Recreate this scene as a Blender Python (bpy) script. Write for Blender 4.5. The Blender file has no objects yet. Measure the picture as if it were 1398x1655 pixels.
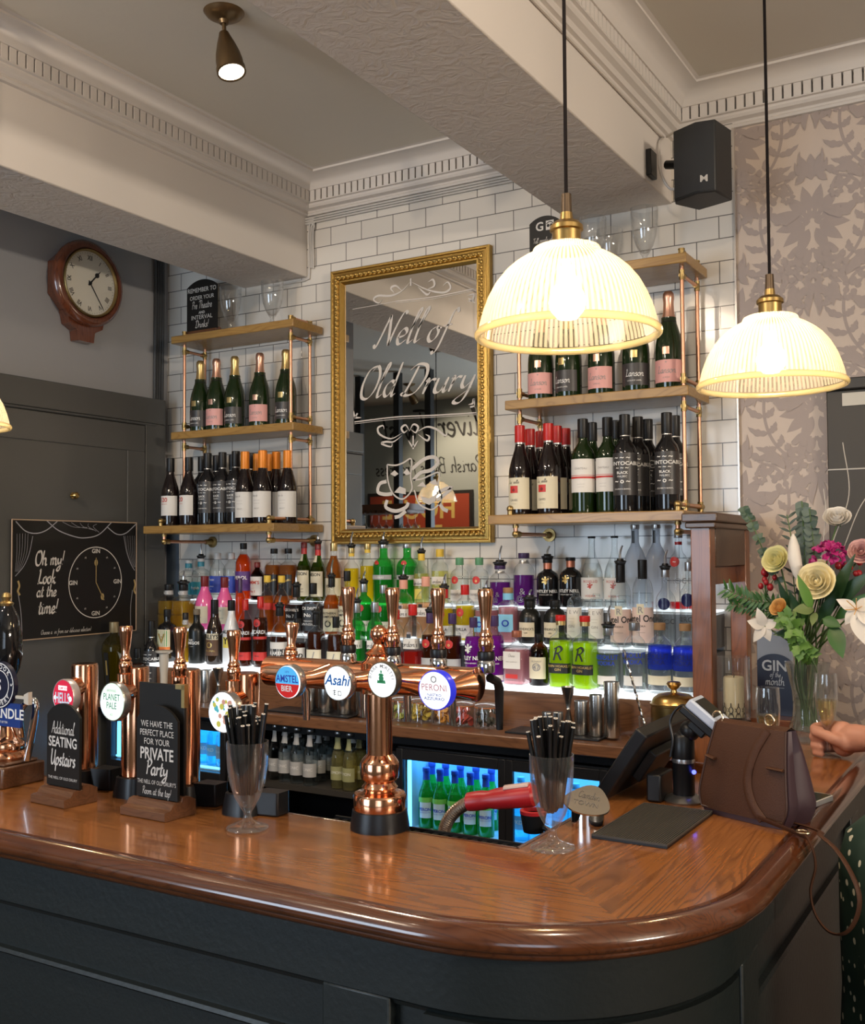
import bpy, math, random
from mathutils import Vector, Matrix
S = bpy.context.scene
COL = S.collection
PI = math.pi
# ---------------------------------------------------------------- camera
CZ = 1.62
FPX = 1690.0
_yaw, _pitch, _roll = math.radians(30.6), math.radians(2.24), math.radians(0.35)
CF = Vector((-math.sin(_yaw)*math.cos(_pitch), math.cos(_yaw)*math.cos(_pitch), math.sin(_pitch)))
_R0 = Vector((math.cos(_yaw), math.sin(_yaw), 0)); _U0 = _R0.cross(CF)
CR = _R0*math.cos(_roll) - _U0*math.sin(_roll)
CU = _R0*math.sin(_roll) + _U0*math.cos(_roll)
CAM = Vector((0, 0, CZ))
cd = bpy.data.cameras.new('camera'); cam = bpy.data.objects.new('camera', cd); COL.objects.link(cam)
cd.sensor_fit = 'VERTICAL'; cd.sensor_height = 36.0; cd.lens = 36.0*FPX/1655.0; cd.clip_start = 0.02
_m = Matrix((CR, CU, -CF)).transposed().to_4x4(); _m.translation = CAM
cam.matrix_world = _m
S.camera = cam
S.view_settings.view_transform = 'Standard'; S.view_settings.look = 'None'
S.view_settings.gamma = 1.0; S.view_settings.use_curve_mapping = False
S.view_settings.exposure = -0.30
cy = S.cycles
cy.max_bounces = 10; cy.transparent_max_bounces = 40; cy.diffuse_bounces = 4; cy.glossy_bounces = 5; cy.transmission_bounces = 8
cy.caustics_reflective = False; cy.caustics_refractive = False
cy.sample_clamp_indirect = 4.0; cy.use_denoising = True
cy.use_adaptive_sampling = True; cy.adaptive_threshold = 0.02
W = bpy.data.worlds.new('world'); S.world = W; W.use_nodes = True
W.node_tree.nodes['Background'].inputs[0].default_value = (0.55, 0.68, 0.9, 1)
W.node_tree.nodes['Background'].inputs[1].default_value = 0.3
# ---------------------------------------------------------------- lights of the room (daylight of added windows behind the viewpoint, assumed side wall light, ceiling lamps and added fill spots)
def area_light(name, loc, look, sx, sy, power, col):
    l = bpy.data.lights.new(name, 'AREA'); l.shape = 'RECTANGLE'; l.size = sx; l.size_y = sy; l.energy = power; l.color = col
    o = bpy.data.objects.new(name, l); COL.objects.link(o); o.location = loc
    o.rotation_euler = (Vector(look)-Vector(loc)).to_track_quat('-Z', 'Y').to_euler(); return o
def spot_light(name, loc, look, power, col, size=math.radians(80), blend=.6, rad=.03):
    l = bpy.data.lights.new(name, 'SPOT'); l.energy = power; l.color = col; l.spot_size = size; l.spot_blend = blend; l.shadow_soft_size = rad
    o = bpy.data.objects.new(name, l); COL.objects.link(o); o.location = loc
    o.rotation_euler = (Vector(look)-Vector(loc)).to_track_quat('-Z', 'Y').to_euler(); return o
DAY = (0.66, 0.82, 1.0); WARM = (1.0, 0.80, 0.60); WARMW = (1.0, 0.86, 0.70)
area_light('daylight_front_window', (-2.9, -2.1, 1.75), (-2.6, 3.0, 1.9), 1.8, 1.6, 78, DAY)  # added daylight fill, as if through unseen windows behind the viewpoint
area_light('daylight_front_window', (0.9, -2.1, 1.75), (-1.2, 3.0, 1.7), 1.7, 1.6, 20, DAY)  # second, weaker daylight fill, added in the same way
area_light('lamp_glow_side_room', (3.46, 0.9, 2.45), (-3.4, 1.4, 2.78), 1.6, 0.22, 230, WARMW)  # assumed unseen warm side light, placed from the shadow lines on the beams
FILL_SPOTS = [((-1.8, 0.2), (-1.8, 3.3, 1.9), 16), ((-2.25, 0.35), (-3.3, 3.3, 2.0), 22),  # added spots on the unseen ceiling, brightening bar, tiles and mirrored wall
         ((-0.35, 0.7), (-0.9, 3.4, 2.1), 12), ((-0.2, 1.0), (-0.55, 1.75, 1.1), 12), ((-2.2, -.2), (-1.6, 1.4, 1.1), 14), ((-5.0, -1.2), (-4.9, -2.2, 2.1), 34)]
PENDANT_POWER = 140.0
# ---------------------------------------------------------------- pixel -> place on a real plane
def ray(px, py): return CF + CR*((px-699.0)/FPX) - CU*((py-827.5)/FPX)
def aty(px, py, y): d = ray(px, py); return CAM + d*(y/d.y)
def atx(px, py, x): d = ray(px, py); return CAM + d*(x/d.x)
def atz(px, py, z): d = ray(px, py); return CAM + d*((z-CZ)/d.z)
def depth_at(px, y): return y/ray(px, 880).y
# ---------------------------------------------------------------- materials
MATS = {}
def _new(name):
    m = bpy.data.materials.new(name); m.use_nodes = True; MATS[name] = m
    return m, m.node_tree.nodes, m.node_tree.links, m.node_tree.nodes['Principled BSDF']
def mat(name, col=(.5, .5, .5), rough=.5, metal=0., coat=0., spec=.5, emit=None, es=0., sheen=0., bump=0., bscale=200., trans=0., alpha=1.):
    if name in MATS: return MATS[name]
    m, n, l, p = _new(name)
    p.inputs['Base Color'].default_value = (*col, 1); p.inputs['Roughness'].default_value = rough
    p.inputs['Metallic'].default_value = metal; p.inputs['Coat Weight'].default_value = coat; p.inputs['Coat Roughness'].default_value = .06
    p.inputs['Specular IOR Level'].default_value = spec; p.inputs['Sheen Weight'].default_value = sheen
    p.inputs['Transmission Weight'].default_value = trans
    if emit: p.inputs['Emission Color'].default_value = (*emit, 1); p.inputs['Emission Strength'].default_value = es
    if bump:
        t = n.new('ShaderNodeTexCoord'); q = n.new('ShaderNodeTexNoise'); q.inputs['Scale'].default_value = bscale; q.inputs['Detail'].default_value = 4
        b = n.new('ShaderNodeBump'); b.inputs['Strength'].default_value = bump; b.inputs['Distance'].default_value = .004
        l.new(t.outputs['Object'], q.inputs['Vector']); l.new(q.outputs['Fac'], b.inputs['Height']); l.new(b.outputs['Normal'], p.inputs['Normal'])
    return m
def glass(name, col=(.97, .98, .98), gloss=.10, diff=0., dcol=None, rough=.02):
    """thin clear or tinted glass / liquid: light passes straight through, tinted, with a fresnel gloss on top"""
    if name in MATS: return MATS[name]
    m, n, l, p = _new(name); n.remove(p); out = n['Material Output']
    tr = n.new('ShaderNodeBsdfTransparent'); tr.inputs[0].default_value = (*col, 1)
    gl = n.new('ShaderNodeBsdfGlossy'); gl.inputs['Roughness'].default_value = rough
    lw = n.new('ShaderNodeLayerWeight'); lw.inputs['Blend'].default_value = .35
    mp = n.new('ShaderNodeMapRange'); mp.inputs['From Min'].default_value = 0; mp.inputs['From Max'].default_value = 1
    mp.inputs['To Min'].default_value = gloss*.5; mp.inputs['To Max'].default_value = min(1, gloss*.5+.68)
    l.new(lw.outputs['Facing'], mp.inputs['Value'])
    pw = n.new('ShaderNodeMath'); pw.operation = 'POWER'; pw.inputs[1].default_value = 1.6; l.new(mp.outputs[0], pw.inputs[0])
    # glass seen edge-on is thicker and so darker
    ed = n.new('ShaderNodeMath'); ed.operation = 'POWER'; ed.inputs[1].default_value = 4.; l.new(lw.outputs['Facing'], ed.inputs[0])
    tc = n.new('ShaderNodeMix'); tc.data_type = 'RGBA'; tc.inputs['A'].default_value = (*col, 1); tc.inputs['B'].default_value = (*[c*.35 for c in col], 1)
    if gloss: l.new(ed.outputs[0], tc.inputs['Factor'])
    else: tc.inputs['Factor'].default_value = 0.
    l.new(tc.outputs['Result'], tr.inputs[0]); base = tr.outputs[0]
    if diff:
        d1 = n.new('ShaderNodeBsdfTranslucent'); d1.inputs[0].default_value = (*(dcol or col), 1)
        d2 = n.new('ShaderNodeBsdfDiffuse'); d2.inputs[0].default_value = (*(dcol or col), 1)
        a = n.new('ShaderNodeMixShader'); a.inputs[0].default_value = .4; l.new(d1.outputs[0], a.inputs[1]); l.new(d2.outputs[0], a.inputs[2])
        b = n.new('ShaderNodeMixShader'); b.inputs[0].default_value = diff; l.new(base, b.inputs[1]); l.new(a.outputs[0], b.inputs[2]); base = b.outputs[0]
    x = n.new('ShaderNodeMixShader'); l.new(pw.outputs[0], x.inputs[0]); l.new(base, x.inputs[1]); l.new(gl.outputs[0], x.inputs[2])
    l.new(x.outputs[0], out.inputs['Surface']); return m
def thickglass(name, col=(.975, .98, .98)):
    """pressed glassware: clear face-on, gathering light along its edges"""
    if name in MATS: return MATS[name]
    m, n, l, p = _new(name); n.remove(p)
    t = n.new('ShaderNodeBsdfTransparent'); t.inputs[0].default_value = (*col, 1)
    gl = n.new('ShaderNodeBsdfGlossy'); gl.inputs['Roughness'].default_value = .03
    tl = n.new('ShaderNodeBsdfTranslucent'); tl.inputs[0].default_value = (.85, .86, .86, 1)
    df = n.new('ShaderNodeBsdfDiffuse'); df.inputs[0].default_value = (.8, .8, .8, 1)
    a = n.new('ShaderNodeMixShader'); a.inputs[0].default_value = .5; l.new(tl.outputs[0], a.inputs[1]); l.new(df.outputs[0], a.inputs[2])
    lw = n.new('ShaderNodeLayerWeight'); lw.inputs['Blend'].default_value = .4
    def curve(e, lo, hi):
        q = n.new('ShaderNodeMath'); q.operation = 'POWER'; q.inputs[1].default_value = e; l.new(lw.outputs['Facing'], q.inputs[0])
        r = n.new('ShaderNodeMapRange'); r.inputs['To Min'].default_value = lo; r.inputs['To Max'].default_value = hi; l.new(q.outputs[0], r.inputs['Value']); return r.outputs[0]
    x = n.new('ShaderNodeMixShader'); l.new(curve(3., .022, .55), x.inputs[0]); l.new(t.outputs[0], x.inputs[1]); l.new(a.outputs[0], x.inputs[2])
    y = n.new('ShaderNodeMixShader'); l.new(curve(1.6, .07, .62), y.inputs[0]); l.new(x.outputs[0], y.inputs[1]); l.new(gl.outputs[0], y.inputs[2])
    l.new(y.outputs[0], n['Material Output'].inputs['Surface']); return m
def emis(name, col, s):
    if name in MATS: return MATS[name]
    m, n, l, p = _new(name); n.remove(p); e = n.new('ShaderNodeEmission'); e.inputs[0].default_value = (*col, 1); e.inputs[1].default_value = s
    l.new(e.outputs[0], n['Material Output'].inputs['Surface']); return m
def wood(name, c1, c2, axis='X', rough=.3, coat=.6, scale=1.0, fine=1.0, rot=0.):
    """boards with long grain along one axis, in object space"""
    if name in MATS: return MATS[name]
    m, n, l, p = _new(name)
    t = n.new('ShaderNodeTexCoord'); mp = n.new('ShaderNodeMapping'); l.new(t.outputs['Object'], mp.inputs['Vector'])
    k = {'X': (1.1, 9, 9), 'Y': (9, 1.1, 9), 'Z': (9, 9, 1.1)}[axis]
    rt = n.new('ShaderNodeMapping'); rt.inputs['Rotation'].default_value = (0, 0, rot); l.new(t.outputs['Object'], rt.inputs['Vector'])
    l.new(rt.outputs[0], mp.inputs['Vector']); mp.inputs['Scale'].default_value = tuple(v*scale for v in k)
    nz = n.new('ShaderNodeTexNoise'); nz.inputs['Scale'].default_value = 1.2; nz.inputs['Detail'].default_value = 3; nz.inputs['Distortion'].default_value = .6
    l.new(mp.outputs[0], nz.inputs['Vector'])
    mu = n.new('ShaderNodeMath'); mu.operation = 'MULTIPLY'; mu.inputs[1].default_value = 46; l.new(nz.outputs['Fac'], mu.inputs[0])
    fr = n.new('ShaderNodeMath'); fr.operation = 'PINGPONG'; fr.inputs[1].default_value = 1; l.new(mu.outputs[0], fr.inputs[0])
    pw = n.new('ShaderNodeMath'); pw.operation = 'POWER'; pw.inputs[1].default_value = 3; l.new(fr.outputs[0], pw.inputs[0])
    m2 = n.new('ShaderNodeMapping'); l.new(rt.outputs[0], m2.inputs['Vector'])
    k2 = {'X': (12, 220, 220), 'Y': (220, 12, 220), 'Z': (220, 220, 12)}[axis]; m2.inputs['Scale'].default_value = tuple(v*fine for v in k2)
    n2 = n.new('ShaderNodeTexNoise'); n2.inputs['Scale'].default_value = 1; n2.inputs['Detail'].default_value = 3; l.new(m2.outputs[0], n2.inputs['Vector'])
    ad = n.new('ShaderNodeMath'); ad.operation = 'MULTIPLY_ADD'; ad.inputs[1].default_value = .62; l.new(pw.outputs[0], ad.inputs[0])
    sb = n.new('ShaderNodeMath'); sb.operation = 'MULTIPLY_ADD'; sb.inputs[1].default_value = .70; sb.inputs[2].default_value = -.24; l.new(n2.outputs['Fac'], sb.inputs[0]); l.new(sb.outputs[0], ad.inputs[2])
    mx = n.new('ShaderNodeMix'); mx.data_type = 'RGBA'; mx.clamp_factor = True
    mx.inputs['A'].default_value = (*c1, 1); mx.inputs['B'].default_value = (*c2, 1); l.new(ad.outputs[0], mx.inputs['Factor'])
    l.new(mx.outputs['Result'], p.inputs['Base Color']); p.inputs['Roughness'].default_value = rough
    p.inputs['Coat Weight'].default_value = coat; p.inputs['Coat Roughness'].default_value = .09
    return m
# ---------------------------------------------------------------- mesh builder
def circ(a): return 1.0
def squircle(n):
    def f(a): c, s = abs(math.cos(a)), abs(math.sin(a)); return (c**n + s**n)**(-1.0/n)
    return f
def ovalsq(n, kx, ky):
    def f(a): c, s = abs(math.cos(a))/kx, abs(math.sin(a))/ky; return (c**n + s**n)**(-1.0/n)
    return f
class MB:
    def __init__(s): s.v = []; s.f = []; s.m = []
    def add(s, vs, fs, mi=0, M=None):
        b = len(s.v)
        s.v += [tuple(M @ Vector(p)) for p in vs] if M is not None else [tuple(p) for p in vs]
        s.f += [tuple(i+b for i in q) for q in fs]; s.m += [mi]*len(fs); return s
    def box(s, x0, x1, y0, y1, z0, z1, mi=0, M=None):
        return s.add([(x0,y0,z0),(x1,y0,z0),(x1,y1,z0),(x0,y1,z0),(x0,y0,z1),(x1,y0,z1),(x1,y1,z1),(x0,y1,z1)],
              [(0,3,2,1),(4,5,6,7),(0,1,5,4),(1,2,6,5),(2,3,7,6),(3,0,4,7)], mi, M)
    def lathe(s, prof, seg=24, shape=circ, mi=0, M=None, a0=0., a1=None, r=1., h=1.):
        full = a1 is None; n = seg if full else seg+1; a1 = 2*PI if full else a1
        vs, fs = [], []
        for (pr, pz) in prof:
            for k in range(n):
                a = a0 + (a1-a0)*k/seg; q = pr*r*shape(a); vs.append((q*math.sin(a), -q*math.cos(a), pz*h))
        for i in range(len(prof)-1):
            for k in range(seg):
                k2 = (k+1) % n if full else k+1
                fs.append((i*n+k, i*n+k2, (i+1)*n+k2, (i+1)*n+k))
        return s.add(vs, fs, mi, M)
    def tube(s, pts, r, seg=8, mi=0, M=None, caps=True, up=None, flat=1.0):
        pts = [Vector(p) for p in pts]; n = len(pts); vs, fs = [], []
        t0 = (pts[1]-pts[0]).normalized()
        u = Vector(up) if up else (Vector((0,0,1)) if abs(t0.z) < .9 else Vector((1,0,0)))
        for i, p in enumerate(pts):
            t = (pts[min(i+1,n-1)]-pts[max(i-1,0)]).normalized()
            b = t.cross(u);
            if b.length < 1e-6: b = t.cross(Vector((.3,.5,.8)))
            b.normalize(); u = b.cross(t).normalized()
            ri = r[i] if isinstance(r, (list, tuple)) else r
            for k in range(seg):
                a = 2*PI*k/seg; vs.append(p + (b*math.cos(a) + u*math.sin(a)*flat)*ri)
        for i in range(n-1):
            for k in range(seg):
                k2 = (k+1) % seg; fs.append((i*seg+k, i*seg+k2, (i+1)*seg+k2, (i+1)*seg+k))
        if caps: fs.append(tuple(range(seg-1, -1, -1))); fs.append(tuple((n-1)*seg+k for k in range(seg)))
        return s.add(vs, fs, mi, M)
    def prism(s, poly, z0, z1, mi=0, M=None, mtop=None):
        n = len(poly); vs = [(x,y,z0) for x,y in poly] + [(x,y,z1) for x,y in poly]
        fs = [tuple(range(n-1,-1,-1))] + [(i,(i+1)%n,n+(i+1)%n,n+i) for i in range(n)]
        s.add(vs, fs, mi, M); return s.add([(x,y,z1) for x,y in poly], [tuple(range(n))], mi if mtop is None else mtop, M)
    def sphere(s, c, r, seg=12, rings=8, mi=0, sc=(1,1,1), M=None):
        c = Vector(c); vs = []; fs = []
        for i in range(rings+1):
            b = -PI/2 + PI*i/rings
            for k in range(seg):
                a = 2*PI*k/seg; vs.append((c.x+r*sc[0]*math.cos(b)*math.cos(a), c.y+r*sc[1]*math.cos(b)*math.sin(a), c.z+r*sc[2]*math.sin(b)))
        for i in range(rings):
            for k in range(seg):
                k2 = (k+1)%seg; fs.append((i*seg+k, i*seg+k2, (i+1)*seg+k2, (i+1)*seg+k))
        return s.add(vs, fs, mi, M)
    def run(s, prof, path, mi=0, closed=False):
        """sweep a (distance-to-the-right, height) profile along a level path with mitred corners"""
        P = [Vector((p[0], p[1])) for p in path]; n = len(P); vs = []; fs = []; m = len(prof)
        for i in range(n):
            a = (P[i]-P[i-1]).normalized() if (i or closed) else (P[1]-P[0]).normalized()
            b = (P[(i+1)%n]-P[i]).normalized() if (i < n-1 or closed) else a
            na, nb = Vector((a.y,-a.x)), Vector((b.y,-b.x)); q = (na+nb); q = q/max(.2, q.dot(na))
            for d, z in prof: vs.append((P[i].x+q.x*d, P[i].y+q.y*d, z))
        for i in range(n if closed else n-1):
            j = (i+1)%n
            for k in range(m-1): fs.append((i*m+k, i*m+k+1, j*m+k+1, j*m+k))
        return s.add(vs, fs, mi)
    def mesh(s, name, mats, angle=40.):
        me = bpy.data.meshes.new(name); me.from_pydata(s.v, [], s.f); me.update()
        for q in (mats if isinstance(mats, (list, tuple)) else [mats]): me.materials.append(q)
        me.polygons.foreach_set('material_index', s.m); me.polygons.foreach_set('use_smooth', [True]*len(s.f))
        try: me.set_sharp_from_angle(angle=math.radians(angle))
        except Exception: pass
        return me
    def build(s, name, mats, parent=None, loc=(0,0,0), rz=0., bevel=0., angle=40., rot=None):
        return link(name, s.mesh(name, mats, angle), parent, loc, rz, bevel, rot)
def link(name, me, parent=None, loc=(0,0,0), rz=0., bevel=0., rot=None):
    o = bpy.data.objects.new(name, me); COL.objects.link(o); o.location = loc; o.rotation_euler = rot if rot else (0,0,rz)
    if parent: o.parent = parent
    if bevel:
        b = o.modifiers.new('Bevel', 'BEVEL'); b.width = bevel; b.segments = 2; b.limit_method = 'ANGLE'; b.angle_limit = math.radians(50)
    return o
def tag(o, label=None, cat=None, group=None, kind=None):
    if label: o['label'] = label
    if cat: o['category'] = cat
    if group: o['group'] = group
    if kind: o['kind'] = kind
    return o
def thing(name, label, cat, loc=(0,0,0), rz=0., group=None, rot=None):
    o = bpy.data.objects.new(name, None); COL.objects.link(o); o.location = loc; o.rotation_euler = rot if rot else (0,0,rz); o.empty_display_size = .02
    return tag(o, label, cat, group)
def struct(o): o['kind'] = 'structure'; return o
def copy_tree(o, loc=None, rz=None, label=None, group=None):
    c = o.copy(); COL.objects.link(c)
    if loc is not None: c.location = loc
    if rz is not None: c.rotation_euler = (0,0,rz)
    if label: c['label'] = label
    if group: c['group'] = group
    for ch in list(o.children):
        d = ch.copy(); COL.objects.link(d); d.parent = c
        for g in list(ch.children):
            e = g.copy(); COL.objects.link(e); e.parent = d
    return c
def smooth(pts, n=6, closed=False):
    """Catmull-Rom through the points"""
    P = [Vector(p) for p in pts]
    if len(P) < 3: return P
    out = []; m = len(P)
    for i in range(m if closed else m-1):
        a, b, c, d = (P[(i-1)%m] if (i or closed) else P[0]*2-P[1]), P[i], P[(i+1)%m], (P[(i+2)%m] if (i < m-2 or closed) else P[-1]*2-P[-2])
        for k in range(n):
            t = k/n; out.append(((b*2) + (c-a)*t + (a*2-b*5+c*4-d)*t*t + (b*3-a-c*3+d)*t*t*t)*.5)
    if not closed: out.append(P[-1])
    return out
def align(a, b):
    """matrix that puts the local z axis from a to b"""
    a, b = Vector(a), Vector(b); q = (b-a).to_track_quat('Z', 'Y'); m = q.to_matrix().to_4x4(); m.translation = a; return m
# ---------------------------------------------------------------- lettering
_TC = {}
def type_poly(s, shear=0., bold=0.):
    key = (s, shear, bold)
    if key not in _TC:
        c = bpy.data.curves.new('type', 'FONT'); c.body = s; c.size = 1; c.align_x = 'CENTER'; c.resolution_u = 3; c.shear = shear; c.offset = bold; c.fill_mode = 'FRONT'
        o = bpy.data.objects.new('type', c); COL.objects.link(o)
        bpy.context.view_layer.update()
        me = bpy.data.meshes.new_from_object(o.evaluated_get(bpy.context.evaluated_depsgraph_get()))
        vs = [(v.co.x, v.co.y) for v in me.vertices]; fs = [tuple(p.vertices) for p in me.polygons]
        bpy.data.objects.remove(o); bpy.data.curves.remove(c); bpy.data.meshes.remove(me)
        _TC[key] = (vs, fs)
    return _TC[key]
GL = {'a':(46,"36,40 22,46 8,34 6,14 16,1 28,8 36,30|36,45 35,12 40,1 48,8"),'b':(42,"8,95 7,40 8,4|8,28 20,45 34,38 36,18 24,1 8,6"),
'c':(36,"32,38 20,46 7,32 7,12 18,0 36,10"),'d':(46,"36,38 22,46 8,34 6,14 16,1 28,8 36,30|40,98 37,50 35,12 40,1 48,8"),
'e':(38,"7,20 28,26 31,38 20,46 8,34 7,14 18,0 38,12"),'f':(32,"40,84 32,97 22,84 18,40 12,-20 2,-40 -6,-32|4,45 32,48"),
'g':(44,"36,40 22,46 8,34 6,16 16,4 28,10 36,30|36,45 35,-10 28,-36 12,-38 6,-26 40,6"),'h':(46,"12,98 8,50 8,0|8,24 20,44 32,42 34,24 34,8 40,1 48,8"),
'i':(22,"8,45 7,12 12,1 22,8|10,62 11,65"),'k':(42,"12,98 8,50 8,0|34,44 8,20 20,18 34,0 44,7"),'l':(24,"4,40 20,90 14,98 9,70 7,14 12,1 24,9"),
'm':(66,"7,45 8,0|8,24 18,44 28,42 29,20 29,0|29,24 40,44 51,42 53,22 53,8 58,1 67,8"),'n':(46,"7,45 8,0|8,24 20,44 32,42 34,24 34,8 40,1 48,8"),
'o':(42,"22,46 8,36 6,14 18,0 32,8 36,28 26,45 20,43|30,42 42,40"),'p':(42,"8,45 7,0 6,-42|8,28 20,45 34,38 36,18 24,1 8,6"),
'r':(32,"2,38 9,46 8,0|8,22 18,42 32,42"),'s':(34,"30,40 18,46 8,36 16,26 28,16 24,2 6,4"),'t':(30,"17,80 13,40 12,12 18,1 30,8|2,48 30,51"),
'u':(46,"7,45 7,14 14,1 26,4 34,22|36,45 35,12 40,1 48,8"),'v':(40,"5,45 10,20 16,2 28,26 34,46 42,44"),'w':(56,"5,45 9,14 16,2 26,34 30,10 36,2 46,30 50,46 58,44"),
'x':(38,"5,44 14,38 26,6 36,2|34,44 6,2"),'y':(44,"7,45 8,18 18,8 32,24|36,45 34,-6 26,-34 10,-38 5,-26 42,8"),
'A':(52,"2,0 14,40 32,96 38,60 44,0|12,34 50,40"),'B':(48,"12,92 9,0|2,84 30,96 42,78 28,54 12,52|28,54 46,36 34,4 6,2"),'C':(50,"46,80 32,96 12,74 8,26 24,0 50,18"),
'D':(64,"24,90 18,40 10,4 2,10|2,80 20,96 50,88 60,52 46,10 22,0 8,8"),'H':(56,"10,94 9,0|44,94 43,0|4,44 52,50"),'L':(48,"10,84 18,97 20,80 14,30 10,4 4,2 14,6 48,4"),
'N':(66,"-6,8 4,0 16,60 22,92|22,92 36,40 46,0|46,0 54,60 66,96 78,90"),'O':(66,"40,96 16,84 6,44 16,6 40,0 58,26 60,66 44,94 26,80"),
'P':(44,"14,92 10,0|2,78 28,97 44,76 30,52 12,48"),'R':(50,"14,92 10,0|2,78 28,97 44,76 30,52 12,48|26,50 50,2"),'S':(44,"40,84 26,97 10,78 24,54 38,30 24,0 4,14"),
'T':(54,"34,90 28,50 24,0|2,80 16,94 60,96"),'U':(60,"2,84 10,94 8,34 18,2 36,10 46,46|50,94 47,40 54,2 62,8"),'W':(66,"4,90 14,4 32,66 46,4 62,94"),'2':(44,"8,76 22,96 36,76 24,44 6,4 26,8 46,2"),
'!':(20,"16,97 9,30|7,4 8,7"),"'":(14,"10,96 7,80"),'.':(14,"6,2 7,5"),'K':(50,"12,94 9,0|44,92 10,44|18,50 48,0")}
def script_poly(s, w=.055, nib=.9, contrast=.75, shear=0., n=4):
    """hand lettering: strokes of a broad pen, centred; unit = cap height"""
    vs, fs = [], []; x = 0.
    for ch in s:
        if ch == ' ' or ch not in GL: x += .3; continue
        adv, st = GL[ch]
        for sk in st.split('|'):
            pts = [tuple(float(q)/100 for q in p.split(',')) for p in sk.split()]
            pp = smooth([(a, b, 0) for a, b in pts], n); L = len(pp); b0 = len(vs)
            for i, p in enumerate(pp):
                t = (pp[min(i+1,L-1)]-pp[max(i-1,0)]).normalized(); ang = math.atan2(t.y, t.x)
                hw = w*((1-contrast) + contrast*abs(math.sin(ang-nib+PI/2*.0)))*(.75 if i in (0, L-1) else 1)
                nx, ny = -t.y*hw, t.x*hw
                for sg in (1, -1):
                    X, Y = p.x+sg*nx, p.y+sg*ny; vs.append((x+X+shear*Y, Y))
            fs += [(b0+2*i, b0+2*i+1, b0+2*i+3, b0+2*i+2) for i in range(L-1)]
        x += adv/100.
    return [(a-x/2, b) for a, b in vs], fs
def lines_poly(items):
    """items: (text, u, v, height, style) ; style: 'n' sans 'b' bold 'i' italic 'B' bold italic 's' script 'S' heavy script 'c' copperplate"""
    V, Fc = [], []
    for it in items:
        t, u, v, h, st = it[:5]; sx = it[5] if len(it) > 5 else 1.; rot = it[6] if len(it) > 6 else 0.
        if st in 'sSc':
            vs, fs = script_poly(t, *{'s': (.05, .9, .45, .12), 'S': (.075, .9, .5, .15), 'c': (.05, .75, .85, .42)}[st]); k = h
        else:
            vs, fs = type_poly(t, {'i': .3, 'B': .3}.get(st, 0.), {'b': .02, 'B': .02}.get(st, 0.)); k = h/.7
        b = len(V); c, s_ = math.cos(rot), math.sin(rot)
        V += [(u + (x*sx*c - y*s_)*k, v + (x*sx*s_ + y*c)*k) for x, y in vs]; Fc += [tuple(i+b for i in f) for f in fs]
    return V, Fc
def plane_map(off=.0008): return lambda u, v: (u, -off, v)
def round_map(R, shape=circ, off=.0007):
    def f(u, v): a = u/R; q = R*shape(a)+off; return (q*math.sin(a), -q*math.cos(a), v)
    return f
def lettering(items, m, fn, parent, name='lettering', loc=(0,0,0), rot=None):
    V, Fc = lines_poly(items); b = MB(); b.add([fn(u, v) for u, v in V], Fc)
    return b.build(name, m, parent, loc, rot=rot)
def ribbon(b, pts, w, fn, mi=0, n=5, closed=False, taper=False):
    pp = smooth([(p[0], p[1], 0) for p in pts], n, closed); L = len(pp); vs = []
    for i, p in enumerate(pp):
        t = (pp[(i+1)%L]-pp[i-1]) if closed else (pp[min(i+1,L-1)]-pp[max(i-1,0)]); t.normalize()
        hw = w/2*(math.sin(PI*(i+.6)/(L+.2)) if taper else 1)
        vs += [fn(p.x-t.y*hw, p.y+t.x*hw), fn(p.x+t.y*hw, p.y-t.x*hw)]
    k = L if closed else L-1
    b.add(vs, [(2*i, 2*i+1, (2*i+3)%(2*L), (2*i+2)%(2*L)) for i in range(k)], mi); return b
def blob(b, poly, fn, mi=0):
    n = len(poly); b.add([fn(*p) for p in poly], [tuple(range(n))], mi); return b
def disc_poly(u, v, ru, rv=None, n=24, a0=0., a1=2*PI): return [(u+ru*math.cos(a0+(a1-a0)*i/n), v+(rv or ru)*math.sin(a0+(a1-a0)*i/n)) for i in range(n + (a1-a0 < 6.28))]
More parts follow.
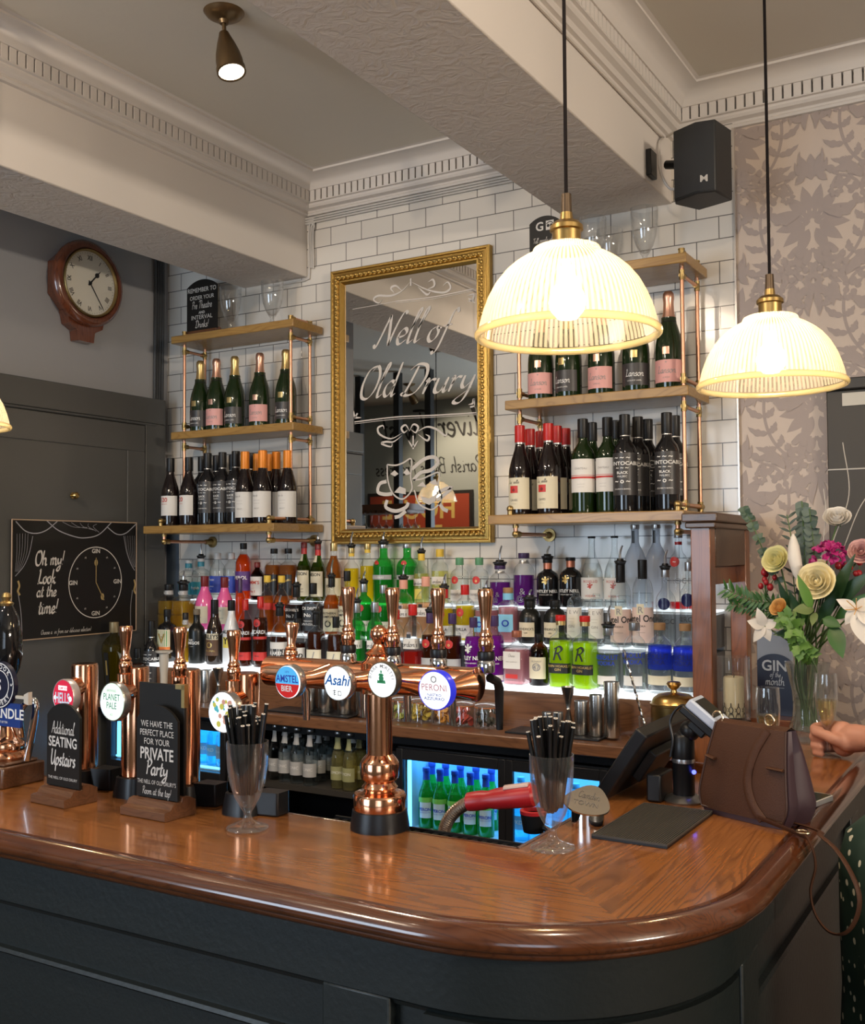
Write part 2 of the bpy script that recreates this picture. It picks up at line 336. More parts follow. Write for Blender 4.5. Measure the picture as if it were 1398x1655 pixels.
# ================================================================ THE ROOM
YW = 3.45
def tile_mat():
    m, n, l, p = _new('white_bevel_tile')
    t = n.new('ShaderNodeTexCoord'); sp = n.new('ShaderNodeSeparateXYZ'); l.new(t.outputs['Object'], sp.inputs[0])
    ax = n.new('ShaderNodeMath'); ax.inputs[1].default_value = 2.584+.0755; l.new(sp.outputs['X'], ax.inputs[0])
    az = n.new('ShaderNodeMath'); az.inputs[1].default_value = -1.598+.0755*40; l.new(sp.outputs['Z'], az.inputs[0])
    cb = n.new('ShaderNodeCombineXYZ'); l.new(ax.outputs[0], cb.inputs[0]); l.new(az.outputs[0], cb.inputs[1])
    b = n.new('ShaderNodeTexBrick'); l.new(cb.outputs[0], b.inputs['Vector'])
    for k, v in (('Scale', 1.), ('Mortar Size', .0019), ('Mortar Smooth', .25), ('Bias', 0.), ('Brick Width', .151), ('Row Height', .0755)): b.inputs[k].default_value = v
    b.offset = .5; b.inputs['Color1'].default_value = (.66, .62, .56, 1); b.inputs['Color2'].default_value = (.71, .67, .61, 1); b.inputs['Mortar'].default_value = (.16, .15, .14, 1)
    l.new(b.outputs['Color'], p.inputs['Base Color'])
    p.inputs['Roughness'].default_value = .16; p.inputs['Specular IOR Level'].default_value = .5
    nz = n.new('ShaderNodeTexNoise'); nz.inputs['Scale'].default_value = 7; l.new(cb.outputs[0], nz.inputs['Vector'])
    ad = n.new('ShaderNodeMath'); ad.operation = 'MULTIPLY_ADD'; ad.inputs[1].default_value = -1.; l.new(b.outputs['Fac'], ad.inputs[0]); l.new(nz.outputs['Fac'], ad.inputs[2])
    bp = n.new('ShaderNodeBump'); bp.inputs['Strength'].default_value = .35; bp.inputs['Distance'].default_value = .003; l.new(ad.outputs[0], bp.inputs['Height']); l.new(bp.outputs[0], p.inputs['Normal'])
    return m
def plaster(name, col, strength, scale):
    m, n, l, p = _new(name); p.inputs['Base Color'].default_value = (*col, 1); p.inputs['Roughness'].default_value = .75
    t = n.new('ShaderNodeTexCoord'); q = n.new('ShaderNodeTexNoise'); q.inputs['Scale'].default_value = scale; q.inputs['Detail'].default_value = 6; q.inputs['Distortion'].default_value = 1.6
    b = n.new('ShaderNodeBump'); b.inputs['Strength'].default_value = strength; b.inputs['Distance'].default_value = .012
    l.new(t.outputs['Object'], q.inputs['Vector']); l.new(q.outputs['Fac'], b.inputs['Height']); l.new(b.outputs[0], p.inputs['Normal']); return m
M_CEIL = mat('ceiling_paint', (.64, .60, .52), .8, bump=.15, bscale=30)
M_BEAM = plaster('stippled_white_plaster', (.66, .61, .56), .5, 24)
M_BEAMS = mat('smooth_white_paint', (.70, .655, .61), .6)
M_CORN = mat('cornice_paint', (.66, .62, .58), .6)
M_SLATE = mat('slate_grey_paint', (.33, .33, .34), .55, bump=.08, bscale=60)
M_DARK = mat('dark_grey_paint', (.080, .080, .076), .38, bump=.1, bscale=40)
M_BAR = mat('bar_front_paint', (.012, .016, .0155), .42, bump=.15, bscale=90)
M_FLOOR = wood('floor_boards', (.10, .05, .025), (.05, .022, .01), 'X', .4, .1)
M_BLUEG = mat('dark_blue_paint', (.06, .085, .12), .5)
b = MB(); b.box(-7, 3.6, -2.3, YW, -.05, 0); struct(b.build('floor', M_FLOOR))
b = MB(); b.box(-3.42, -.873, YW-.012, YW+.1, 0, 3.16); struct(b.build('wall_back', tile_mat()))
b = MB(); b.box(-3.42, -3.345, YW-.015, YW-.0121, 0, 1.725); struct(b.build('trim_1', M_BLUEG))
b = MB(); b.box(-7, 3.7, -2.3, YW+.1, 3.16, 3.26); struct(b.build('ceiling', M_CEIL))
b = MB(); b.box(-3.55, -3.42, 1.95, YW, 0, 3.16); struct(b.build('wall_left', M_SLATE))
b = MB(); b.box(-7.1, -7, -2.3, 3.5, 0, 3.16); struct(b.build('wall_far_left', M_SLATE))
b = MB(); b.box(-7, -3.55, 3.4, 3.5, 0, 3.16); struct(b.build('wall_side_room', M_SLATE))
b = MB(); b.box(3.6, 3.7, -2.3, YW, 0, 3.16); struct(b.build('wall_right', mat('cream_paint', (.55, .48, .40), .6)))
b = MB(); b.box(-7, 3.7, -2.3, -2.2, 0, 3.16); struct(b.build('wall_front', mat('sage_paint', (.30, .335, .32), .6)))
# beams : stippled underside, smooth sides
def beam(x0, x1, z0, y0=-2.2, y1=YW-.012):
    b = MB(); b.box(x0, x1, y0, y1, z0, 3.16); b.m = [1, 0, 0, 0, 0, 0] if False else [1]+[0]*5
    return struct(b.build('beam', [M_BEAMS, M_BEAM], bevel=.004))
beam(-2.97, -2.63, 2.765); beam(-1.45, -1.08, 2.80)
# cornices: mouldings, a dentil course and a cove up to the ceiling
CPROF = [(0, 3.015), (.012, 3.017), (.016, 3.024), (.010, 3.031), (.014, 3.036), (.030, 3.042), (.036, 3.05), (.036, 3.058), (.046, 3.060),
         (.046, 3.064), (.014, 3.066), (.014, 3.104), (.052, 3.106), (.056, 3.114), (.060, 3.124), (.074, 3.138), (.098, 3.147), (.122, 3.150), (.122, 3.158), (.134, 3.160)]
def cornice(path, name):
    b = MB(); b.run(CPROF, path)
    for i in range(len(path)-1):
        a, c = Vector((*path[i], 0)), Vector((*path[i+1], 0)); d = (c-a); L = d.length; d.normalize(); r = Vector((d.y, -d.x, 0))
        M = Matrix((( d.x, r.x, 0, a.x), (d.y, r.y, 0, a.y), (0, 0, 1, 0), (0, 0, 0, 1)))
        k = .05 if i else max(.05, L-5.2)
        while k < L-.05:
            b.box(k, k+.0235, .012, .047, 3.063, 3.107, 0, M); k += .0300
    return struct(b.build(name, M_CORN, angle=30))
cornice([(-2.63, -2.2), (-2.63, YW-.012), (-1.45, YW-.012), (-1.45, -2.2)], 'trim_2')
cornice([(-1.08, -2.2), (-1.08, YW), (3.6, YW)], 'trim_3')
# painted panelling over the lower part of the left wall, with a door leaf in it
b = MB(); b.box(-3.42, -3.362, 1.95, 3.30, 0, 2.30); b.box(-3.42, -3.362, 3.30, 3.36, 0, 2.30)
b.box(-3.362, -3.352, 1.95, 3.36, 2.19, 2.30); b.box(-3.362, -3.354, 3.245, 3.36, 0, 2.19)
b.run([(0, 2.19), (.012, 2.188), (.012, 2.181), (0, 2.176)], [(-3.362, 3.30), (-3.362, 1.95)][::-1])
struct(b.build('trim_4', M_DARK, bevel=.003))
b = MB(); b.box(-3.361, -3.357, 1.97, 3.238, .05, 2.175); b.box(-3.357, -3.352, 1.97, 3.238, 2.062, 2.175); b.box(-3.357, -3.352, 3.14, 3.238, .05, 2.062)
d = struct(b.build('door_1', M_DARK, bevel=.003))
MB().lathe([(0,0),(.9,0),(1,.3),(.5,.45),(.45,.8),(.9,1.1),(1.1,1.7),(.8,2.2),(0,2.4)], 16, r=.013, h=.013).build('door_handle', mat('brass', (.55, .40, .16), .25, 1.), d, (-3.352, 2.851, 1.857), rot=(0, PI/2, 0))
b = MB()
for k, (dy, r) in enumerate(((.0, .007), (.016, .005), (.03, .006), (.045, .008))): b.tube([(-3.412, 3.30+dy+.05, 2.30), (-3.410, 3.30+dy+.052, 2.75), (-3.412, 3.30+dy+.05, 3.16)], r, 6)
tag(b.build('cable_bundle', mat('dark_cable', (.05, .052, .055), .5)), 'dark vertical cables in the corner beside the tiles', 'cable')
b = MB()
for k in range(3):
    o = .010*k
    pts = [(-1.5, YW-.022, 3.008-o), (-2.54-o*.3, YW-.022, 3.008-o), (-2.585-.0*o, YW-.022, 3.003-o), (-2.606+o, YW-.022, 2.985-o), (-2.612+o, YW-.022, 2.95), (-2.612+o, YW-.022, 2.80-o*.2)]
    b.tube(smooth(pts, 5), .0042, 6)
b.tube([(-2.612, YW-.02, 2.80), (-2.615, YW-.02, 2.757), (-2.64, YW-.02, 2.752), (-2.85, YW-.02, 2.752)], .004, 6)
tag(b.build('cable_run', mat('painted_cable', (.55, .53, .5), .6)), 'pale cables running along the top of the white tiles and down the beam corner', 'cable')
# wallpaper ------------------------------------------------------------------------------------------
WPB = mat('wallpaper_ground', (.56, .46, .385), .45); WPM = mat('wallpaper_figure', (.365, .300, .272), .55)
def leaf2(p, q, bend, w, lobes=0):
    """pointed (or lobed) leaf outline from p to q"""
    p, q = Vector((*p, 0)), Vector((*q, 0)); d = q-p; nrm = Vector((-d.y, d.x, 0)); L, Rr = [], []; n = 14 if lobes else 8
    for i in range(n+1):
        t = i/n; c = p + d*t + nrm*bend*4*t*(1-t); h = w*math.sin(PI*t**.8)*(1 if not lobes else (.62+.42*abs(math.sin(PI*lobes*t))))
        tg = (d + nrm*bend*4*(1-2*t)).normalized(); s = Vector((-tg.y, tg.x, 0))*h
        L.append(c+s); Rr.append(c-s)
    return [(a.x, a.y) for a in L], [(a.x, a.y) for a in Rr]
def add_leaf(out, p, q, bend, w, lobes=0):
    L, Rr = leaf2(p, q, bend, w, lobes); LV[0] += 1
    for i in range(len(L)-1): out.append([L[i], Rr[i], Rr[i+1], L[i+1], LV[0]])
LV = [0]
def fan(out, c, r0, r1, a0, a1, n, w, lob=0):
    for k in range(n):
        a = a0+(a1-a0)*(k+.5)/n; add_leaf(out, (c[0]+r0*math.cos(a), c[1]+r0*math.sin(a)), (c[0]+r1*math.cos(a), c[1]+r1*math.sin(a)), 0, w, lob)
def half_motif():
    o = []
    # large palmette flower
    fan(o, (0, .02), .028, .118, PI*.5, -PI*.45, 6, .0185); fan(o, (0, .02), .006, .05, PI*.5, -PI*.2, 4, .008)
    fan(o, (0, -.055), .02, .085, -PI*.05, -PI*.42, 3, .016)
    # stem and acanthus scroll rising and curling outward
    sp = smooth([(0, -.07, 0), (.035, -.13, 0), (.10, -.12, 0), (.15, -.05, 0), (.165, .04, 0), (.14, .12, 0), (.085, .15, 0), (.06, .115, 0)], 5)
    for i in range(len(sp)-1):
        a, c = sp[i], sp[i+1]; t = (c-a).normalized(); s = Vector((-t.y, t.x, 0))*(.005)
        o.append([((a+s).x, (a+s).y), ((a-s).x, (a-s).y), ((c-s).x, (c-s).y), ((c+s).x, (c+s).y), 0])
    for i in range(3, len(sp)-3, 3):
        a = sp[i]; t = (sp[i+1]-a).normalized(); s = Vector((-t.y, t.x, 0))
        for sg, ln in ((-1, .075), (1, .045)):
            e = a + t*ln*.75 - s*sg*-ln*.75*(-1 if sg > 0 else -1)*sg*1.0
            e = a + t*ln*.6 + s*sg*ln*.75
            add_leaf(o, (a.x, a.y), (e.x, e.y), .14*sg, .0125, 3)
    for (x, y, r) in ((.075, .105, .026), (.195, .175, .03)): fan(o, (x, y), .007, r, 0, 2*PI, 7, r*.3)
    fan(o, (.195, .175), .03, .052, 0, 2*PI, 9, .0115)
    # buds on the centre line, grapes, small scattered leaves
    add_leaf(o, (0, .15), (.0, .235), .0, .02); add_leaf(o, (0, .165), (.05, .215), -.2, .012); add_leaf(o, (.0, .16), (.034, .25), -.15, .009)
    fan(o, (0, -.175), .008, .034, PI/2, -PI/2, 5, .010)
    add_leaf(o, (0, -.20), (.06, -.265), .25, .018, 3); add_leaf(o, (0, -.2), (.016, -.29), .1, .012)
    add_leaf(o, (.195, .12), (.235, .04), -.2, .022, 3); add_leaf(o, (.19, .11), (.17, .05), .1, .012)
    for k in range(5): o.append(disc_poly(.115+.02*math.cos(k*1.26), -.205+.02*math.sin(k*1.26), .0105, n=8)+[k])
    add_leaf(o, (.10, -.17), (.20, -.14), .25, .019, 4); add_leaf(o, (.12, -.235), (.215, -.26), -.2, .02, 4); add_leaf(o, (.205, -.16), (.225, -.07), -.2, .015, 3)
    return o
HM = half_motif()
def wallpaper(name, u0, u1, v0, v1, U0, V0, pu=.50, pv=.62):
    b = MB(); b.add([(u0, YW-.0005, v0), (u1, YW-.0005, v0), (u1, YW-.0005, v1), (u0, YW-.0005, v1)], [(0, 1, 2, 3)], 0)
    for i in range(-4, 16):
        for j in range(-8, 8):
            cx, cz = U0 + i*pu/2, V0 + j*pv + (pv/2 if i % 2 else 0)
            if cx < u0-.3 or cx > u1+.3 or cz < v0-.35 or cz > v1+.35: continue
            for sg in (1, -1):
                for q in HM:
                    pp = [(cx+sg*x*.98, cz+y) for x, y in q[:-1]]; mx = sum(p[0] for p in pp)/len(pp); mz = sum(p[1] for p in pp)/len(pp)
                    if mx < u0 or mx > u1 or mz < v0 or mz > v1: continue
                    b.add([(min(max(x, u0), u1), YW-.0009-.00002*(q[-1]*2+(sg > 0)), min(max(z, v0), v1)) for x, z in pp], [tuple(range(len(pp)))], 1)
    return struct(b.build(name, [WPB, WPM]))
b = MB(); b.box(-.873, 3.6, YW, YW+.1, 0, 3.16); struct(b.build('wall_wallpaper', WPB))
wallpaper('trim_5', -.872, 1.0, .1, 3.016, aty(1313, 366, YW).x, aty(1313, 366, YW).z, .50, .60)
b = MB(); b.box(-.8735, -.868, YW-.016, YW, 0, 3.016); struct(b.build('trim_6', mat('tile_edge', (.6, .55, .5), .3, .6)))
# dark board on the papered wall
wb = thing('wall_board', 'large dark board on the wallpaper crossed by one pale line', 'board', (-.15, YW, 1.46))
b = MB(); b.box(-.442, .45, -.035, -.003, 0, .655); b.build('board', mat('dark_brown_paint', (.040, .034, .026), .5), wb, bevel=.003)
b = MB(); b.box(-.45, .49, -.055, -.003, .655, .69); b.build('rail', mat('dark_rail', (.02, .018, .016), .4), wb, bevel=.003)
MB().box(-.442, .45, -.0375, -.035, .408, .412).build('pale_line', mat('pale_line', (.5, .47, .42), .5), wb)
MB().box(-.395, -.21, -.040, -.035, .605, .645).build('pale_plate', mat('pale_plate', (.55, .52, .45), .4), wb)
# unseen windows added to the front wall (behind the viewpoint), with glowing panes
M_WF = mat('window_frame_paint', (.6, .58, .54), .4); M_WP = emis('window_daylight', (.75, .87, 1.), 2.2)
for k, (x, w) in enumerate(((-2.9, 1.8), (.9, 1.7))):
    b = MB(); z0, z1 = .95, 2.6
    for x0, x1, a, c in ((x-w/2-.06, x-w/2, z0-.06, z1+.06), (x+w/2, x+w/2+.06, z0-.06, z1+.06), (x-w/2, x+w/2, z0-.06, z0), (x-w/2, x+w/2, z1, z1+.06), (x-.02, x+.02, z0, z1), (x-w/2, x+w/2, 1.95, 1.99)): b.box(x0, x1, -2.2, -2.15, a, c)
    o = struct(b.build('window_%d' % (k+1), M_WF)); MB().add([(x-w/2, -2.19, z0), (x+w/2, -2.19, z0), (x+w/2, -2.19, z1), (x-w/2, -2.19, z1)], [(0, 3, 2, 1)]).build('window_pane', M_WP, o)
# writing and poster on the front wall (seen in the mirror)
INK = mat('black_ink', (.012, .012, .012), .5)
def wall_text(name, items, x, z, m, label, cat, y=-2.199):
    V, Fc = lines_poly(items); b = MB(); b.add([(x-u, y, z+v) for u, v in V], [f[::-1] for f in Fc]); return tag(b.build(name, m), label, cat)
wall_text('wall_lettering', [('Oliver Twist', 0, .16, .30, 's'), ('the Parish Boy\'s Progress', 0, -.20, .165, 's')], -5.28, 2.62, INK, 'black script lettering on the pale wall seen in the mirror', 'lettering')
t = thing('wall_poster', 'red theatre poster with dark frame reading HOUSE FULL seen in the mirror', 'poster', (-5.5, -2.2, 1.95))
b = MB(); b.box(-.62, .62, .002, .03, -.32, .29); b.build('poster_frame', mat('poster_frame_black', (.02, .018, .015), .4), t)
b = MB(); b.box(-.585, .585, .03, .033, -.285, .255); b.build('poster_sheet', mat('poster_red', (.32, .05, .02), .5), t)
V, Fc = lines_poly([('HOUSE', 0, .02, .19, 'b'), ('FULL', 0, -.24, .19, 'b')]); b = MB(); b.add([(-u, .034, v) for u, v in V], [f[::-1] for f in Fc]); b.build('lettering', mat('poster_gold', (.6, .42, .12), .5), t)
# iron gantry with hanging glasses over the far part of the room (seen in the mirror)
M_IRON = mat('black_iron', (.02, .02, .02), .4, .3)
t = thing('glass_rack', 'black iron gantry with three posts seen in the mirror', 'rack', (-4.4, .6, 0))
def vpos(px, y): p = aty(px, 700, 2*3.41-y); return p.x
for px in (578, 640, 691):
    x = vpos(px, -.6); b = MB(); b.box(x+4.4-.028, x+4.4+.028, -1.23, -1.17, 0, 3.15); b.build('post', M_IRON, t)
xa, xb = vpos(570, -.6), vpos(672, -.6)
b = MB(); b.box(xa+4.4-.1, xb+4.4, -1.35, -1.05, 1.98, 2.03)
for k in range(12): b.box(xa+4.4+(xb-xa)*k/12, xa+4.4+(xb-xa)*k/12+.03, -1.34, -1.06, 1.955, 1.98)
b.build('rack_shelf', mat('rack_wood', (.10, .045, .02), .4), t)
hg = MB().lathe([(0, 0), (.030, 0), (.030, -.003), (.004, -.010), (.0035, -.07), (.010, -.085), (.030, -.11), (.036, -.14), (.030, -.18), (.029, -.18), (.035, -.14), (.029, -.112), (0, -.09)], 20).build('hanging_glass', glass('rack_glass', (.9, .92, .92), .35)); tag(hg, 'wine glass hanging from the rack seen in the mirror', 'glass', 'glasses hanging from the rack in the mirror')
for k in range(9):
    o = hg if k == 0 else copy_tree(hg)
    o.location = (xa+.03+(xb-xa-.06)*k/8, -.60, 1.953)
w_ = thing('wall_light', 'long glass wall light on the far wall of the room', 'wall light', (3.6, .9, 2.45))  # unseen fitting, added as a body for the assumed side light
MB().box(-.06, 0, -.85, .85, -.13, .13).build('back_plate', M_WF, w_); b = MB(); b.box(-.135, -.06, -.83, .83, -.12, .12); b.build('diffuser', emis('wall_light_glass', (1., .86, .70), 3.), w_)
# ================================================================ BAR COUNTER
ZB = 1.12
W_BARX = wood('oak_bar_long', (.315, .118, .031), (.135, .044, .011), 'X', .25, .5, .55)
W_BARY = wood('oak_bar_return', (.335, .122, .031), (.115, .036, .009), 'Y', .25, .5, .62)
W_EDGE = wood('oak_bar_edge', (.115, .034, .011), (.055, .015, .005), 'X', .2, .9, .8)
W_BACK = wood('brown_oak', (.185, .082, .036), (.085, .034, .015), 'X', .32, .5, .9)
W_POST = wood('red_brown_post', (.23, .078, .024), (.11, .034, .012), 'Z', .35, .4, 1.0)
W_SHELF = wood('waxed_pine', (.37, .215, .062), (.215, .110, .028), 'X', .4, .25, .8)
def outer(inset=0., x0=-3.34, y1=3.02):
    r = .40-inset; pts = [(x0, 1.225+inset)]
    for k in range(0, 17): a = -PI/2 + PI/2*k/16; pts.append((-.775+r*math.cos(a), 1.625+r*math.sin(a)))
    pts.append((-.375-inset, y1)); return pts
bar = thing('bar_counter', 'curved oak bar counter with dark grey panelled front', 'bar counter', (-1.2, 1.4, 0))
def world(b, name, mats, par, **k):
    o = b.build(name, mats, None, **k); o.parent = par; o.matrix_parent_inverse = Matrix.Translation(-Vector(par.location)); return o
o2 = outer(.040)
i_c = (-.785, 1.615); m_i = 9
b = MB(); th = .035
front = [(-3.34, 1.615), (-3.34, o2[0][1])] + o2[1:m_i+1] + [i_c]
back_ = [i_c] + o2[m_i:-1] + [(-.415, 3.02), (-.60, 3.02), (-.60, 2.37), (-.785, 2.37)]
b.prism(front, ZB-th, ZB, 0); b.prism(back_, ZB-th, ZB, 1)
world(b, 'worktop', [W_BARX, W_BARY], bar)
b = MB(); b.run([(0, ZB), (.004, ZB-.004), (.007, ZB-.001), (.014, ZB+.002), (.024, ZB+.001), (.033, ZB-.005), (.040, ZB-.014), (.042, ZB-.022), (.038, ZB-.030), (.028, ZB-.034), (.028, ZB-.037), (.024, ZB-.043), (.010, ZB-.046), (0, ZB-.047)], o2)
world(b, 'edge_moulding', W_EDGE, bar, angle=60)
b = MB(); b.run([(0, ZB-.035), (.002, ZB-.040), (.008, ZB-.052), (.008, .986), (.0, .980), (-.003, .974), (-.012, .970), (-.012, .12), (0, .11), (0, 0)], outer(.058))
world(b, 'front_panel', M_BAR, bar, angle=20)
b = MB(); b.run([(-.012, .975), (.008, .975), (.008, .868), (0, .858), (-.012, .856)], [(x, y) for x, y in outer(.058) if x > -.832 and y < 1.66]); world(b, 'curved_rail', M_BAR, bar, angle=20)
b = MB(); b.run([(-.012, .897), (-.002, .895), (.001, .889), (-.004, .884), (-.012, .882)], outer(.058)); world(b, 'panel_moulding', M_BAR, bar)
for x in (-.891, -2.35): b = MB(); b.box(x-.06, x+.06, 1.2755, 1.296, .1, .985); world(b, 'pilaster', M_BAR, bar, bevel=.004)
for y in (1.70, 2.72): b = MB(); b.box(-.446, -.4255, y-.05, y+.05, .1, .985); world(b, 'pilaster', M_BAR, bar, bevel=.004)
b = MB(); b.box(-3.34, -.785, 1.607, 1.617, 1.06, ZB+.001); b.box(-.795, -.783, 1.607, 2.37, 1.06, ZB+.001); world(b, 'inner_edge', W_EDGE, bar, bevel=.003)
b = MB(); b.box(-3.34, -.80, 1.60, 1.612, .05, 1.07); b.box(-.80, -.78, 1.60, 2.36, .05, 1.08); b.box(-.80, -.60, 2.352, 2.362, .05, 1.06); b.box(-.61, -.60, 2.36, 3.02, .05, 1.08); world(b, 'inner_panel', mat('bar_back_black', (.015, .015, .016), .5), bar)
b = MB(); b.box(-.80, -.60, 2.352, 2.37, 1.06, ZB+.022); world(b, 'upstand', W_EDGE, bar, bevel=.006)
# steel-and-rubber drip rail behind the inner edge of the bar
t = thing('drip_tray', 'dark slotted drip tray along the inner edge of the oak bar', 'drip tray', (-1.0, 1.6375, ZB-.034))
b = MB(); b.box(-.20, .20, -.020, .020, 0, .008)
for k in range(20): b.box(-.198+.02*k, -.188+.02*k, -.018, .018, .008, .026)
b.box(-.20, .2, -.0205, -.016, 0, .03); b.box(-.20, .2, .016, .0205, 0, .03)
b.build('tray', mat('black_rubber', (.010, .0095, .009), .45, spec=.3), t)
# ================================================================ BACK COUNTER, COOLERS, LIT BOTTLE STEPS
ZK = 1.05
bc = thing('back_counter', 'long brown oak back counter below the lit bottle steps', 'counter', (-2.1, 3.2, ZK))
b = MB(); b.box(-3.34, -.90, 2.93, 3.43, ZK-.037, ZK); world(b, 'worktop', W_BACK, bc, bevel=.004)
b = MB(); b.box(-3.34, -.90, 3.01, 3.03, ZK-.075, ZK-.037); world(b, 'fascia', mat('cooler_black', (.012, .012, .014), .35), bc)
st = thing('bottle_steps', 'three stepped bottle tiers with glowing white treads behind the bar', 'display', (-2.1, 3.25, ZK))
ROWY = {1: 3.155, 2: 3.265, 3: 3.375}; ROWZ = {1: 1.183, 2: 1.310, 3: 1.430}; ROWE = {1: 3.085, 2: 3.212, 3: 3.325}
M_LIT = emis('lit_acrylic', (.93, .97, 1.), 2.7); M_LITB = emis('lit_acrylic_upper', (.93, .97, 1.), 1.5); M_LITR = mat('smoked_riser', (.10, .10, .105), .3)
X0, X1 = -3.17, -.925
b = MB(); b.box(X0, X1, 3.10, 3.43, ZK, ROWZ[1]-.014); world(b, 'riser', W_BACK, st)
for r in (1, 2, 3):
    y1 = ROWE[r+1] if r < 3 else 3.432
    b = MB(); b.box(X0, X1, ROWE[r]-(.012 if r == 1 else 0), y1, ROWZ[r]-(.013 if r == 1 else .006), ROWZ[r]-.0005); world(b, 'tread', M_LIT if r == 1 else M_LITB, st)
    if r > 1: b = MB(); b.box(X0, X1, ROWE[r]+.003, 3.432, ROWZ[r-1]-.0004, ROWZ[r]-.014); world(b, 'riser', M_LITR, st)
# under-counter : coolers and a dark shelf of mixers
M_BLK = mat('cooler_black', (.012, .012, .014), .35); M_COOLW = mat('cooler_liner', (.55, .75, .85), .4)
def cooler(name, x0, x1, z0, z1, label, bays, light):
    t = thing(name, label, 'bottle cooler', ((x0+x1)/2, 3.2, z0)); th = .02
    b = MB(); b.box(x0, x1, 3.40, 3.42, z0, z1); b.box(x0, x0+th, 3.0, 3.4, z0, z1); b.box(x1-th, x1, 3.0, 3.4, z0, z1); b.box(x0, x1, 3.0, 3.4, z0-.3, z0); b.box(x0, x1, 3.0, 3.4, z1, ZK-.08)
    world(b, 'cabinet', M_BLK, t)
    b = MB(); b.box(x0+th, x1-th, 3.393, 3.399, z0+.001, z1); b.box(x0+th, x1-th, 3.02, 3.393, z0, z0+.006); b.box(x0+th, x0+th+.004, 3.02, 3.39, z0, z1); b.box(x1-th-.004, x1-th, 3.02, 3.39, z0, z1)
    world(b, 'liner', M_COOLW, t)
    b = MB(); b.box(x0+th, x1-th, 3.05, 3.36, z1-.006, z1-.001); b.box(x0+th+.005, x0+th+.012, 3.02, 3.034, z0+.01, z1-.01); b.box(x0+.02, x1-.02, 3.018, 3.03, z0+.006, z0+.012); world(b, 'light_strip', light, t)
    n = len(bays)-1
    for i in range(n):
        a, c = bays[i], bays[i+1]; b = MB(); f = .026
        b.box(a, a+f, 2.985, 3.0, z0-.03, z1+.035); b.box(c-f, c, 2.985, 3.0, z0-.03, z1+.035); b.box(a+f, c-f, 2.985, 3.0, z1, z1+.035); b.box(a+f, c-f, 2.985, 3.0, z0-.03, z0)
        d = b.build('door', M_BLK, None, bevel=.002); d.parent = t; d.matrix_parent_inverse = Matrix.Translation(-Vector(t.location))
        b = MB(); b.box(a+f, c-f, 2.990, 2.994, z0, z1); g = world(b, 'door_glass', glass('cooler_glass', (.90, .97, 1.), .06), t)
    return t
M_COOLL = emis('cooler_led', (.13, .50, 1.0), 5.0)
p0, p1, p2, p3 = aty(652, 1300, 3.0).x, aty(818, 1300, 3.0).x, aty(822, 1300, 3.0).x, aty(985, 1300, 3.0).x
zc0, zc1 = aty(700, 1346, 3.0).z-.012, aty(655, 1226, 3.0).z
CR_Z = zc0; COOL_X = (p0, p1)
cooler('bottle_cooler', p0-.02, p3, zc0, zc1, 'blue lit bottle cooler of green lager bottles under the back counter', [p0-.02, (p1+p2)/2, p3], M_COOLL)
q0, q1 = aty(150, 1200, 3.0).x, aty(368, 1200, 3.0).x
zl0, zl1 = .86, aty(180, 1176, 3.0).z
q0 = -3.30
cooler('bottle_cooler', q0, q1, zl0-.06, .955, 'blue lit cooler glimpsed between the copper beer columns', [q0, (q0+q1)/2, q1], M_COOLL)
s0, s1 = q1+.01, p0-.03
mx = thing('mixer_shelf', 'dark open shelf of mixer bottles under the back counter', 'shelf', ((s0+s1)/2, 3.2, .6))
zm = .80
b = MB(); b.box(s0, s1, 3.40, 3.42, .3, .95); b.box(s0, s0+.015, 3.0, 3.4, .3, .95); b.box(s1-.015, s1, 3.0, 3.4, .3, .95); world(b, 'cabinet', M_BLK, mx)
b = MB(); b.box(s0+.015, s1-.015, 2.97, 3.4, zm-.02, zm); world(b, 'shelf_board', mat('dark_shelf', (.04, .035, .03), .4), mx)
# ================================================================ WOODEN CABINET at the end of the back counter
cb = thing('open_cabinet', 'red-brown wooden cabinet end with square posts and moulded top', 'cabinet', (-.82, 3.1, ZK))
xa, xb2, ya, yb = -.899, -.755, 2.985, 3.42; zt = 1.70
for (x, y) in ((xa, ya), (xb2-.045, ya), (xa, yb-.045), (xb2-.045, yb-.045)):
    pass
b = MB(); b.box(xa, xa+.058, ya, ya+.05, .9, zt); world(b, 'post', W_POST, cb, bevel=.003)
b = MB(); b.box(xa+.01, xa+.062, yb-.05, yb, 1.0, zt); world(b, 'post', W_POST, cb, bevel=.003)
W_DK = wood('dark_stained_oak', (.085, .042, .020), (.04, .018, .009), 'X', .4, .3, 1.)
b = MB(); b.box(xa+.012, xa+.06, ya+.05, yb-.05, 1.575, zt); world(b, 'rail', W_DK, cb, bevel=.003)
b = MB(); b.box(xa+.006, xa+.03, ya+.05, yb-.05, 1.52, 1.575); world(b, 'rail', W_POST, cb, bevel=.003)
b = MB(); b.box(xa-.020, -.815, ya-.022, yb, zt+.004, zt+.03); b.box(xa-.012, -.822, ya-.014, yb, zt-.014, zt+.004); world(b, 'top', W_DK, cb, bevel=.004)
# low shelf that carries the candle
sc = thing('side_counter', 'low dark wooden shelf behind the handbag carrying the candle', 'counter', (-.6, 3.25, 1.0))
b = MB(); b.box(-.84, -.36, 3.032 if False else 2.98, 3.365, ZK-.03, ZK); world(b, 'top', wood('red_oak', (.16, .05, .018), (.08, .024, .009), 'X', .3, .6, 1.), sc, bevel=.003)
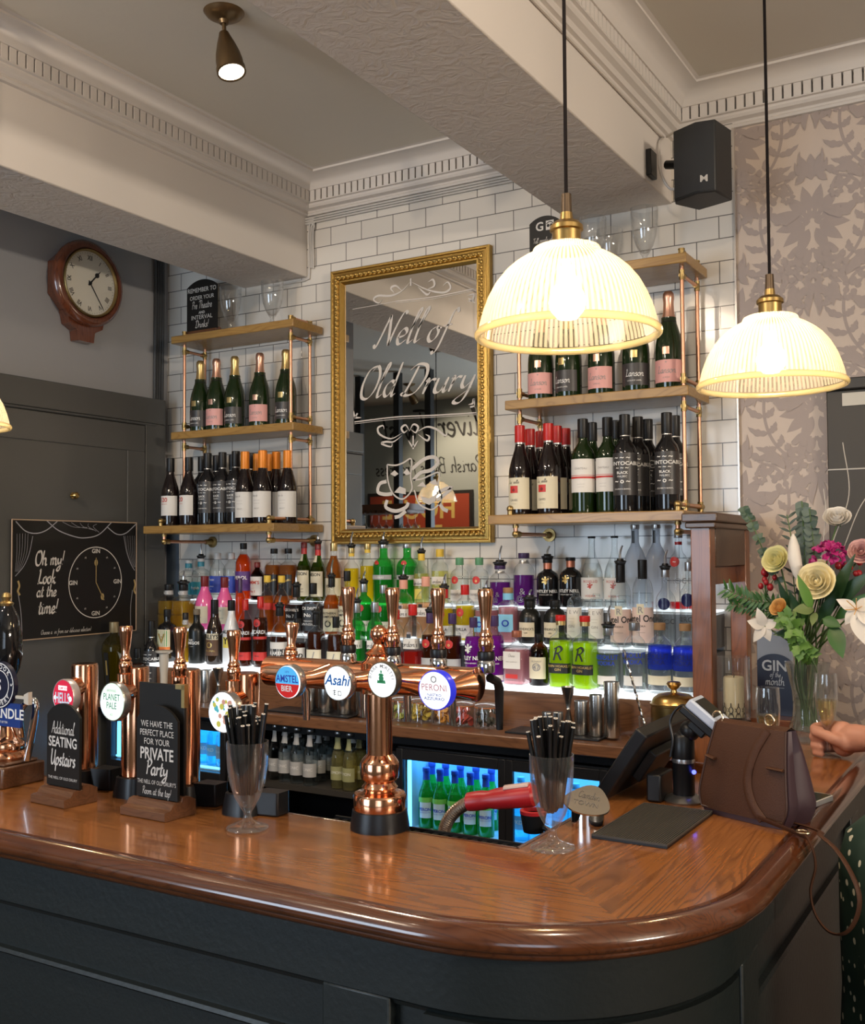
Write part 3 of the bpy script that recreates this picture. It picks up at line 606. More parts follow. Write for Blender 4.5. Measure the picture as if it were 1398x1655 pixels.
# ================================================================ PIPE SHELVES
M_COP = mat('copper_pipe', (.66, .36, .235), .36, 1.); M_BRS = mat('aged_brass', (.42, .30, .125), .4, 1.)
def pipe_shelf(label, xl, xr, lower_l, mid_y0, low_y0, px0, px1, zs):
    t = thing('pipe_shelf', label, 'shelf', ((xl+xr)/2, YW, zs[0])); T = .032
    for (z, x0, y0) in ((zs[0], lower_l, low_y0), (zs[1], xl, mid_y0), (zs[2], xl, mid_y0)):
        b = MB(); b.box(x0, xr, y0, YW-.02, z-T, z); world(b, 'shelf_board', W_SHELF, t, bevel=.003)
    yf, yb_ = mid_y0+.045, YW-.045
    for x in (px0, px1):
        for y in (yf, yb_):
            b = MB(); b.tube([(x, y, zs[0]), (x, y, zs[2]+.004)], .0066, 10); p = world(b, 'pipe', M_COP, t)
            for z in (zs[0]+.02, zs[1]-T-.028, zs[1]+.028, zs[2]-T-.028):
                b = MB(); b.tube([(x, y, z-.016), (x, y, z-.006), (x, y, z+.006), (x, y, z+.016)], [.0095, .0085, .0085, .0095], 10); world(b, 'fitting', M_BRS, t)
            b = MB(); b.tube([(x, y, zs[2]), (x, y, zs[2]+.020), (x, y, zs[2]+.0205), (x, y, zs[2]+.025)], [.0095, .0095, .011, .011], 10); world(b, 'fitting', M_BRS, t)
        for z in (zs[1]-T-.028, zs[1]+.028, zs[2]-T-.028, zs[2]+.016):
            if z > zs[2] and x == px0: continue
            b = MB(); b.tube([(x, yf, z), (x, yb_, z)], .0062, 10); world(b, 'pipe', M_COP, t)
            for y in (yf+.008, yb_-.008): b = MB(); b.tube([(x, y-.014, z), (x, y+.014, z)], .0092, 10); world(b, 'fitting', M_BRS, t)
        # bracket under the lowest board: elbow at the front, flange on the wall ; elbow above it
        xx = x + (.02 if x == px0 else 0)
        yo = low_y0+.03; z = zs[0]-T-.033
        b = MB(); b.tube([(xx, yo, zs[0]-T), (xx, yo, z)], .0075, 10); b.tube([(xx, yo, z), (xx, YW-.014, z)], .0068, 10)
        world(b, 'bracket', M_COP, t)
        b = MB(); b.tube([(xx, yo, zs[0]-T-.001), (xx, yo, zs[0]-T-.012)], .0105, 10); b.sphere((xx, yo, z), .0125, 12, 8); b.tube([(xx, yo+.008, z), (xx, yo+.028, z)], .0105, 10); world(b, 'fitting', M_BRS, t); b = MB(); b.tube([(xx, YW-.06, z), (xx, YW-.030, z), (xx, YW-.022, z), (xx, YW-.021, z), (xx, YW-.013, z)], [.0105, .0105, .013, .024, .024], 14)
        world(b, 'fitting', M_BRS, t)
        z = zs[0]+.020
        b = MB(); b.tube([(x, yo, z), (x, YW-.02, z)], .0068, 10); world(b, 'pipe', M_COP, t)
        b = MB(); b.tube([(x, yo, zs[0]), (x, yo, z)], .0095, 10); b.sphere((x, yo, z), .012, 12, 8); b.tube([(x, yo+.006, z), (x, yo+.024, z)], .010, 10); world(b, 'fitting', M_BRS, t)
        for y in (yf, yb_): b = MB(); b.tube([(x, y-.016, z), (x, y+.016, z)], .0105, 10); world(b, 'fitting', M_BRS, t)
    return t
ZSL = (1.738, 2.137, 2.546); ZSR = (1.746, 2.139, 2.558)
pipe_shelf('three tier pine shelf on copper pipes between dark panelling and mirror', -3.20, -2.545, -3.235, 3.235, 3.115, -3.165, -2.592, ZSL)
pipe_shelf('three tier pine shelf on copper pipes between mirror and wallpaper', -1.60, -.962, -1.635, 3.195, 3.13, -1.565, -.990, ZSR)
# ================================================================ MIRROR
M_GOLD = mat('gilt_frame', (.47, .30, .085), .38, 1., bump=.35, bscale=220); M_GOLDD = mat('dark_gilt', (.30, .19, .06), .5, .8)
mir = thing('wall_mirror', 'large gilt framed mirror etched with white script and theatre masks', 'mirror', (-2.13, YW-.012, 1.66))
xl, xr, zl, zh = -2.492, -1.766, 1.657, 2.763
FRM = Matrix(((1,0,0,0),(0,0,-1,YW-.0125),(0,1,0,0),(0,0,0,1)))
b = MB(); b.run([(0, .0), (0, .026), (-.004, .030), (-.010, .030), (-.014, .026), (-.020, .027), (-.030, .034), (-.036, .033), (-.040, .026), (-.046, .030), (-.052, .030), (-.056, .022), (-.060, .013)], [(xl, zl), (xl, zh), (xr, zh), (xr, zl)][::-1], closed=True)
b.v = [tuple(FRM @ Vector(p)) for p in b.v]; b.f = [f[::-1] for f in b.f]
world(b, 'frame', M_GOLD, mir, angle=30)
b = MB()
def orn(x0, z0, x1, z1):
    d = Vector((x1-x0, z1-z0)); L = d.length; d.normalize(); n = int(L/.021); px_ = Vector((d.y, -d.x))
    for k in range(n):
        c = Vector((x0, z0)) + d*(k+.5)*L/n; ang = math.atan2(d.y, d.x)
        b.sphere((c.x, YW-.0455, c.y), .0105, 8, 5, 0, (abs(d.x)*.9+abs(d.y)*.62, .42, abs(d.y)*.9+abs(d.x)*.62))
        c2 = c + d*.007 + px_*.0085; b.sphere((c2.x, YW-.0445, c2.y), .005, 6, 4)
i_ = .030
orn(xl+i_, zl+i_, xl+i_, zh-i_); orn(xr-i_, zh-i_, xr-i_, zl+i_); orn(xl+i_, zh-i_, xr-i_, zh-i_); orn(xr-i_, zl+i_, xl+i_, zl+i_)
world(b, 'frame_ornament', M_GOLD, mir)
yg = YW-.024
b = MB(); b.add([(xl+.05, yg, zl+.05), (xr-.05, yg, zl+.05), (xr-.05, yg, zh-.05), (xl+.05, yg, zh-.05)], [(0, 1, 2, 3)])
world(b, 'mirror_glass', mat('mirror_silver', (.74, .72, .68), .012, 1.), mir)
M_ETCH = mat('etched_frost', (.62, .57, .52), .7)
fm = lambda u, v: (u, yg-.001, v)
b = MB()
def mtext(t, px, py, hpx, st, sx=1., rot=0.):
    p = aty(px, py, yg); h = hpx*depth_at(px, yg)/FPX; V, Fc = lines_poly([(t, p.x, p.z, h, st, sx, rot)]); b.add([fm(u, v) for u, v in V], Fc)
mtext('Nell', 641, 557, 54, 'c', 1.04); mtext('of', 704, 551, 50, 'c', 1.1); mtext('Old', 606, 643, 54, 'c', .98); mtext('Drury', 703, 635, 52, 'c', 1.2)
def mp(px, py): p = aty(px, py, yg); return (p.x, p.z)
for pts, w in (([(573, 682), (640, 674), (705, 671), (770, 667)], .0045), ([(573, 685), (640, 677.5), (705, 674), (770, 670)], .0018), ([(640, 487), (700, 480), (766, 467)], .004), ([(570, 500), (620, 491), (640, 487)], .002), ([(640, 490), (700, 483), (766, 470)], .0018)):
    ribbon(b, [mp(*p) for p in pts], w, fm)
sc1 = [[(662, 697), (668, 686), (676, 690), (672, 699), (664, 694)], [(662, 697), (656, 687), (649, 692), (653, 699), (659, 695)], [(650, 700), (632, 709), (614, 702), (611, 692), (619, 688), (621, 694)],
       [(650, 704), (636, 714), (624, 714), (617, 717), (632, 722), (634, 714)], [(674, 698), (690, 690), (706, 694), (720, 704), (724, 696)], [(676, 702), (690, 712), (694, 706), (688, 702)], [(668, 704), (668, 726)], [(660, 712), (668, 722), (676, 712)],
       [(664, 455), (650, 470), (632, 478), (612, 478), (604, 484), (612, 490), (618, 484)], [(650, 470), (640, 462), (632, 466), (638, 474)], [(664, 455), (690, 468), (716, 473), (728, 466), (724, 456), (716, 462)], [(690, 468), (702, 462), (700, 452), (692, 456)], [(676, 464), (690, 476), (696, 472)], [(664, 450), (664, 462)],
       [(756, 478), (766, 476), (764, 486), (768, 490)], [(757, 482), (762, 486), (757, 487)], [(757, 654), (764, 652), (766, 645), (768, 660)], [(760, 658), (768, 656)], [(572, 664), (574, 674), (584, 675)], [(573, 676), (578, 668)]]
for s_ in sc1: ribbon(b, [mp(*p) for p in s_], .0085, fm, taper=True)
# tragedy and comedy masks with ribbons
mk = [[(626, 751), (640, 752), (652, 748), (665, 742), (664, 770), (666, 790), (656, 804), (646, 806), (634, 796), (627, 775), (626, 751)], [(668, 776), (682, 774), (696, 768), (710, 764), (708, 785), (714, 806), (702, 822), (690, 822), (676, 812), (670, 792)],
      [(625, 778), (614, 782), (611, 795), (622, 799), (634, 798)], [(666, 758), (686, 742), (702, 739), (708, 748), (696, 760), (680, 764), (668, 776)], [(626, 808), (624, 820), (640, 826), (656, 820), (660, 812)], [(656, 826), (646, 834), (638, 836)], [(706, 808), (720, 798), (730, 788), (716, 792), (706, 798)], [(710, 812), (716, 822), (724, 826)]]
for i, s_ in enumerate(mk): ribbon(b, [mp(*p) for p in s_], .006 if i < 2 else .014, fm, n=4)
for s_ in ([(631, 766), (638, 760), (644, 766), (638, 770)], [(652, 764), (658, 757), (664, 766), (657, 768)], [(637, 796), (646, 786), (656, 790), (656, 799), (646, 797)], [(674, 786), (684, 778), (690, 788), (682, 786)], [(694, 780), (704, 774), (708, 784), (700, 783)], [(680, 802), (694, 806), (708, 796), (704, 810), (694, 816), (684, 812)]): blob(b, [mp(*p) for p in s_], fm)
world(b, 'etched_lettering', M_ETCH, mir)
# ================================================================ PENDANT LAMPS
def ribs(n, d):
    return lambda a: 1.0 + d*(abs(math.sin(a*n/2))-.5)
M_BULB = emis('lamp_bulb', (1., .72, .40), PENDANT_POWER)
def shade_glass():
    m, n, l, p = _new('ribbed_lamp_glass'); n.remove(p); out = n['Material Output']
    tr = n.new('ShaderNodeBsdfTransparent'); tr.inputs[0].default_value = (1., .965, .90, 1)
    tl = n.new('ShaderNodeBsdfTranslucent'); tl.inputs[0].default_value = (1., .93, .78, 1)
    df = n.new('ShaderNodeBsdfDiffuse'); df.inputs[0].default_value = (.9, .85, .75, 1)
    gl = n.new('ShaderNodeBsdfGlossy'); gl.inputs['Roughness'].default_value = .12
    a = n.new('ShaderNodeMixShader'); a.inputs[0].default_value = .35; l.new(tl.outputs[0], a.inputs[1]); l.new(df.outputs[0], a.inputs[2])
    # ribs: thin glass in the grooves, thick prisms that scatter the light between them
    t = n.new('ShaderNodeTexCoord'); sx = n.new('ShaderNodeSeparateXYZ'); l.new(t.outputs['Object'], sx.inputs[0])
    at = n.new('ShaderNodeMath'); at.operation = 'ARCTAN2'; l.new(sx.outputs['X'], at.inputs[0]); l.new(sx.outputs['Y'], at.inputs[1])
    mu = n.new('ShaderNodeMath'); mu.operation = 'MULTIPLY'; mu.inputs[1].default_value = 100; l.new(at.outputs[0], mu.inputs[0])
    si = n.new('ShaderNodeMath'); si.operation = 'SINE'; l.new(mu.outputs[0], si.inputs[0])
    mr = n.new('ShaderNodeMapRange'); mr.inputs['From Min'].default_value = -1; mr.inputs['From Max'].default_value = .2; mr.inputs['To Min'].default_value = .12; mr.inputs['To Max'].default_value = .55
    l.new(si.outputs[0], mr.inputs[0])
    b_ = n.new('ShaderNodeMixShader'); l.new(mr.outputs[0], b_.inputs[0]); l.new(tr.outputs[0], b_.inputs[1]); l.new(a.outputs[0], b_.inputs[2])
    lw = n.new('ShaderNodeLayerWeight'); lw.inputs['Blend'].default_value = .3
    m2 = n.new('ShaderNodeMath'); m2.operation = 'MULTIPLY'; m2.inputs[1].default_value = .45; l.new(lw.outputs['Facing'], m2.inputs[0])
    x = n.new('ShaderNodeMixShader'); l.new(m2.outputs[0], x.inputs[0]); l.new(b_.outputs[0], x.inputs[1]); l.new(gl.outputs[0], x.inputs[2]); l.new(x.outputs[0], out.inputs['Surface']); return m
M_SHADE = shade_glass()
def pendant(label, x, y, zr, R=.150, group='glass pendant lamps over the bar'):
    t = thing('pendant_lamp', label, 'pendant lamp', (x, y, zr), 0, group)
    k = R/.15
    prof = [(.046, .150), (.054, .146), (.058, .136), (.070, .131), (.086, .121), (.102, .107), (.117, .088), (.129, .066), (.138, .042), (.1435, .022), (.145, .012)]
    MB().lathe([(r*k, z*k) for r, z in prof], 200, ribs(100, .010)).build('lamp_shade', M_SHADE, t, angle=80)
    b = MB(); b.lathe([((.147+.0055*math.cos(a))*k, (.005+.0065*math.sin(a))*k) for a in [2*PI*i/12 for i in range(13)]], 80); b.build('shade_rim', glass('lamp_rim_glass', (1., .95, .80), .25, .45, (1., .88, .55)), t, angle=80)
    b = MB(); b.lathe([(0, .205*k), (.010*k, .205*k), (.011*k, .192*k), (.020*k, .190*k), (.027*k, .183*k), (.0275*k, .176*k), (.0235*k, .174*k), (.0235*k, .146*k), (.048*k, .1455*k), (.048*k, .1435*k), (0, .1435*k)], 28); b.build('lamp_cap', mat('lamp_brass', (.40, .27, .10), .34, 1.), t)
    b = MB(); b.lathe([(0, .236*k), (.0085*k, .236*k), (.0095*k, .205*k), (0, .205*k)], 16); b.build('cord_grip', mat('dark_bronze', (.10, .07, .045), .4, .8), t)
    MB().tube([(0, 0, .23*k), (0, 0, 3.16-zr)], .0032*k, 8).build('cord', mat('black_flex', (.008, .006, .006), .8, spec=.1), t)
    MB().lathe([(0, 3.12-zr), (.04, 3.125-zr), (.05, 3.14-zr), (.05, 3.16-zr)], 20).build('ceiling_rose', mat('dark_bronze'), t)
    b = MB(); b.lathe([(0, .028), (.016, .031), (.027, .044), (.030, .058), (.026, .074), (.014, .092), (.012, .115), (0, .115)], 20); b.build('bulb', M_BULB, t)
    return t
def place_t(px, py, t): d = ray(px, py); return CAM + d*t
pA = place_t(917.5, 545, .303*FPX/300); pB = place_t(1247, 626, .303*FPX/236)
pendant('large glowing ribbed glass pendant in front of the upper copper-pipe shelf', pA.x, pA.y, pA.z)
pendant('glowing ribbed glass pendant hanging in front of the damask wallpaper', pB.x, pB.y, pB.z)
pendant('glass pendant cut by the frame edge beside the dark panelling', -2.515, 1.735, 1.962)
pm = aty(706, 811, 2*yg-.15)
pendant('pendant lamp seen only in the mirror', pm.x, .15, pm.z)
# ================================================================ CEILING SPOTLIGHTS
M_BRZ = mat('bronze_spot', (.17, .115, .06), .38, .9)
M_SPOTE = emis('spot_lamp', (1., .80, .55), 14.)
def spot(label, x, y, tgt, power, group='bronze ceiling spotlights'):
    z = 3.16; t = thing('ceiling_spotlight', label, 'spotlight', (x, y, z), 0, group)
    MB().lathe([(0, -.034), (.012, -.034), (.016, -.024), (.036, -.018), (.050, -.010), (.054, -.004), (.058, 0)], 28).build('ceiling_plate', M_BRZ, t)
    MB().tube([(0, 0, -.03), (.002, 0, -.075)], .006, 10).build('stem', M_BRZ, t)
    d = (Vector(tgt)-Vector((x, y, z))).normalized(); a = Vector((.002, 0, -.07)); M = align(a-d*.012, a+d*.13)
    MB().lathe([(0, 0), (.014, .002), (.018, .016), (.026, .04), (.034, .07), (.038, .095), (.038, .118), (.041, .12), (.041, .134), (.036, .135)], 26, M=M).build('spot_shade', M_BRZ, t)
    MB().lathe([(0, .130), (.0365, .1305)], 26, M=M).build('lamp_lens', M_SPOTE, t)
    spot_light('spotlight_beam', Vector((x, y, z)) + a + d*.16, tgt, power*PI, WARM, math.radians(105), .7, .035)
    return t
ps = atz(362, 20, 3.16)
spot('bronze spotlight on the ceiling above the clock side of the bar', ps.x, ps.y, ps + Vector((.45, -.12, -1.5)), 14)
for i, ((x, y), tgt, pw) in enumerate(FILL_SPOTS): spot('bronze ceiling spotlight above the room outside the picture', x, y, tgt, pw)
# ================================================================ BOTTLES
PF = {
 'champ': [(0,.0),(.80,0),(.97,.006),(1,.03),(1,.40),(.97,.47),(.88,.54),(.70,.62),(.54,.69),(.42,.76),(.36,.82),(.345,.90),(.36,.93),(.35,.975),(.28,1),(0,1)],
 'burg': [(0,0),(.8,0),(.97,.006),(1,.03),(1,.44),(.96,.51),(.84,.58),(.65,.66),(.48,.73),(.40,.79),(.37,.86),(.37,1),(0,1)],
 'bord': [(0,0),(.8,0),(.97,.006),(1,.03),(1,.58),(.97,.625),(.84,.67),(.60,.71),(.44,.745),(.39,.79),(.38,.88),(.40,.90),(.40,1),(0,1)],
 'spirit': [(0,0),(.8,0),(.97,.006),(1,.025),(1,.62),(.95,.67),(.78,.73),(.52,.785),(.40,.82),(.37,.87),(.37,1),(0,1)],
 'gin': [(0,0),(.8,0),(.97,.006),(1,.025),(1,.60),(.97,.645),(.86,.70),(.60,.745),(.42,.77),(.37,.80),(.37,1),(0,1)],
 'round': [(0,0),(.8,0),(.96,.008),(1,.03),(1,.58),(.96,.66),(.82,.735),(.60,.785),(.44,.81),(.42,.85),(.42,1),(0,1)],
 'flat': [(0,0),(.9,0),(.98,.008),(1,.02),(1,.64),(.98,.67),(.90,.70),(.60,.735),(.44,.755),(.42,.79),(.42,1),(0,1)],
 'tall': [(0,0),(.85,0),(.98,.006),(1,.02),(1,.60),(.94,.65),(.72,.70),(.48,.735),(.38,.77),(.36,.82),(.36,1),(0,1)],
 'bell': [(0,0),(.85,0),(.98,.006),(1,.02),(1,.42),(.96,.50),(.80,.58),(.56,.66),(.38,.73),(.30,.80),(.27,.88),(.27,1),(0,1)],
 'taper': [(0,0),(.8,0),(.86,.01),(.88,.05),(1,.50),(1,.56),(.90,.63),(.66,.70),(.44,.75),(.36,.79),(.36,1),(0,1)],
 'irish': [(0,0),(.85,0),(.98,.006),(1,.02),(1,.50),(.96,.57),(.80,.64),(.60,.69),(.46,.74),(.38,.80),(.35,.9),(.36,1),(0,1)],
 'jug': [(0,0),(.85,0),(.98,.006),(1,.03),(1,.48),(.96,.56),(.80,.64),(.56,.70),(.36,.74),(.30,.78),(.28,1),(0,1)],
 'flask': [(0,0),(.9,0),(.97,.006),(1,.03),(1,.72),(.96,.80),(.84,.86),(.62,.90),(.36,.93),(.34,1),(0,1)],
 'beer': [(0,0),(.85,0),(.97,.006),(1,.03),(1,.50),(.96,.56),(.80,.63),(.56,.71),(.44,.78),(.40,.86),(.40,.94),(.43,.945),(.43,1),(0,1)],
 'vase': [(0,0),(.62,0),(.70,.01),(.70,.06),(.78,.30),(.96,.56),(1,.64),(.92,.72),(.70,.78),(.42,.82),(.36,.84),(.36,1),(0,1)],
}
SQ = squircle(5); SQ8 = squircle(9)
G_CLEAR = glass('clear_glass', (.95, .97, .97), .10)
G_FROST = glass('frosted_glass', (.78, .82, .88), .08, .40, (.86, .91, .98), .2)
G_GREEN = glass('green_glass', (.10, .72, .20), .10, .12, (.15, .8, .25)); G_OLIVE = glass('olive_glass', (.22, .36, .07), .10)
G_DKG = mat('champagne_green_glass', (.010, .022, .006), .05, spec=.6); G_DKR = mat('dark_wine_glass', (.010, .006, .006), .05, spec=.6); G_BLK = mat('black_glass', (.008, .008, .009), .06, spec=.6)
G_BRN = glass('brown_glass', (.22, .09, .02), .10)
G_PNK = mat('pink_lacquer', (.75, .12, .34), .2, coat=.4); G_WHT = mat('white_lacquer', (.78, .80, .82), .2, coat=.4); G_MBLK = mat('matte_black_glass', (.009, .010, .009), .3, spec=.4)
def liq(name, c, d=.42, dc=None): return glass(name, c, .0, d, dc or c)
L_ORG = liq('orange_liqueur', (.95, .14, .015), .5, (1., .16, .02)); L_AMB = liq('amber_spirit', (.70, .24, .04)); L_WHK = liq('whisky', (.62, .25, .05)); L_DRM = liq('dark_rum', (.16, .035, .012)); L_RED = liq('red_liqueur', (.80, .06, .04), .4)
L_YEL = liq('yellow_liqueur', (.97, .80, .05), .4, (1., .86, .06)); L_LYL = liq('pale_yellow_gin', (.92, .90, .42), .35); L_LIM = liq('lime_gin', (.62, .88, .02), .55, (.68, .95, .02)); L_PUR = liq('purple_gin', (.28, .05, .42), .45, (.35, .06, .5)); L_MAG = liq('violet_gin', (.36, .02, .46), .5, (.42, .03, .55))
L_PNK = liq('pink_gin', (.97, .60, .64), .35, (1., .62, .66)); L_PCH = liq('peach_gin', (.97, .66, .42), .45); L_CLR = glass('clear_spirit', (.97, .985, .99), .03); L_TEQ = liq('gold_tequila', (.90, .64, .10), .3); L_GRN = liq('green_gin', (.10, .70, .18), .4); L_BLU = liq('blue_spirit', (.10, .17, .85), .38, (.08, .14, .80)); L_CRM = liq('berry_red', (.85, .05, .08), .4)
P_WHT = mat('white_paper', (.72, .70, .66), .6); P_CRM = mat('cream_paper', (.66, .60, .44), .6); P_BLK = mat('black_paper', (.014, .014, .015), .4); P_PNK = mat('pink_paper', (.72, .36, .33), .5); P_BLU = mat('blue_paper', (.03, .07, .42), .5); P_TEAL = mat('teal_paper', (.03, .22, .30), .5); P_RED = mat('red_paper', (.52, .03, .025), .5); P_LBL = mat('light_blue_paper', (.20, .50, .72), .5); P_GRY = mat('grey_paper', (.40, .40, .40), .5); P_CHR = mat('charcoal_label', (.035, .033, .034), .4); P_ORG = mat('orange_paper', (.75, .22, .05), .5); P_PUR = mat('purple_paper', (.10, .04, .20), .5); P_NAV = mat('navy_seal', (.008, .010, .06), .25); P_YEL = mat('yellow_paper', (.75, .62, .10), .5); P_GRN = mat('green_paper', (.10, .30, .10), .5)
I_BLK = mat('label_black_ink', (.015, .015, .016), .5); I_WHT = mat('label_white_ink', (.78, .77, .74), .5); I_RED = mat('label_red_ink', (.50, .05, .03), .5); I_BLU = mat('label_blue_ink', (.015, .05, .45), .4); I_GLD = mat('label_gold_ink', (.60, .42, .14), .35, .6); I_GRY = mat('label_grey_ink', (.28, .27, .26), .5); I_NAV = mat('label_navy_ink', (.006, .015, .14), .4); I_SIL = mat('label_silver_ink', (.5, .5, .5), .3, .8)
C_BLK = mat('black_cap', (.010, .0095, .0095), .38, spec=.35); C_GLD = mat('gold_foil', (.62, .46, .20), .32, .9); C_PNK = mat('rose_foil', (.66, .38, .28), .32, .9); C_ORG = mat('orange_foil', (.75, .24, .02), .38, .2); C_RED = mat('red_cap', (.50, .015, .012), .35); C_GRY = mat('grey_cap', (.12, .12, .125), .35); C_WHT = mat('white_cap', (.66, .66, .64), .4); C_GRN = mat('green_cap', (.10, .28, .14), .4); C_SIL = mat('silver_cap', (.55, .56, .57), .28, .9); C_BRN = mat('cork_stopper', (.32, .18, .08), .6); C_PUR = mat('purple_cap', (.05, .025, .09), .35); C_PCH = mat('peach_cap', (.75, .36, .26), .45); C_YEL = mat('yellow_cap', (.78, .52, .06), .45); C_DRD = mat('dark_red_cap', (.16, .012, .012), .35); C_TEAL = mat('teal_band', (.02, .20, .28), .4); C_COP = mat('copper_collar', (.55, .20, .12), .35, .7)
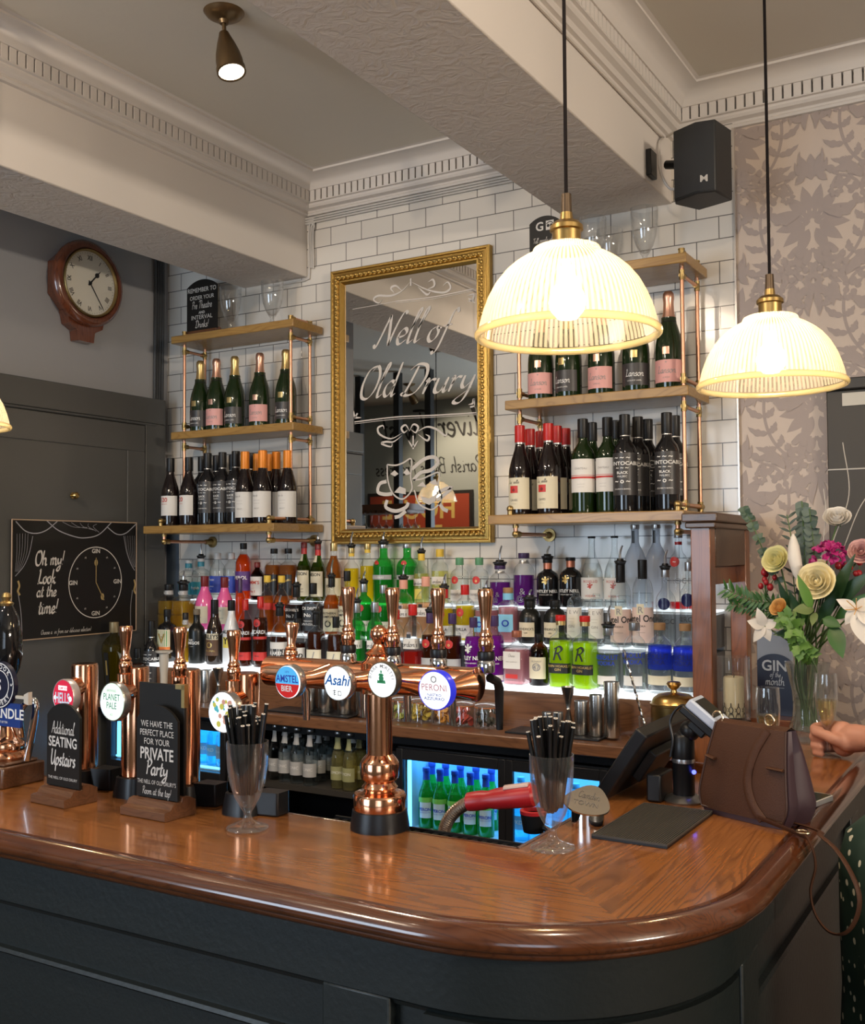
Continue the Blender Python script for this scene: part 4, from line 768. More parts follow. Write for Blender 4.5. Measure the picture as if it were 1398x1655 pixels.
# kind: profile, plan shape, glass, (liquid, level), cap (material, from, radius), bands [(z0, z1, material)], labels [(z0, z1, half angle, material or None, ink, items)]
BK = {
 'champ_black': ('champ', circ, G_DKG, None, (C_GLD, .72, .42), [(.69,.72,C_BLK),(.705,.712,C_GLD)], [(.075,.30,72,P_CHR,I_WHT,[('Lanson',0,.165,.075,'s',.95),('LE BLACK LABEL',0,.115,.014,'n')]),(.355,.43,14,C_GLD,None,[])]),
 'champ_pink': ('champ', circ, G_DKG, None, (C_PNK, .72, .42), [(.69,.72,C_BLK),(.705,.712,C_PNK)], [(.075,.30,72,P_PNK,I_GRY,[('Lanson',0,.165,.075,'s',.95),('LE ROSE',0,.115,.014,'n'),('+',0,.262,.026,'b')]),(.355,.43,14,C_PNK,None,[])]),
 'wine_120': ('burg', circ, G_DKR, None, (C_BLK, .80, .44), [], [(.15,.44,80,P_WHT,I_RED,[('120',-.25,.35,.062,'b'),('SANTA RITA',-.2,.31,.014,'n')])]),
 'wine_skull': ('bord', circ, G_BLK, None, (C_BLK, .79, .45), [(.775,.785,I_SIL)], [(.17,.60,85,P_CHR,I_WHT,[('LOS INTOCABLES',0,.475,.036,'b',1.15),('BLACK',0,.385,.026,'b'),('MALBEC',0,.35,.020,'n'),('~ ~ ~',0,.53,.05,'b'),('~ ~ ~',0,.43,.04,'b'),('~ o ~',0,.29,.05,'b'),('BOURBON BARREL',0,.225,.014,'n')])]),
 'wine_orange': ('burg', circ, G_DKR, None, (C_ORG, .74, .46), [(.70,.74,G_DKR)], [(.09,.44,88,P_WHT,I_GRY,[('Baron de',-.35,.37,.03,'s'),('~~~~~~',-.1,.31,.02,'n'),('~~~~~~',-.1,.27,.02,'n'),('MERLOT',-.1,.20,.016,'n')])]),
 'wine_redcap': ('burg', circ, G_DKR, None, (C_RED, .81, .45), [(.79,.81,I_SIL)], [(.06,.41,85,P_CRM,I_BLK,[('La Vieille',0,.345,.04,'s'),('CAVES',0,.15,.022,'n'),('~~~~~~~',0,.115,.012,'n')]),(.24,.32,22,P_RED,I_BLK,[('o',0,.26,.04,'b')])]),
 'wine_stripe': ('bord', circ, G_DKG, None, (C_BLK, .80, .45), [], [(.22,.57,85,P_WHT,I_GRY,[('CHATEAU',0,.46,.02,'n'),('~~~~~~',0,.30,.016,'n'),('~~~~~',0,.27,.016,'n')]),(.365,.385,85.2,P_RED,None,[]),(.395,.40,85.2,P_RED,None,[])]),
 'teal_neck': ('flat', SQ, G_CLEAR, (L_CLR,.62), (C_WHT,.93,.45), [(.80,.92,C_TEAL)], [(.10,.42,80,P_TEAL,I_WHT,[('English',0,.24,.07,'n')]),(.50,.60,70,None,I_GRY,[('BLISS',0,.52,.08,'b')])]),
 'blue_label': ('spirit', circ, G_CLEAR, (L_CLR,.66), (C_WHT,.86,.42), [], [(.14,.50,88,P_BLU,I_WHT,[('Arctic',0,.40,.05,'n'),('VODKA',0,.26,.03,'n'),('~',0,.2,.05,'b')])]),
 'orange_aperitif': ('spirit', circ, G_CLEAR, (L_ORG,.80), (C_BLK,.89,.42), [], [(.16,.50,88,P_PUR,I_ORG if False else I_WHT,[('APEROL',0,.36,.06,'b')])]),
 'fruit_cup': ('spirit', circ, G_BRN, (L_DRM,.78), (C_DRD,.86,.44), [], [(.12,.62,86,P_WHT,I_RED,[('PIMM\'S',0,.42,.09,'b'),('~~~~',0,.3,.03,'n'),('No 1',0,.2,.06,'b')])]),
 'crystal_stopper': ('tall', circ, G_CLEAR, (L_WHK,.60), (G_CLEAR,.88,.5), [], []),
 'slant_label': ('flat', SQ, G_CLEAR, (L_WHK,.68), (C_BLK,.90,.46), [], [(.10,.50,60,P_BLK,I_GLD,[('BLACK LABEL',0,.34,.035,'b',1,.35),('~~~~',0,.24,.02,'n',1,.35)])]),
 'irish_whiskey': ('irish', circ, G_OLIVE, (L_TEQ,.60), (C_DRD,.90,.42), [(.80,.90,C_RED)], [(.08,.52,85,P_CRM,I_BLK,[('JAMESON',0,.44,.052,'b',.95),('TRIPLE DISTILLED',0,.20,.016,'n'),('IRISH WHISKEY',0,.15,.02,'n')]),(.68,.80,30,P_CRM,None,[])]),
 'gold_cognac': ('irish', circ, G_CLEAR, (L_WHK,.78), (C_GLD,.86,.44), [], [(.10,.40,80,P_CRM,I_BLK,[('VSOP',0,.24,.05,'b')])]),
 'lemon_liqueur': ('tall', circ, G_CLEAR, (L_YEL,.62), (C_GLD,.90,.44), [(.84,.90,C_YEL)], []),
 'green_gin_tall': ('gin', circ, G_GREEN, (L_GRN,.62), (C_SIL,.93,.42), [], [(.40,.48,88,P_GRY,I_WHT,[('TANQUERAY',0,.42,.035,'b')]),(.63,.72,26,P_RED,I_GLD,[('T',0,.65,.05,'b')])]),
 'lemon_gin': ('gin', ovalsq(4,1,.75), G_CLEAR, (L_LYL,.60), (C_YEL,.86,.42), [], [(.36,.50,80,P_WHT,I_BLK,[('Gordon\'s',0,.38,.07,'s',1.1)]),(.10,.30,24,P_YEL,None,[])]),
 'clear_seal': ('gin', circ, G_CLEAR, (L_CLR,.60), (C_GRN,.84,.44), [], [(.45,.60,26,P_RED,I_GLD,[('o',0,.49,.06,'b')]),(.08,.32,84,P_WHT,I_GRN if False else I_GRY,[('RANGPUR',0,.2,.05,'b'),('~~~~',0,.13,.03,'n')])]),
 'purple_etched': ('round', circ, G_CLEAR, (L_PUR,.58), (C_PUR,.90,.52), [(.80,.86,I_SIL)], [(.10,.50,60,None,I_SIL,[('%',0,.36,.12,'c'),('&',.1,.22,.12,'n'),('@',-.1,.10,.10,'n')])]),
 'black_gin': ('gin', circ, G_BLK, None, (C_BLK,.93,.44), [(.80,.93,C_COP)], [(.10,.55,80,None,I_WHT,[('WHITLEY NEILL',0,.30,.062,'b',.9),('LONDON DRY GIN',0,.245,.024,'n')]),(.42,.54,22,None,I_GLD,[('*',0,.38,.25,'b')])]),
 'tall_neck': ('bell', circ, G_CLEAR, (L_CLR,.62), (C_BLK,.97,.36), [], [(.12,.42,84,P_WHT,I_RED,[('ROSELLO',0,.35,.035,'n'),('*',0,.22,.12,'b'),('VODKA',0,.15,.03,'n')])]),
 'frosted_vodka': ('taper', circ, G_FROST, None, (C_SIL,.95,.42), [], [(.78,.93,20,P_BLK,I_WHT,[])]),
 'red_ball': ('tall', circ, G_CLEAR, (L_CRM,.10), (C_SIL,.93,.44), [(.84,.88,C_RED)], [(.56,.68,36,P_RED,I_WHT,[('~',0,.60,.05,'b')]),(.30,.44,80,None,I_GRY,[('CIROC',0,.34,.07,'n',1.05)])]),
 'blue_ball': ('tall', circ, G_CLEAR, (L_CLR,.55), (C_SIL,.90,.44), [], [(.50,.64,40,P_NAV,I_WHT,[]),(.28,.42,80,None,I_BLK,[('CIROC',0,.32,.06,'n',1.05),('VODKA',0,.26,.02,'n')])]),
 'gold_tequila': ('flat', SQ, G_CLEAR, (L_TEQ,.62), (C_BLK,.86,.5), [(.76,.86,P_GRY)], [(.10,.5,60,None,I_BLK,[('100% AGAVE',0,.3,.04,'n')]),(.755,.86,80,None,I_WHT,[('ALTOS',0,.78,.06,'b',.6)])]),
 'pink_cream': ('burg', circ, G_PNK, None, (C_DRD,.80,.42), [], [(.12,.44,66,P_CRM,I_GRY,[('Rose',0,.36,.05,'s'),('STRAWBERRY',0,.22,.02,'n'),('CREAM',0,.16,.02,'n')])]),
 'purple_cap_orange': ('spirit', circ, G_CLEAR, (L_ORG,.72), (C_PUR,.72,.46), [], []),
 'amber_round': ('jug', circ, G_CLEAR, (L_AMB,.64), (C_YEL,.88,.40), [], [(.40,.52,60,P_RED,None,[])]),
 'black_square': ('flat', SQ8, G_CLEAR, (L_DRM,.62), (C_BLK,.78,.46), [], [(.06,.60,84,P_BLK,I_WHT,[('JACK DANIEL\'S',0,.48,.055,'b',.72),('No 7',0,.34,.07,'b'),('TENNESSEE',0,.24,.03,'n'),('WHISKEY',0,.17,.05,'i')])]),
 'oval_label': ('jug', circ, G_CLEAR, (L_AMB,.70), (C_BLK,.84,.40), [], [(.06,.46,84,P_CRM,I_BLK,[('SOUTHERN',0,.36,.04,'b'),('COMFORT',0,.30,.04,'b'),('O',0,.14,.11,'b')])]),
 'green_gin_short': ('gin', ovalsq(5,1,.72), G_GREEN, (L_GRN,.60), (C_SIL,.86,.42), [], [(.36,.48,82,P_WHT,I_BLK,[('Gordon\'s',0,.38,.07,'s',1.1)]),(.50,.56,14,P_BLK,None,[])]),
 'green_seal': ('gin', circ, G_GREEN, (L_GRN,.60), (C_SIL,.84,.44), [], [(.48,.60,28,P_RED,None,[]),(.1,.3,82,P_WHT,I_GRN if False else I_GRY,[('TANQUERAY',0,.2,.04,'b')])]),
 'peach_gin': ('gin', ovalsq(5,1,.72), G_CLEAR, (L_PCH,.58), (C_PCH,.84,.42), [], [(.36,.50,82,P_WHT,I_BLK,[('Gordon\'s',0,.39,.075,'s',1.1)]),(.505,.56,12,P_BLK,None,[])]),
 'pink_gin_red': ('gin', ovalsq(5,1,.72), G_CLEAR, (L_RED,.36), (C_RED,.85,.42), [], [(.40,.54,82,P_WHT,I_BLK,[('Gordon\'s',0,.43,.075,'s',1.1)]),(.545,.60,12,P_BLK,None,[]),(.02,.16,84,P_PUR,None,[])]),
 'yellow_seal': ('gin', circ, G_CLEAR, (L_YEL,.62), (C_RED,.82,.44), [], [(.44,.58,30,P_RED,I_GLD,[('o',0,.48,.06,'b')]),(.05,.28,84,P_WHT,I_BLK,[('SEVILLA',0,.18,.05,'b'),('~~~~~',0,.11,.03,'n')])]),
 'pink_blue_seal': ('flat', ovalsq(5,1,.72), G_CLEAR, (L_PNK,.64), (C_BRN,.90,.42), [(.78,.90,P_LBL)], [(.20,.52,34,P_LBL,I_BLU,[('O',0,.30,.12,'b')]),(.08,.5,34.2,None,I_BLK,[])]),
 'apothecary': ('round', circ, G_MBLK, None, (C_BLK,.84,.50), [], [(.16,.50,44,P_CRM,I_BLK,[('HENDRICK\'S',0,.32,.055,'n',.85),('GIN',0,.24,.035,'n')])]),
 'apothecary_clear': ('flask', ovalsq(4,1,.7), G_CLEAR, (L_CLR,.70), (G_CLEAR,.95,.36), [], [(.15,.72,70,P_WHT,I_GRY,[('K E W',0,.60,.07,'n'),('~~~~~',0,.50,.03,'n'),('~~~~',0,.44,.03,'n'),('GIN',0,.34,.05,'n'),('~~~~~',0,.26,.03,'n')])]),
 'dutch_vodka': ('round', circ, G_CLEAR, (L_CLR,.62), (C_BLK,.78,.44), [], [(.06,.46,84,P_PNK if False else mat('blush_paper', (.66,.50,.44), .5),I_BLK,[('Ketel One',0,.30,.075,'b',.82),('VODKA',0,.24,.022,'n'),('~~~~~~',0,.17,.02,'n')]),(.38,.50,20,P_CRM,I_GRY,[('R',0,.40,.07,'b')])]),
 'herb_liqueur': ('flat', SQ, G_BLK, None, (C_BLK,.86,.46), [], [(.16,.62,62,P_CRM,I_RED,[('JAGER',0,.20,.05,'b')]),(.30,.60,52,P_GRN,I_CRM if False else I_GLD,[('V',0,.36,.18,'b')]),(.17,.29,62.2,P_ORG,I_RED,[('JAGER',0,.20,.05,'b')])]),
 'black_tall': ('bord', circ, G_MBLK, None, (mat('tan_cap', (.16,.13,.09), .5),.90,.42), [], [(.2,.5,50,None,I_WHT,[('TRES',-.3,.42,.035,'b'),('AMIGOS',0,.36,.05,'b'),('~~~~',-.1,.31,.025,'n')])]),
 'irish_cream': ('burg', circ, mat('dark_brown_glass', (.018,.010,.006), .06, spec=.6), None, (C_BLK,.76,.46), [], [(.14,.48,64,P_CRM,I_BLK,[('BAILEYS',0,.40,.065,'b',.85)]),(.14,.385,64.2,mat('brown_paper', (.10,.05,.025), .5),I_GLD,[('ORIGINAL',0,.20,.03,'n'),('O',0,.26,.09,'b')])]),
 'white_rum': ('burg', circ, G_WHT, None, (C_BLK,.84,.42), [], [(.2,.6,60,None,I_BLK,[('MALIBU',0,.50,.05,'b',.8)]),(.28,.44,26,P_YEL,I_GRN if False else I_BLK,[('Y',0,.34,.1,'b')])]),
 'spiced_rum': ('spirit', circ, G_CLEAR, (L_DRM,.70), (C_RED,.84,.44), [], [(.58,.68,34,P_RED,I_BLK,[('o',0,.60,.06,'b')]),(.46,.54,84,None,I_WHT,[('BACARDI',0,.48,.05,'b',.85)]),(.10,.22,86,P_RED,I_BLK,[('~~',0,.15,.04,'b')]),(.40,.44,86,P_RED,None,[])]),
 'handled_rum': ('jug', circ, G_CLEAR, (L_DRM,.52), (C_BLK,.86,.42), [], [(.06,.44,88,P_WHT,I_BLK,[('&',-.95,.14,.2,'n'),('&',.95,.14,.2,'n')]),(.18,.33,50,P_BLK,I_WHT,[('KRAKEN',0,.235,.055,'b')])]),
 'ship_rum': ('flat', SQ, G_CLEAR, (L_DRM,.68), (C_BLK,.80,.46), [], [(.08,.38,60,P_CRM,I_GRY,[('~~~~',0,.14,.06,'b'),('/',.1,.22,.12,'b')])]),
 'dark_seal_gin': ('gin', circ, G_CLEAR, (L_DRM,.66), (C_PUR,.84,.44), [], [(.48,.60,28,P_RED,I_GLD,[('o',0,.51,.05,'b')]),(.04,.32,80,P_GRY,I_BLK,[('ROYALE',0,.16,.05,'b'),('~~~',0,.10,.03,'n')])]),
 'violet_gin': ('gin', circ, G_CLEAR, (L_MAG,.70), (C_PUR,.84,.44), [], [(.08,.5,80,None,I_WHT,[('WHITLEY NEILL',0,.34,.06,'b',.88),('RHUBARB & GINGER',0,.28,.02,'n'),('*',0,.36,.22,'b')]),(.04,.12,84,P_WHT,None,[])]),
 'pink_rect': ('flat', SQ8, G_CLEAR, (L_PNK,.66), (C_COP,.88,.46), [], [(.30,.62,40,P_WHT,I_GRY,[('Chase',0,.52,.06,'s'),('PINK GRAPEFRUIT',0,.42,.018,'n')]),(.12,.20,30,P_RED,None,[])]),
 'brown_pharmacy': ('round', circ, G_BRN, (L_DRM,.55), (C_BLK,.88,.46), [], [(.14,.56,56,P_CRM,I_GRY,[('MONKEY',0,.46,.035,'n'),('47',0,.32,.09,'b'),('O',0,.29,.16,'n')])]),
 'lime_bottle': ('flat', SQ, G_CLEAR, (L_LIM,.64), (C_RED,.92,.48), [(.86,.92,C_GLD)], [(.20,.34,70,P_BLK,I_GLD,[('ROBIN HOAXLEY',0,.285,.032,'b'),('GIN',0,.235,.035,'b')]),(.36,.62,50,None,I_BLK,[('R',-.1,.38,.2,'S',1.2)])]),
 'vodka_clear': ('round', circ, G_CLEAR, (L_CLR,.60), (C_SIL,.88,.46), [], [(.30,.56,86,None,I_BLU,[('ABSOLUT',0,.50,.075,'b',.95),('VODKA',0,.41,.065,'b',.95)]),(.10,.24,50,P_WHT,None,[])]),
 'vodka_blue': ('round', circ, G_CLEAR, (L_CLR,.34), (C_BRN,.90,.48), [(.345,.68,L_BLU)], [(.36,.58,86,None,I_NAV,[('ABSOLUT',0,.50,.075,'b',.95),('VODKA',0,.42,.065,'b',.95)]),(.13,.26,86,P_CRM,None,[])]),
 'elderflower': ('vase', squircle(3), glass('green_gold_glass', (.55, .52, .22), .12), (liq('elderflower', (.75,.66,.25), .2),.70), (mat('bronze_cap', (.28, .22, .12), .4, .6),.86,.44), [], [(.18,.60,16,P_BLK,I_GLD,[('I',0,.3,.2,'n')])]),
 'tonic': ('beer', circ, G_CLEAR, (L_CLR,.66), (C_SIL,.955,.47), [], [(.16,.40,80,P_GRY,I_WHT,[('TONIC',0,.27,.05,'n')]),(.70,.90,60,P_GRY,None,[])]),
 'tonic_yellow': ('beer', circ, G_CLEAR, (liq('ginger_ale', (.85,.78,.40), .2),.66), (C_SIL,.955,.47), [], [(.16,.40,80,mat('olive_paper', (.30,.30,.14), .5),I_WHT,[('LEMON',0,.27,.05,'n')]),(.70,.90,60,mat('olive_paper'),None,[])]),
 'lager': ('beer', circ, G_GREEN, (L_GRN,.62), (P_BLU,.93,.47), [(.80,.93,P_BLU),(.925,.935,P_WHT)], [(.18,.44,44,P_WHT,I_BLU,[('PERONI',0,.30,.05,'b',.9),('NASTRO AZZURRO',0,.265,.014,'n')]),(.44,.52,60,mat('lager_green_paper', (.25,.6,.08), .5),None,[])]),
 'blue_drink': ('beer', circ, glass('aqua_glass', (.35,.85,.95), .1, .2), None, (P_LBL,.92,.47), [], [(.18,.40,60,P_LBL,I_WHT,[('WKD',0,.27,.06,'b')])]),
}
def pourer(parent, z, hh, r):
    b = MB(); b.lathe([(0, 0), (r*1.05, 0), (r*1.15, .006), (r*1.3, .008), (r*1.3, .012), (r*.8, .014), (r*.7, .02), (0, .02)], 14, M=Matrix.Translation((0, 0, z)))
    o = b.build('pourer', C_BLK, parent)
    k = max(.018, hh-.02); b = MB(); b.tube(smooth([(0, 0, z+.018), (0, 0, z+.018+k*.45), (.0045, -.002, z+.018+k*.8), (.009, -.004, z+.018+k)], 4), [.0042-.0014*i/12 for i in range(13)], 8, mi=0)
    b.build('spout', C_SIL, o)
def pinterp(prof, z):
    for i in range(len(prof)-1):
        (r0, z0), (r1, z1) = prof[i], prof[i+1]
        if z0 <= z <= z1 and z1 > z0: return r0+(r1-r0)*(z-z0)/(z1-z0)
    return prof[-1][0]
BPROTO = {}
SEALS = {'clear_seal', 'green_gin_tall', 'red_ball', 'blue_ball', 'yellow_seal', 'green_seal', 'dark_seal_gin', 'spiced_rum'}
def make_bottle(kind, r, h, ph, name, detail=True):
    pf, shp, gm, lq, cap, bands, labels = BK[kind]; P = PF[pf]; seg = 28 if shp is circ else 36
    cz = cap[1]; neck = pinterp(P, .9)
    body = [p for p in P if p[1] <= cz+.02]
    body = body + [(body[-1][0], min(1, cz+.02)), (0, min(1, cz+.02))] if body[-1][0] > 0 else body
    # the neck is round even on square bottles
    zs = next((z for q, z in P if q < .62 and z > .3), .75)
    def shaped(b, prof, rr, mi=0):
        if shp is circ: return b.lathe(prof, seg, circ, mi, None, 0., None, rr, h)
        vs, fs = [], []; n = seg
        for (pr, pz) in prof:
            w = min(1, max(0, (pz-(zs-.12))/.12)) if pz > .3 else 0
            for k in range(n):
                a = 2*PI*k/n; q = pr*rr*((1-w)*shp(a)+w); vs.append((q*math.sin(a), -q*math.cos(a), pz*h))
        for i in range(len(prof)-1):
            for k in range(n): fs.append((i*n+k, i*n+(k+1)%n, (i+1)*n+(k+1)%n, (i+1)*n+k))
        return b.add(vs, fs, mi)
    root = shaped(MB(), body, r).build(name, gm, angle=50)
    if lq:
        lv = lq[1]; q = [(pr*.93 if pr else 0, max(pz, .012)) for pr, pz in P if pz < lv]; q.append((pinterp(P, lv)*.93, lv)); q.append((0, lv))
        shaped(MB(), q, r).build('liquid', lq[0], root, angle=50)
    cr = cap[2]*r
    b = MB()
    if pf == 'champ': b.lathe([(pinterp(P, cz)*r*1.03, cz*h), (pinterp(P, .8)*r*1.05, .8*h), (.36*r, .9*h), (.40*r, .925*h), (.41*r, .95*h), (.38*r, .985*h), (.28*r, 1.005*h), (0, 1.006*h)], 20)
    else: b.lathe([(cr*.98, cz*h), (cr, cz*h+.001), (cr, h-.0015), (cr*.9, h), (0, h)], 20)
    o = b.build('cap', cap[0], root)
    if ph: pourer(root, h, ph, cap[2]*r)
    for (z0, z1, m) in bands:
        b = MB(); b.lathe([(pinterp(P, z0)*r*1.02+.0004, z0*h), (pinterp(P, (z0+z1)/2)*r*1.02+.0004, (z0+z1)/2*h), (pinterp(P, z1)*r*1.02+.0004, z1*h)], 20); b.build('neck_band', m, root)
    for (z0, z1, ha, m, ink, items) in labels:
        a = math.radians(ha); k = 0.0007 + (.0003 if ha != int(ha) or ha < 50 else 0); lab = root
        zz = [z0, z0+(z1-z0)*.33, z0+(z1-z0)*.66, z1]
        if m:
            if kind in SEALS and 20 < ha < 45:
                R_ = pinterp(P, (z0+z1)/2)*r; rr = (z1-z0)*h/2*1.1; f_ = round_map(R_, shp, k+.0004); b = MB(); vc = (z0+z1)/2*h
                ring = [(q_, w_) for q_, w_ in disc_poly(0, vc, rr, n=20)]; mid = disc_poly(0, vc, rr*.5, n=20)
                b.add([f_(0, vc)]+[f_(*q_) for q_ in mid]+[f_(*q_) for q_ in ring], [(0, 1+i, 1+(i+1)%20) for i in range(20)]+[(1+i, 21+i, 21+(i+1)%20, 1+(i+1)%20) for i in range(20)]); lab = b.build('seal', m, root)
            else: b = MB(); b.lathe([((pinterp(P, z)*r+k)/r, z) for z in zz], max(6, int(ha/6)), shp, 0, None, -a, a, r, h); lab = b.build('label', m, root)
        if items and ink and detail:
            V, Fc = lines_poly([(t[0], t[1]*r, t[2]*h, t[3]*h, t[4])+tuple(t[5:]) for t in items]); b = MB()
            def fn(u, v):
                R_ = pinterp(P, v/h)*r; aa = u/R_; q = R_*shp(aa)+k+.0006; return (q*math.sin(aa), -q*math.cos(aa), v)
            b.add([fn(u, v) for u, v in V], Fc); b.build('lettering', ink, lab)
    return root
_rb = random.Random(5)
def bottle(kind, name, cat, label, x, y, z, r, h, ph=0., rz=None, group=None):
    r = round(r/.0015)*.0015; h = round(h/.004)*.004; ph = round(ph/.008)*.008
    key = (kind, r, h, ph, name); rz = _rb.uniform(-.22, .22) if rz is None else rz
    if key in BPROTO:
        return copy_tree(BPROTO[key], (x, y, z), rz, label, group)
    o = make_bottle(kind, r, h, ph, name); o.location = (x, y, z); o.rotation_euler = (0, 0, rz); BPROTO[key] = o
    return tag(o, label, cat, group)
PLACED = []
LIM = {ROWZ[1]: (ROWE[1]-.012, ROWE[2]+.003), ROWZ[2]: (ROWE[2], ROWE[3]+.003), ROWZ[3]: (ROWE[3], 3.434)}
def fit(px, py, y, z, r, lo, hi, rmin=.84):
    # keep the bottle on its line of sight but clear of its neighbours: shift it in depth, or slim it a little
    for k in range(6):
        rr = r*(1-.032*k)
        if rr < r*rmin: break
        for dy in [s*d*.004 for d in range(0, 40) for s in ((1, -1) if d else (1,))]:
            yy = y+dy
            if not (lo+rr <= yy <= hi-rr) and dy: continue
            x = aty(px, py, yy).x
            if all(abs(z-q[2]) > .05 or math.hypot(x-q[0], yy-q[1]) > (rr+q[3])*.995 for q in PLACED): PLACED.append((x, yy, z, rr)); return x, yy, rr
    x = aty(px, py, y).x; PLACED.append((x, y, z, r*rmin)); return x, y, r*rmin
def px_bottle(kind, name, cat, label, px, top, half, y, z, ptop=None, group=None, dy=0., rz=None):
    y += dy; t = depth_at(px, y); r = half*.97*t/FPX; lo, hi = LIM.get(round(z, 3), (y-.03-r, y+.03+r)); x_, y, r = fit(px, top, y, z, r, lo, hi); p = aty(px, top, y); t = depth_at(px, y); h = p.z-z
    ph = (top-ptop)*t/FPX if ptop else 0.
    return bottle(kind, name, cat, label, p.x, y, z, r, h, ph, rz, group)
# ---- champagne on the middle boards (px of centre, px of top, label colour)
def shelf_row(items, z, y, fixed_h, r, group, base):
    for (kind, px, top, dy, label) in items:
        name, cat = base; x_, y_, r_ = fit(px, 600 if z > 2 else 790, y+dy, z, r, (3.235 if z > 2 else 3.135), 3.432, .92)
        bottle(kind, name, cat, label, x_, y_, z+.0005, r_, fixed_h, 0., None, group)
GC = 'champagne bottles on the copper-pipe shelves'; GW = 'wine bottles on the copper-pipe shelves'
LS, RS = 'champagne on left middle shelf', 'champagne on right middle shelf'
shelf_row([('champ_black', 324, 580, 0, 'leftmost champagne on the left shelf, black label and gold foil'),
  ('champ_pink', 350, 574, .0, 'pink label champagne beside the leftmost black one on the left shelf'),
  ('champ_black', 379.5, 568, 0, 'middle champagne of the left shelf, black label and gold foil'),
  ('champ_pink', 420, 566, 0, 'pink label champagne standing alone between two black ones, left shelf'),
  ('champ_black', 462, 562, 0, 'black label champagne half behind the copper pipe of the left shelf')], ZSL[1], 3.325, .308, .0435, GC, ('champagne_bottle', 'bottle'))
shelf_row([('champ_pink', 874, 0, 0, 'leftmost pink label champagne below the big pendant, right shelf'),
  ('champ_black', 919, 0, 0, 'black label champagne between two pink ones under the big pendant'),
  ('champ_pink', 972, 0, 0, 'pink label champagne in the middle of the right shelf'),
  ('champ_black', 1028, 0, 0, 'black label champagne right of the middle pink one, right shelf'),
  ('champ_pink', 1082, 0, 0, 'tall pink label champagne with rose foil beside the right pendant')], ZSR[1], 3.30, .325, .0455, GC, ('champagne_bottle', 'bottle'))
N = ('wine_bottle', 'bottle')
shelf_row([('wine_120', 275.6, 0, -.04, 'leftmost wine bottle with white 120 label on the low left shelf'), ('wine_120', 305, 0, -.03, 'second wine bottle with white 120 label beside dark patterned bottles')], ZSL[0], 3.24, .285, .0375, GW, N)
shelf_row([('wine_skull', 335.5, 0, .0, 'tallest black wine with white pattern beside the 120 bottles, left shelf'), ('wine_skull', 359.6, 0, .03, 'second black patterned wine in the left shelf front row'), ('wine_skull', 381, 0, .03, 'third black patterned wine beside the orange capped bottle, left shelf'),
  ('wine_skull', 326, 0, .105, 'black wine mostly hidden behind the tallest patterned bottle, left shelf'), ('wine_skull', 350, 0, .115, 'black wine hidden in the back row between the first patterned ones, left shelf'), ('wine_skull', 376, 0, .115, 'black wine in the back row behind the third patterned one, left shelf'), ('wine_skull', 406, 0, .115, 'black capped wine in the back row between two orange capped ones')], ZSL[0], 3.245, .300, .0375, GW, N)
shelf_row([('wine_orange', 396, 0, -.01, 'orange capped wine with white label next to the black patterned ones'), ('wine_orange', 424.5, 0, -.03, 'frontmost orange capped wine with large white label'), ('wine_orange', 446.5, 0, .02, 'orange capped wine just left of the copper pipe'), ('wine_orange', 465, 0, .03, 'orange capped wine half behind the copper pipe, left shelf'),
  ('wine_orange', 416, 0, .11, 'orange capped wine in the back row behind the frontmost one'), ('wine_orange', 436, 0, .11, 'orange capped wine in the back row between two front ones')], ZSL[0], 3.25, .292, .0385, GW, N)
shelf_row([('wine_redcap', 841, 0, -.05, 'leftmost red capped wine with cream label, right shelf'), ('wine_redcap', 887, 0, -.05, 'tallest front red capped wine with cream label'), ('wine_redcap', 857.5, 0, .06, 'red capped wine behind the leftmost one, right shelf'), ('wine_redcap', 874, 0, .12, 'red capped wine low in the back row between the two front ones'),
  ('wine_redcap', 901, 0, .03, 'red capped wine right behind the tallest front one'), ('wine_redcap', 915, 0, .10, 'last red capped wine beside the striped white labels')], ZSR[0], 3.25, .305, .0395, GW, N)
shelf_row([('wine_stripe', 943, 0, -.01, 'black capped wine with red striped white label beside red caps'), ('wine_stripe', 983, 0, -.005, 'second wine with red striped label next to dark patterned ones'), ('wine_stripe', 958, 0, .10, 'black capped wine hidden behind the first striped label'), ('wine_stripe', 997, 0, .09, 'black capped wine hidden behind the second striped label'),
  ('wine_skull', 1011, 0, -.02, 'leftmost black patterned wine on the right shelf'), ('wine_skull', 1032, 0, .03, 'second black patterned wine on the right shelf'), ('wine_skull', 1048, 0, .11, 'black patterned wine in the back row of the right shelf'), ('wine_skull', 1079, 0, -.01, 'black patterned wine left of the right copper pipes'), ('wine_skull', 1092, 0, .08, 'black patterned wine behind the right copper pipes')], ZSR[0], 3.25, .315, .0395, GW, N)
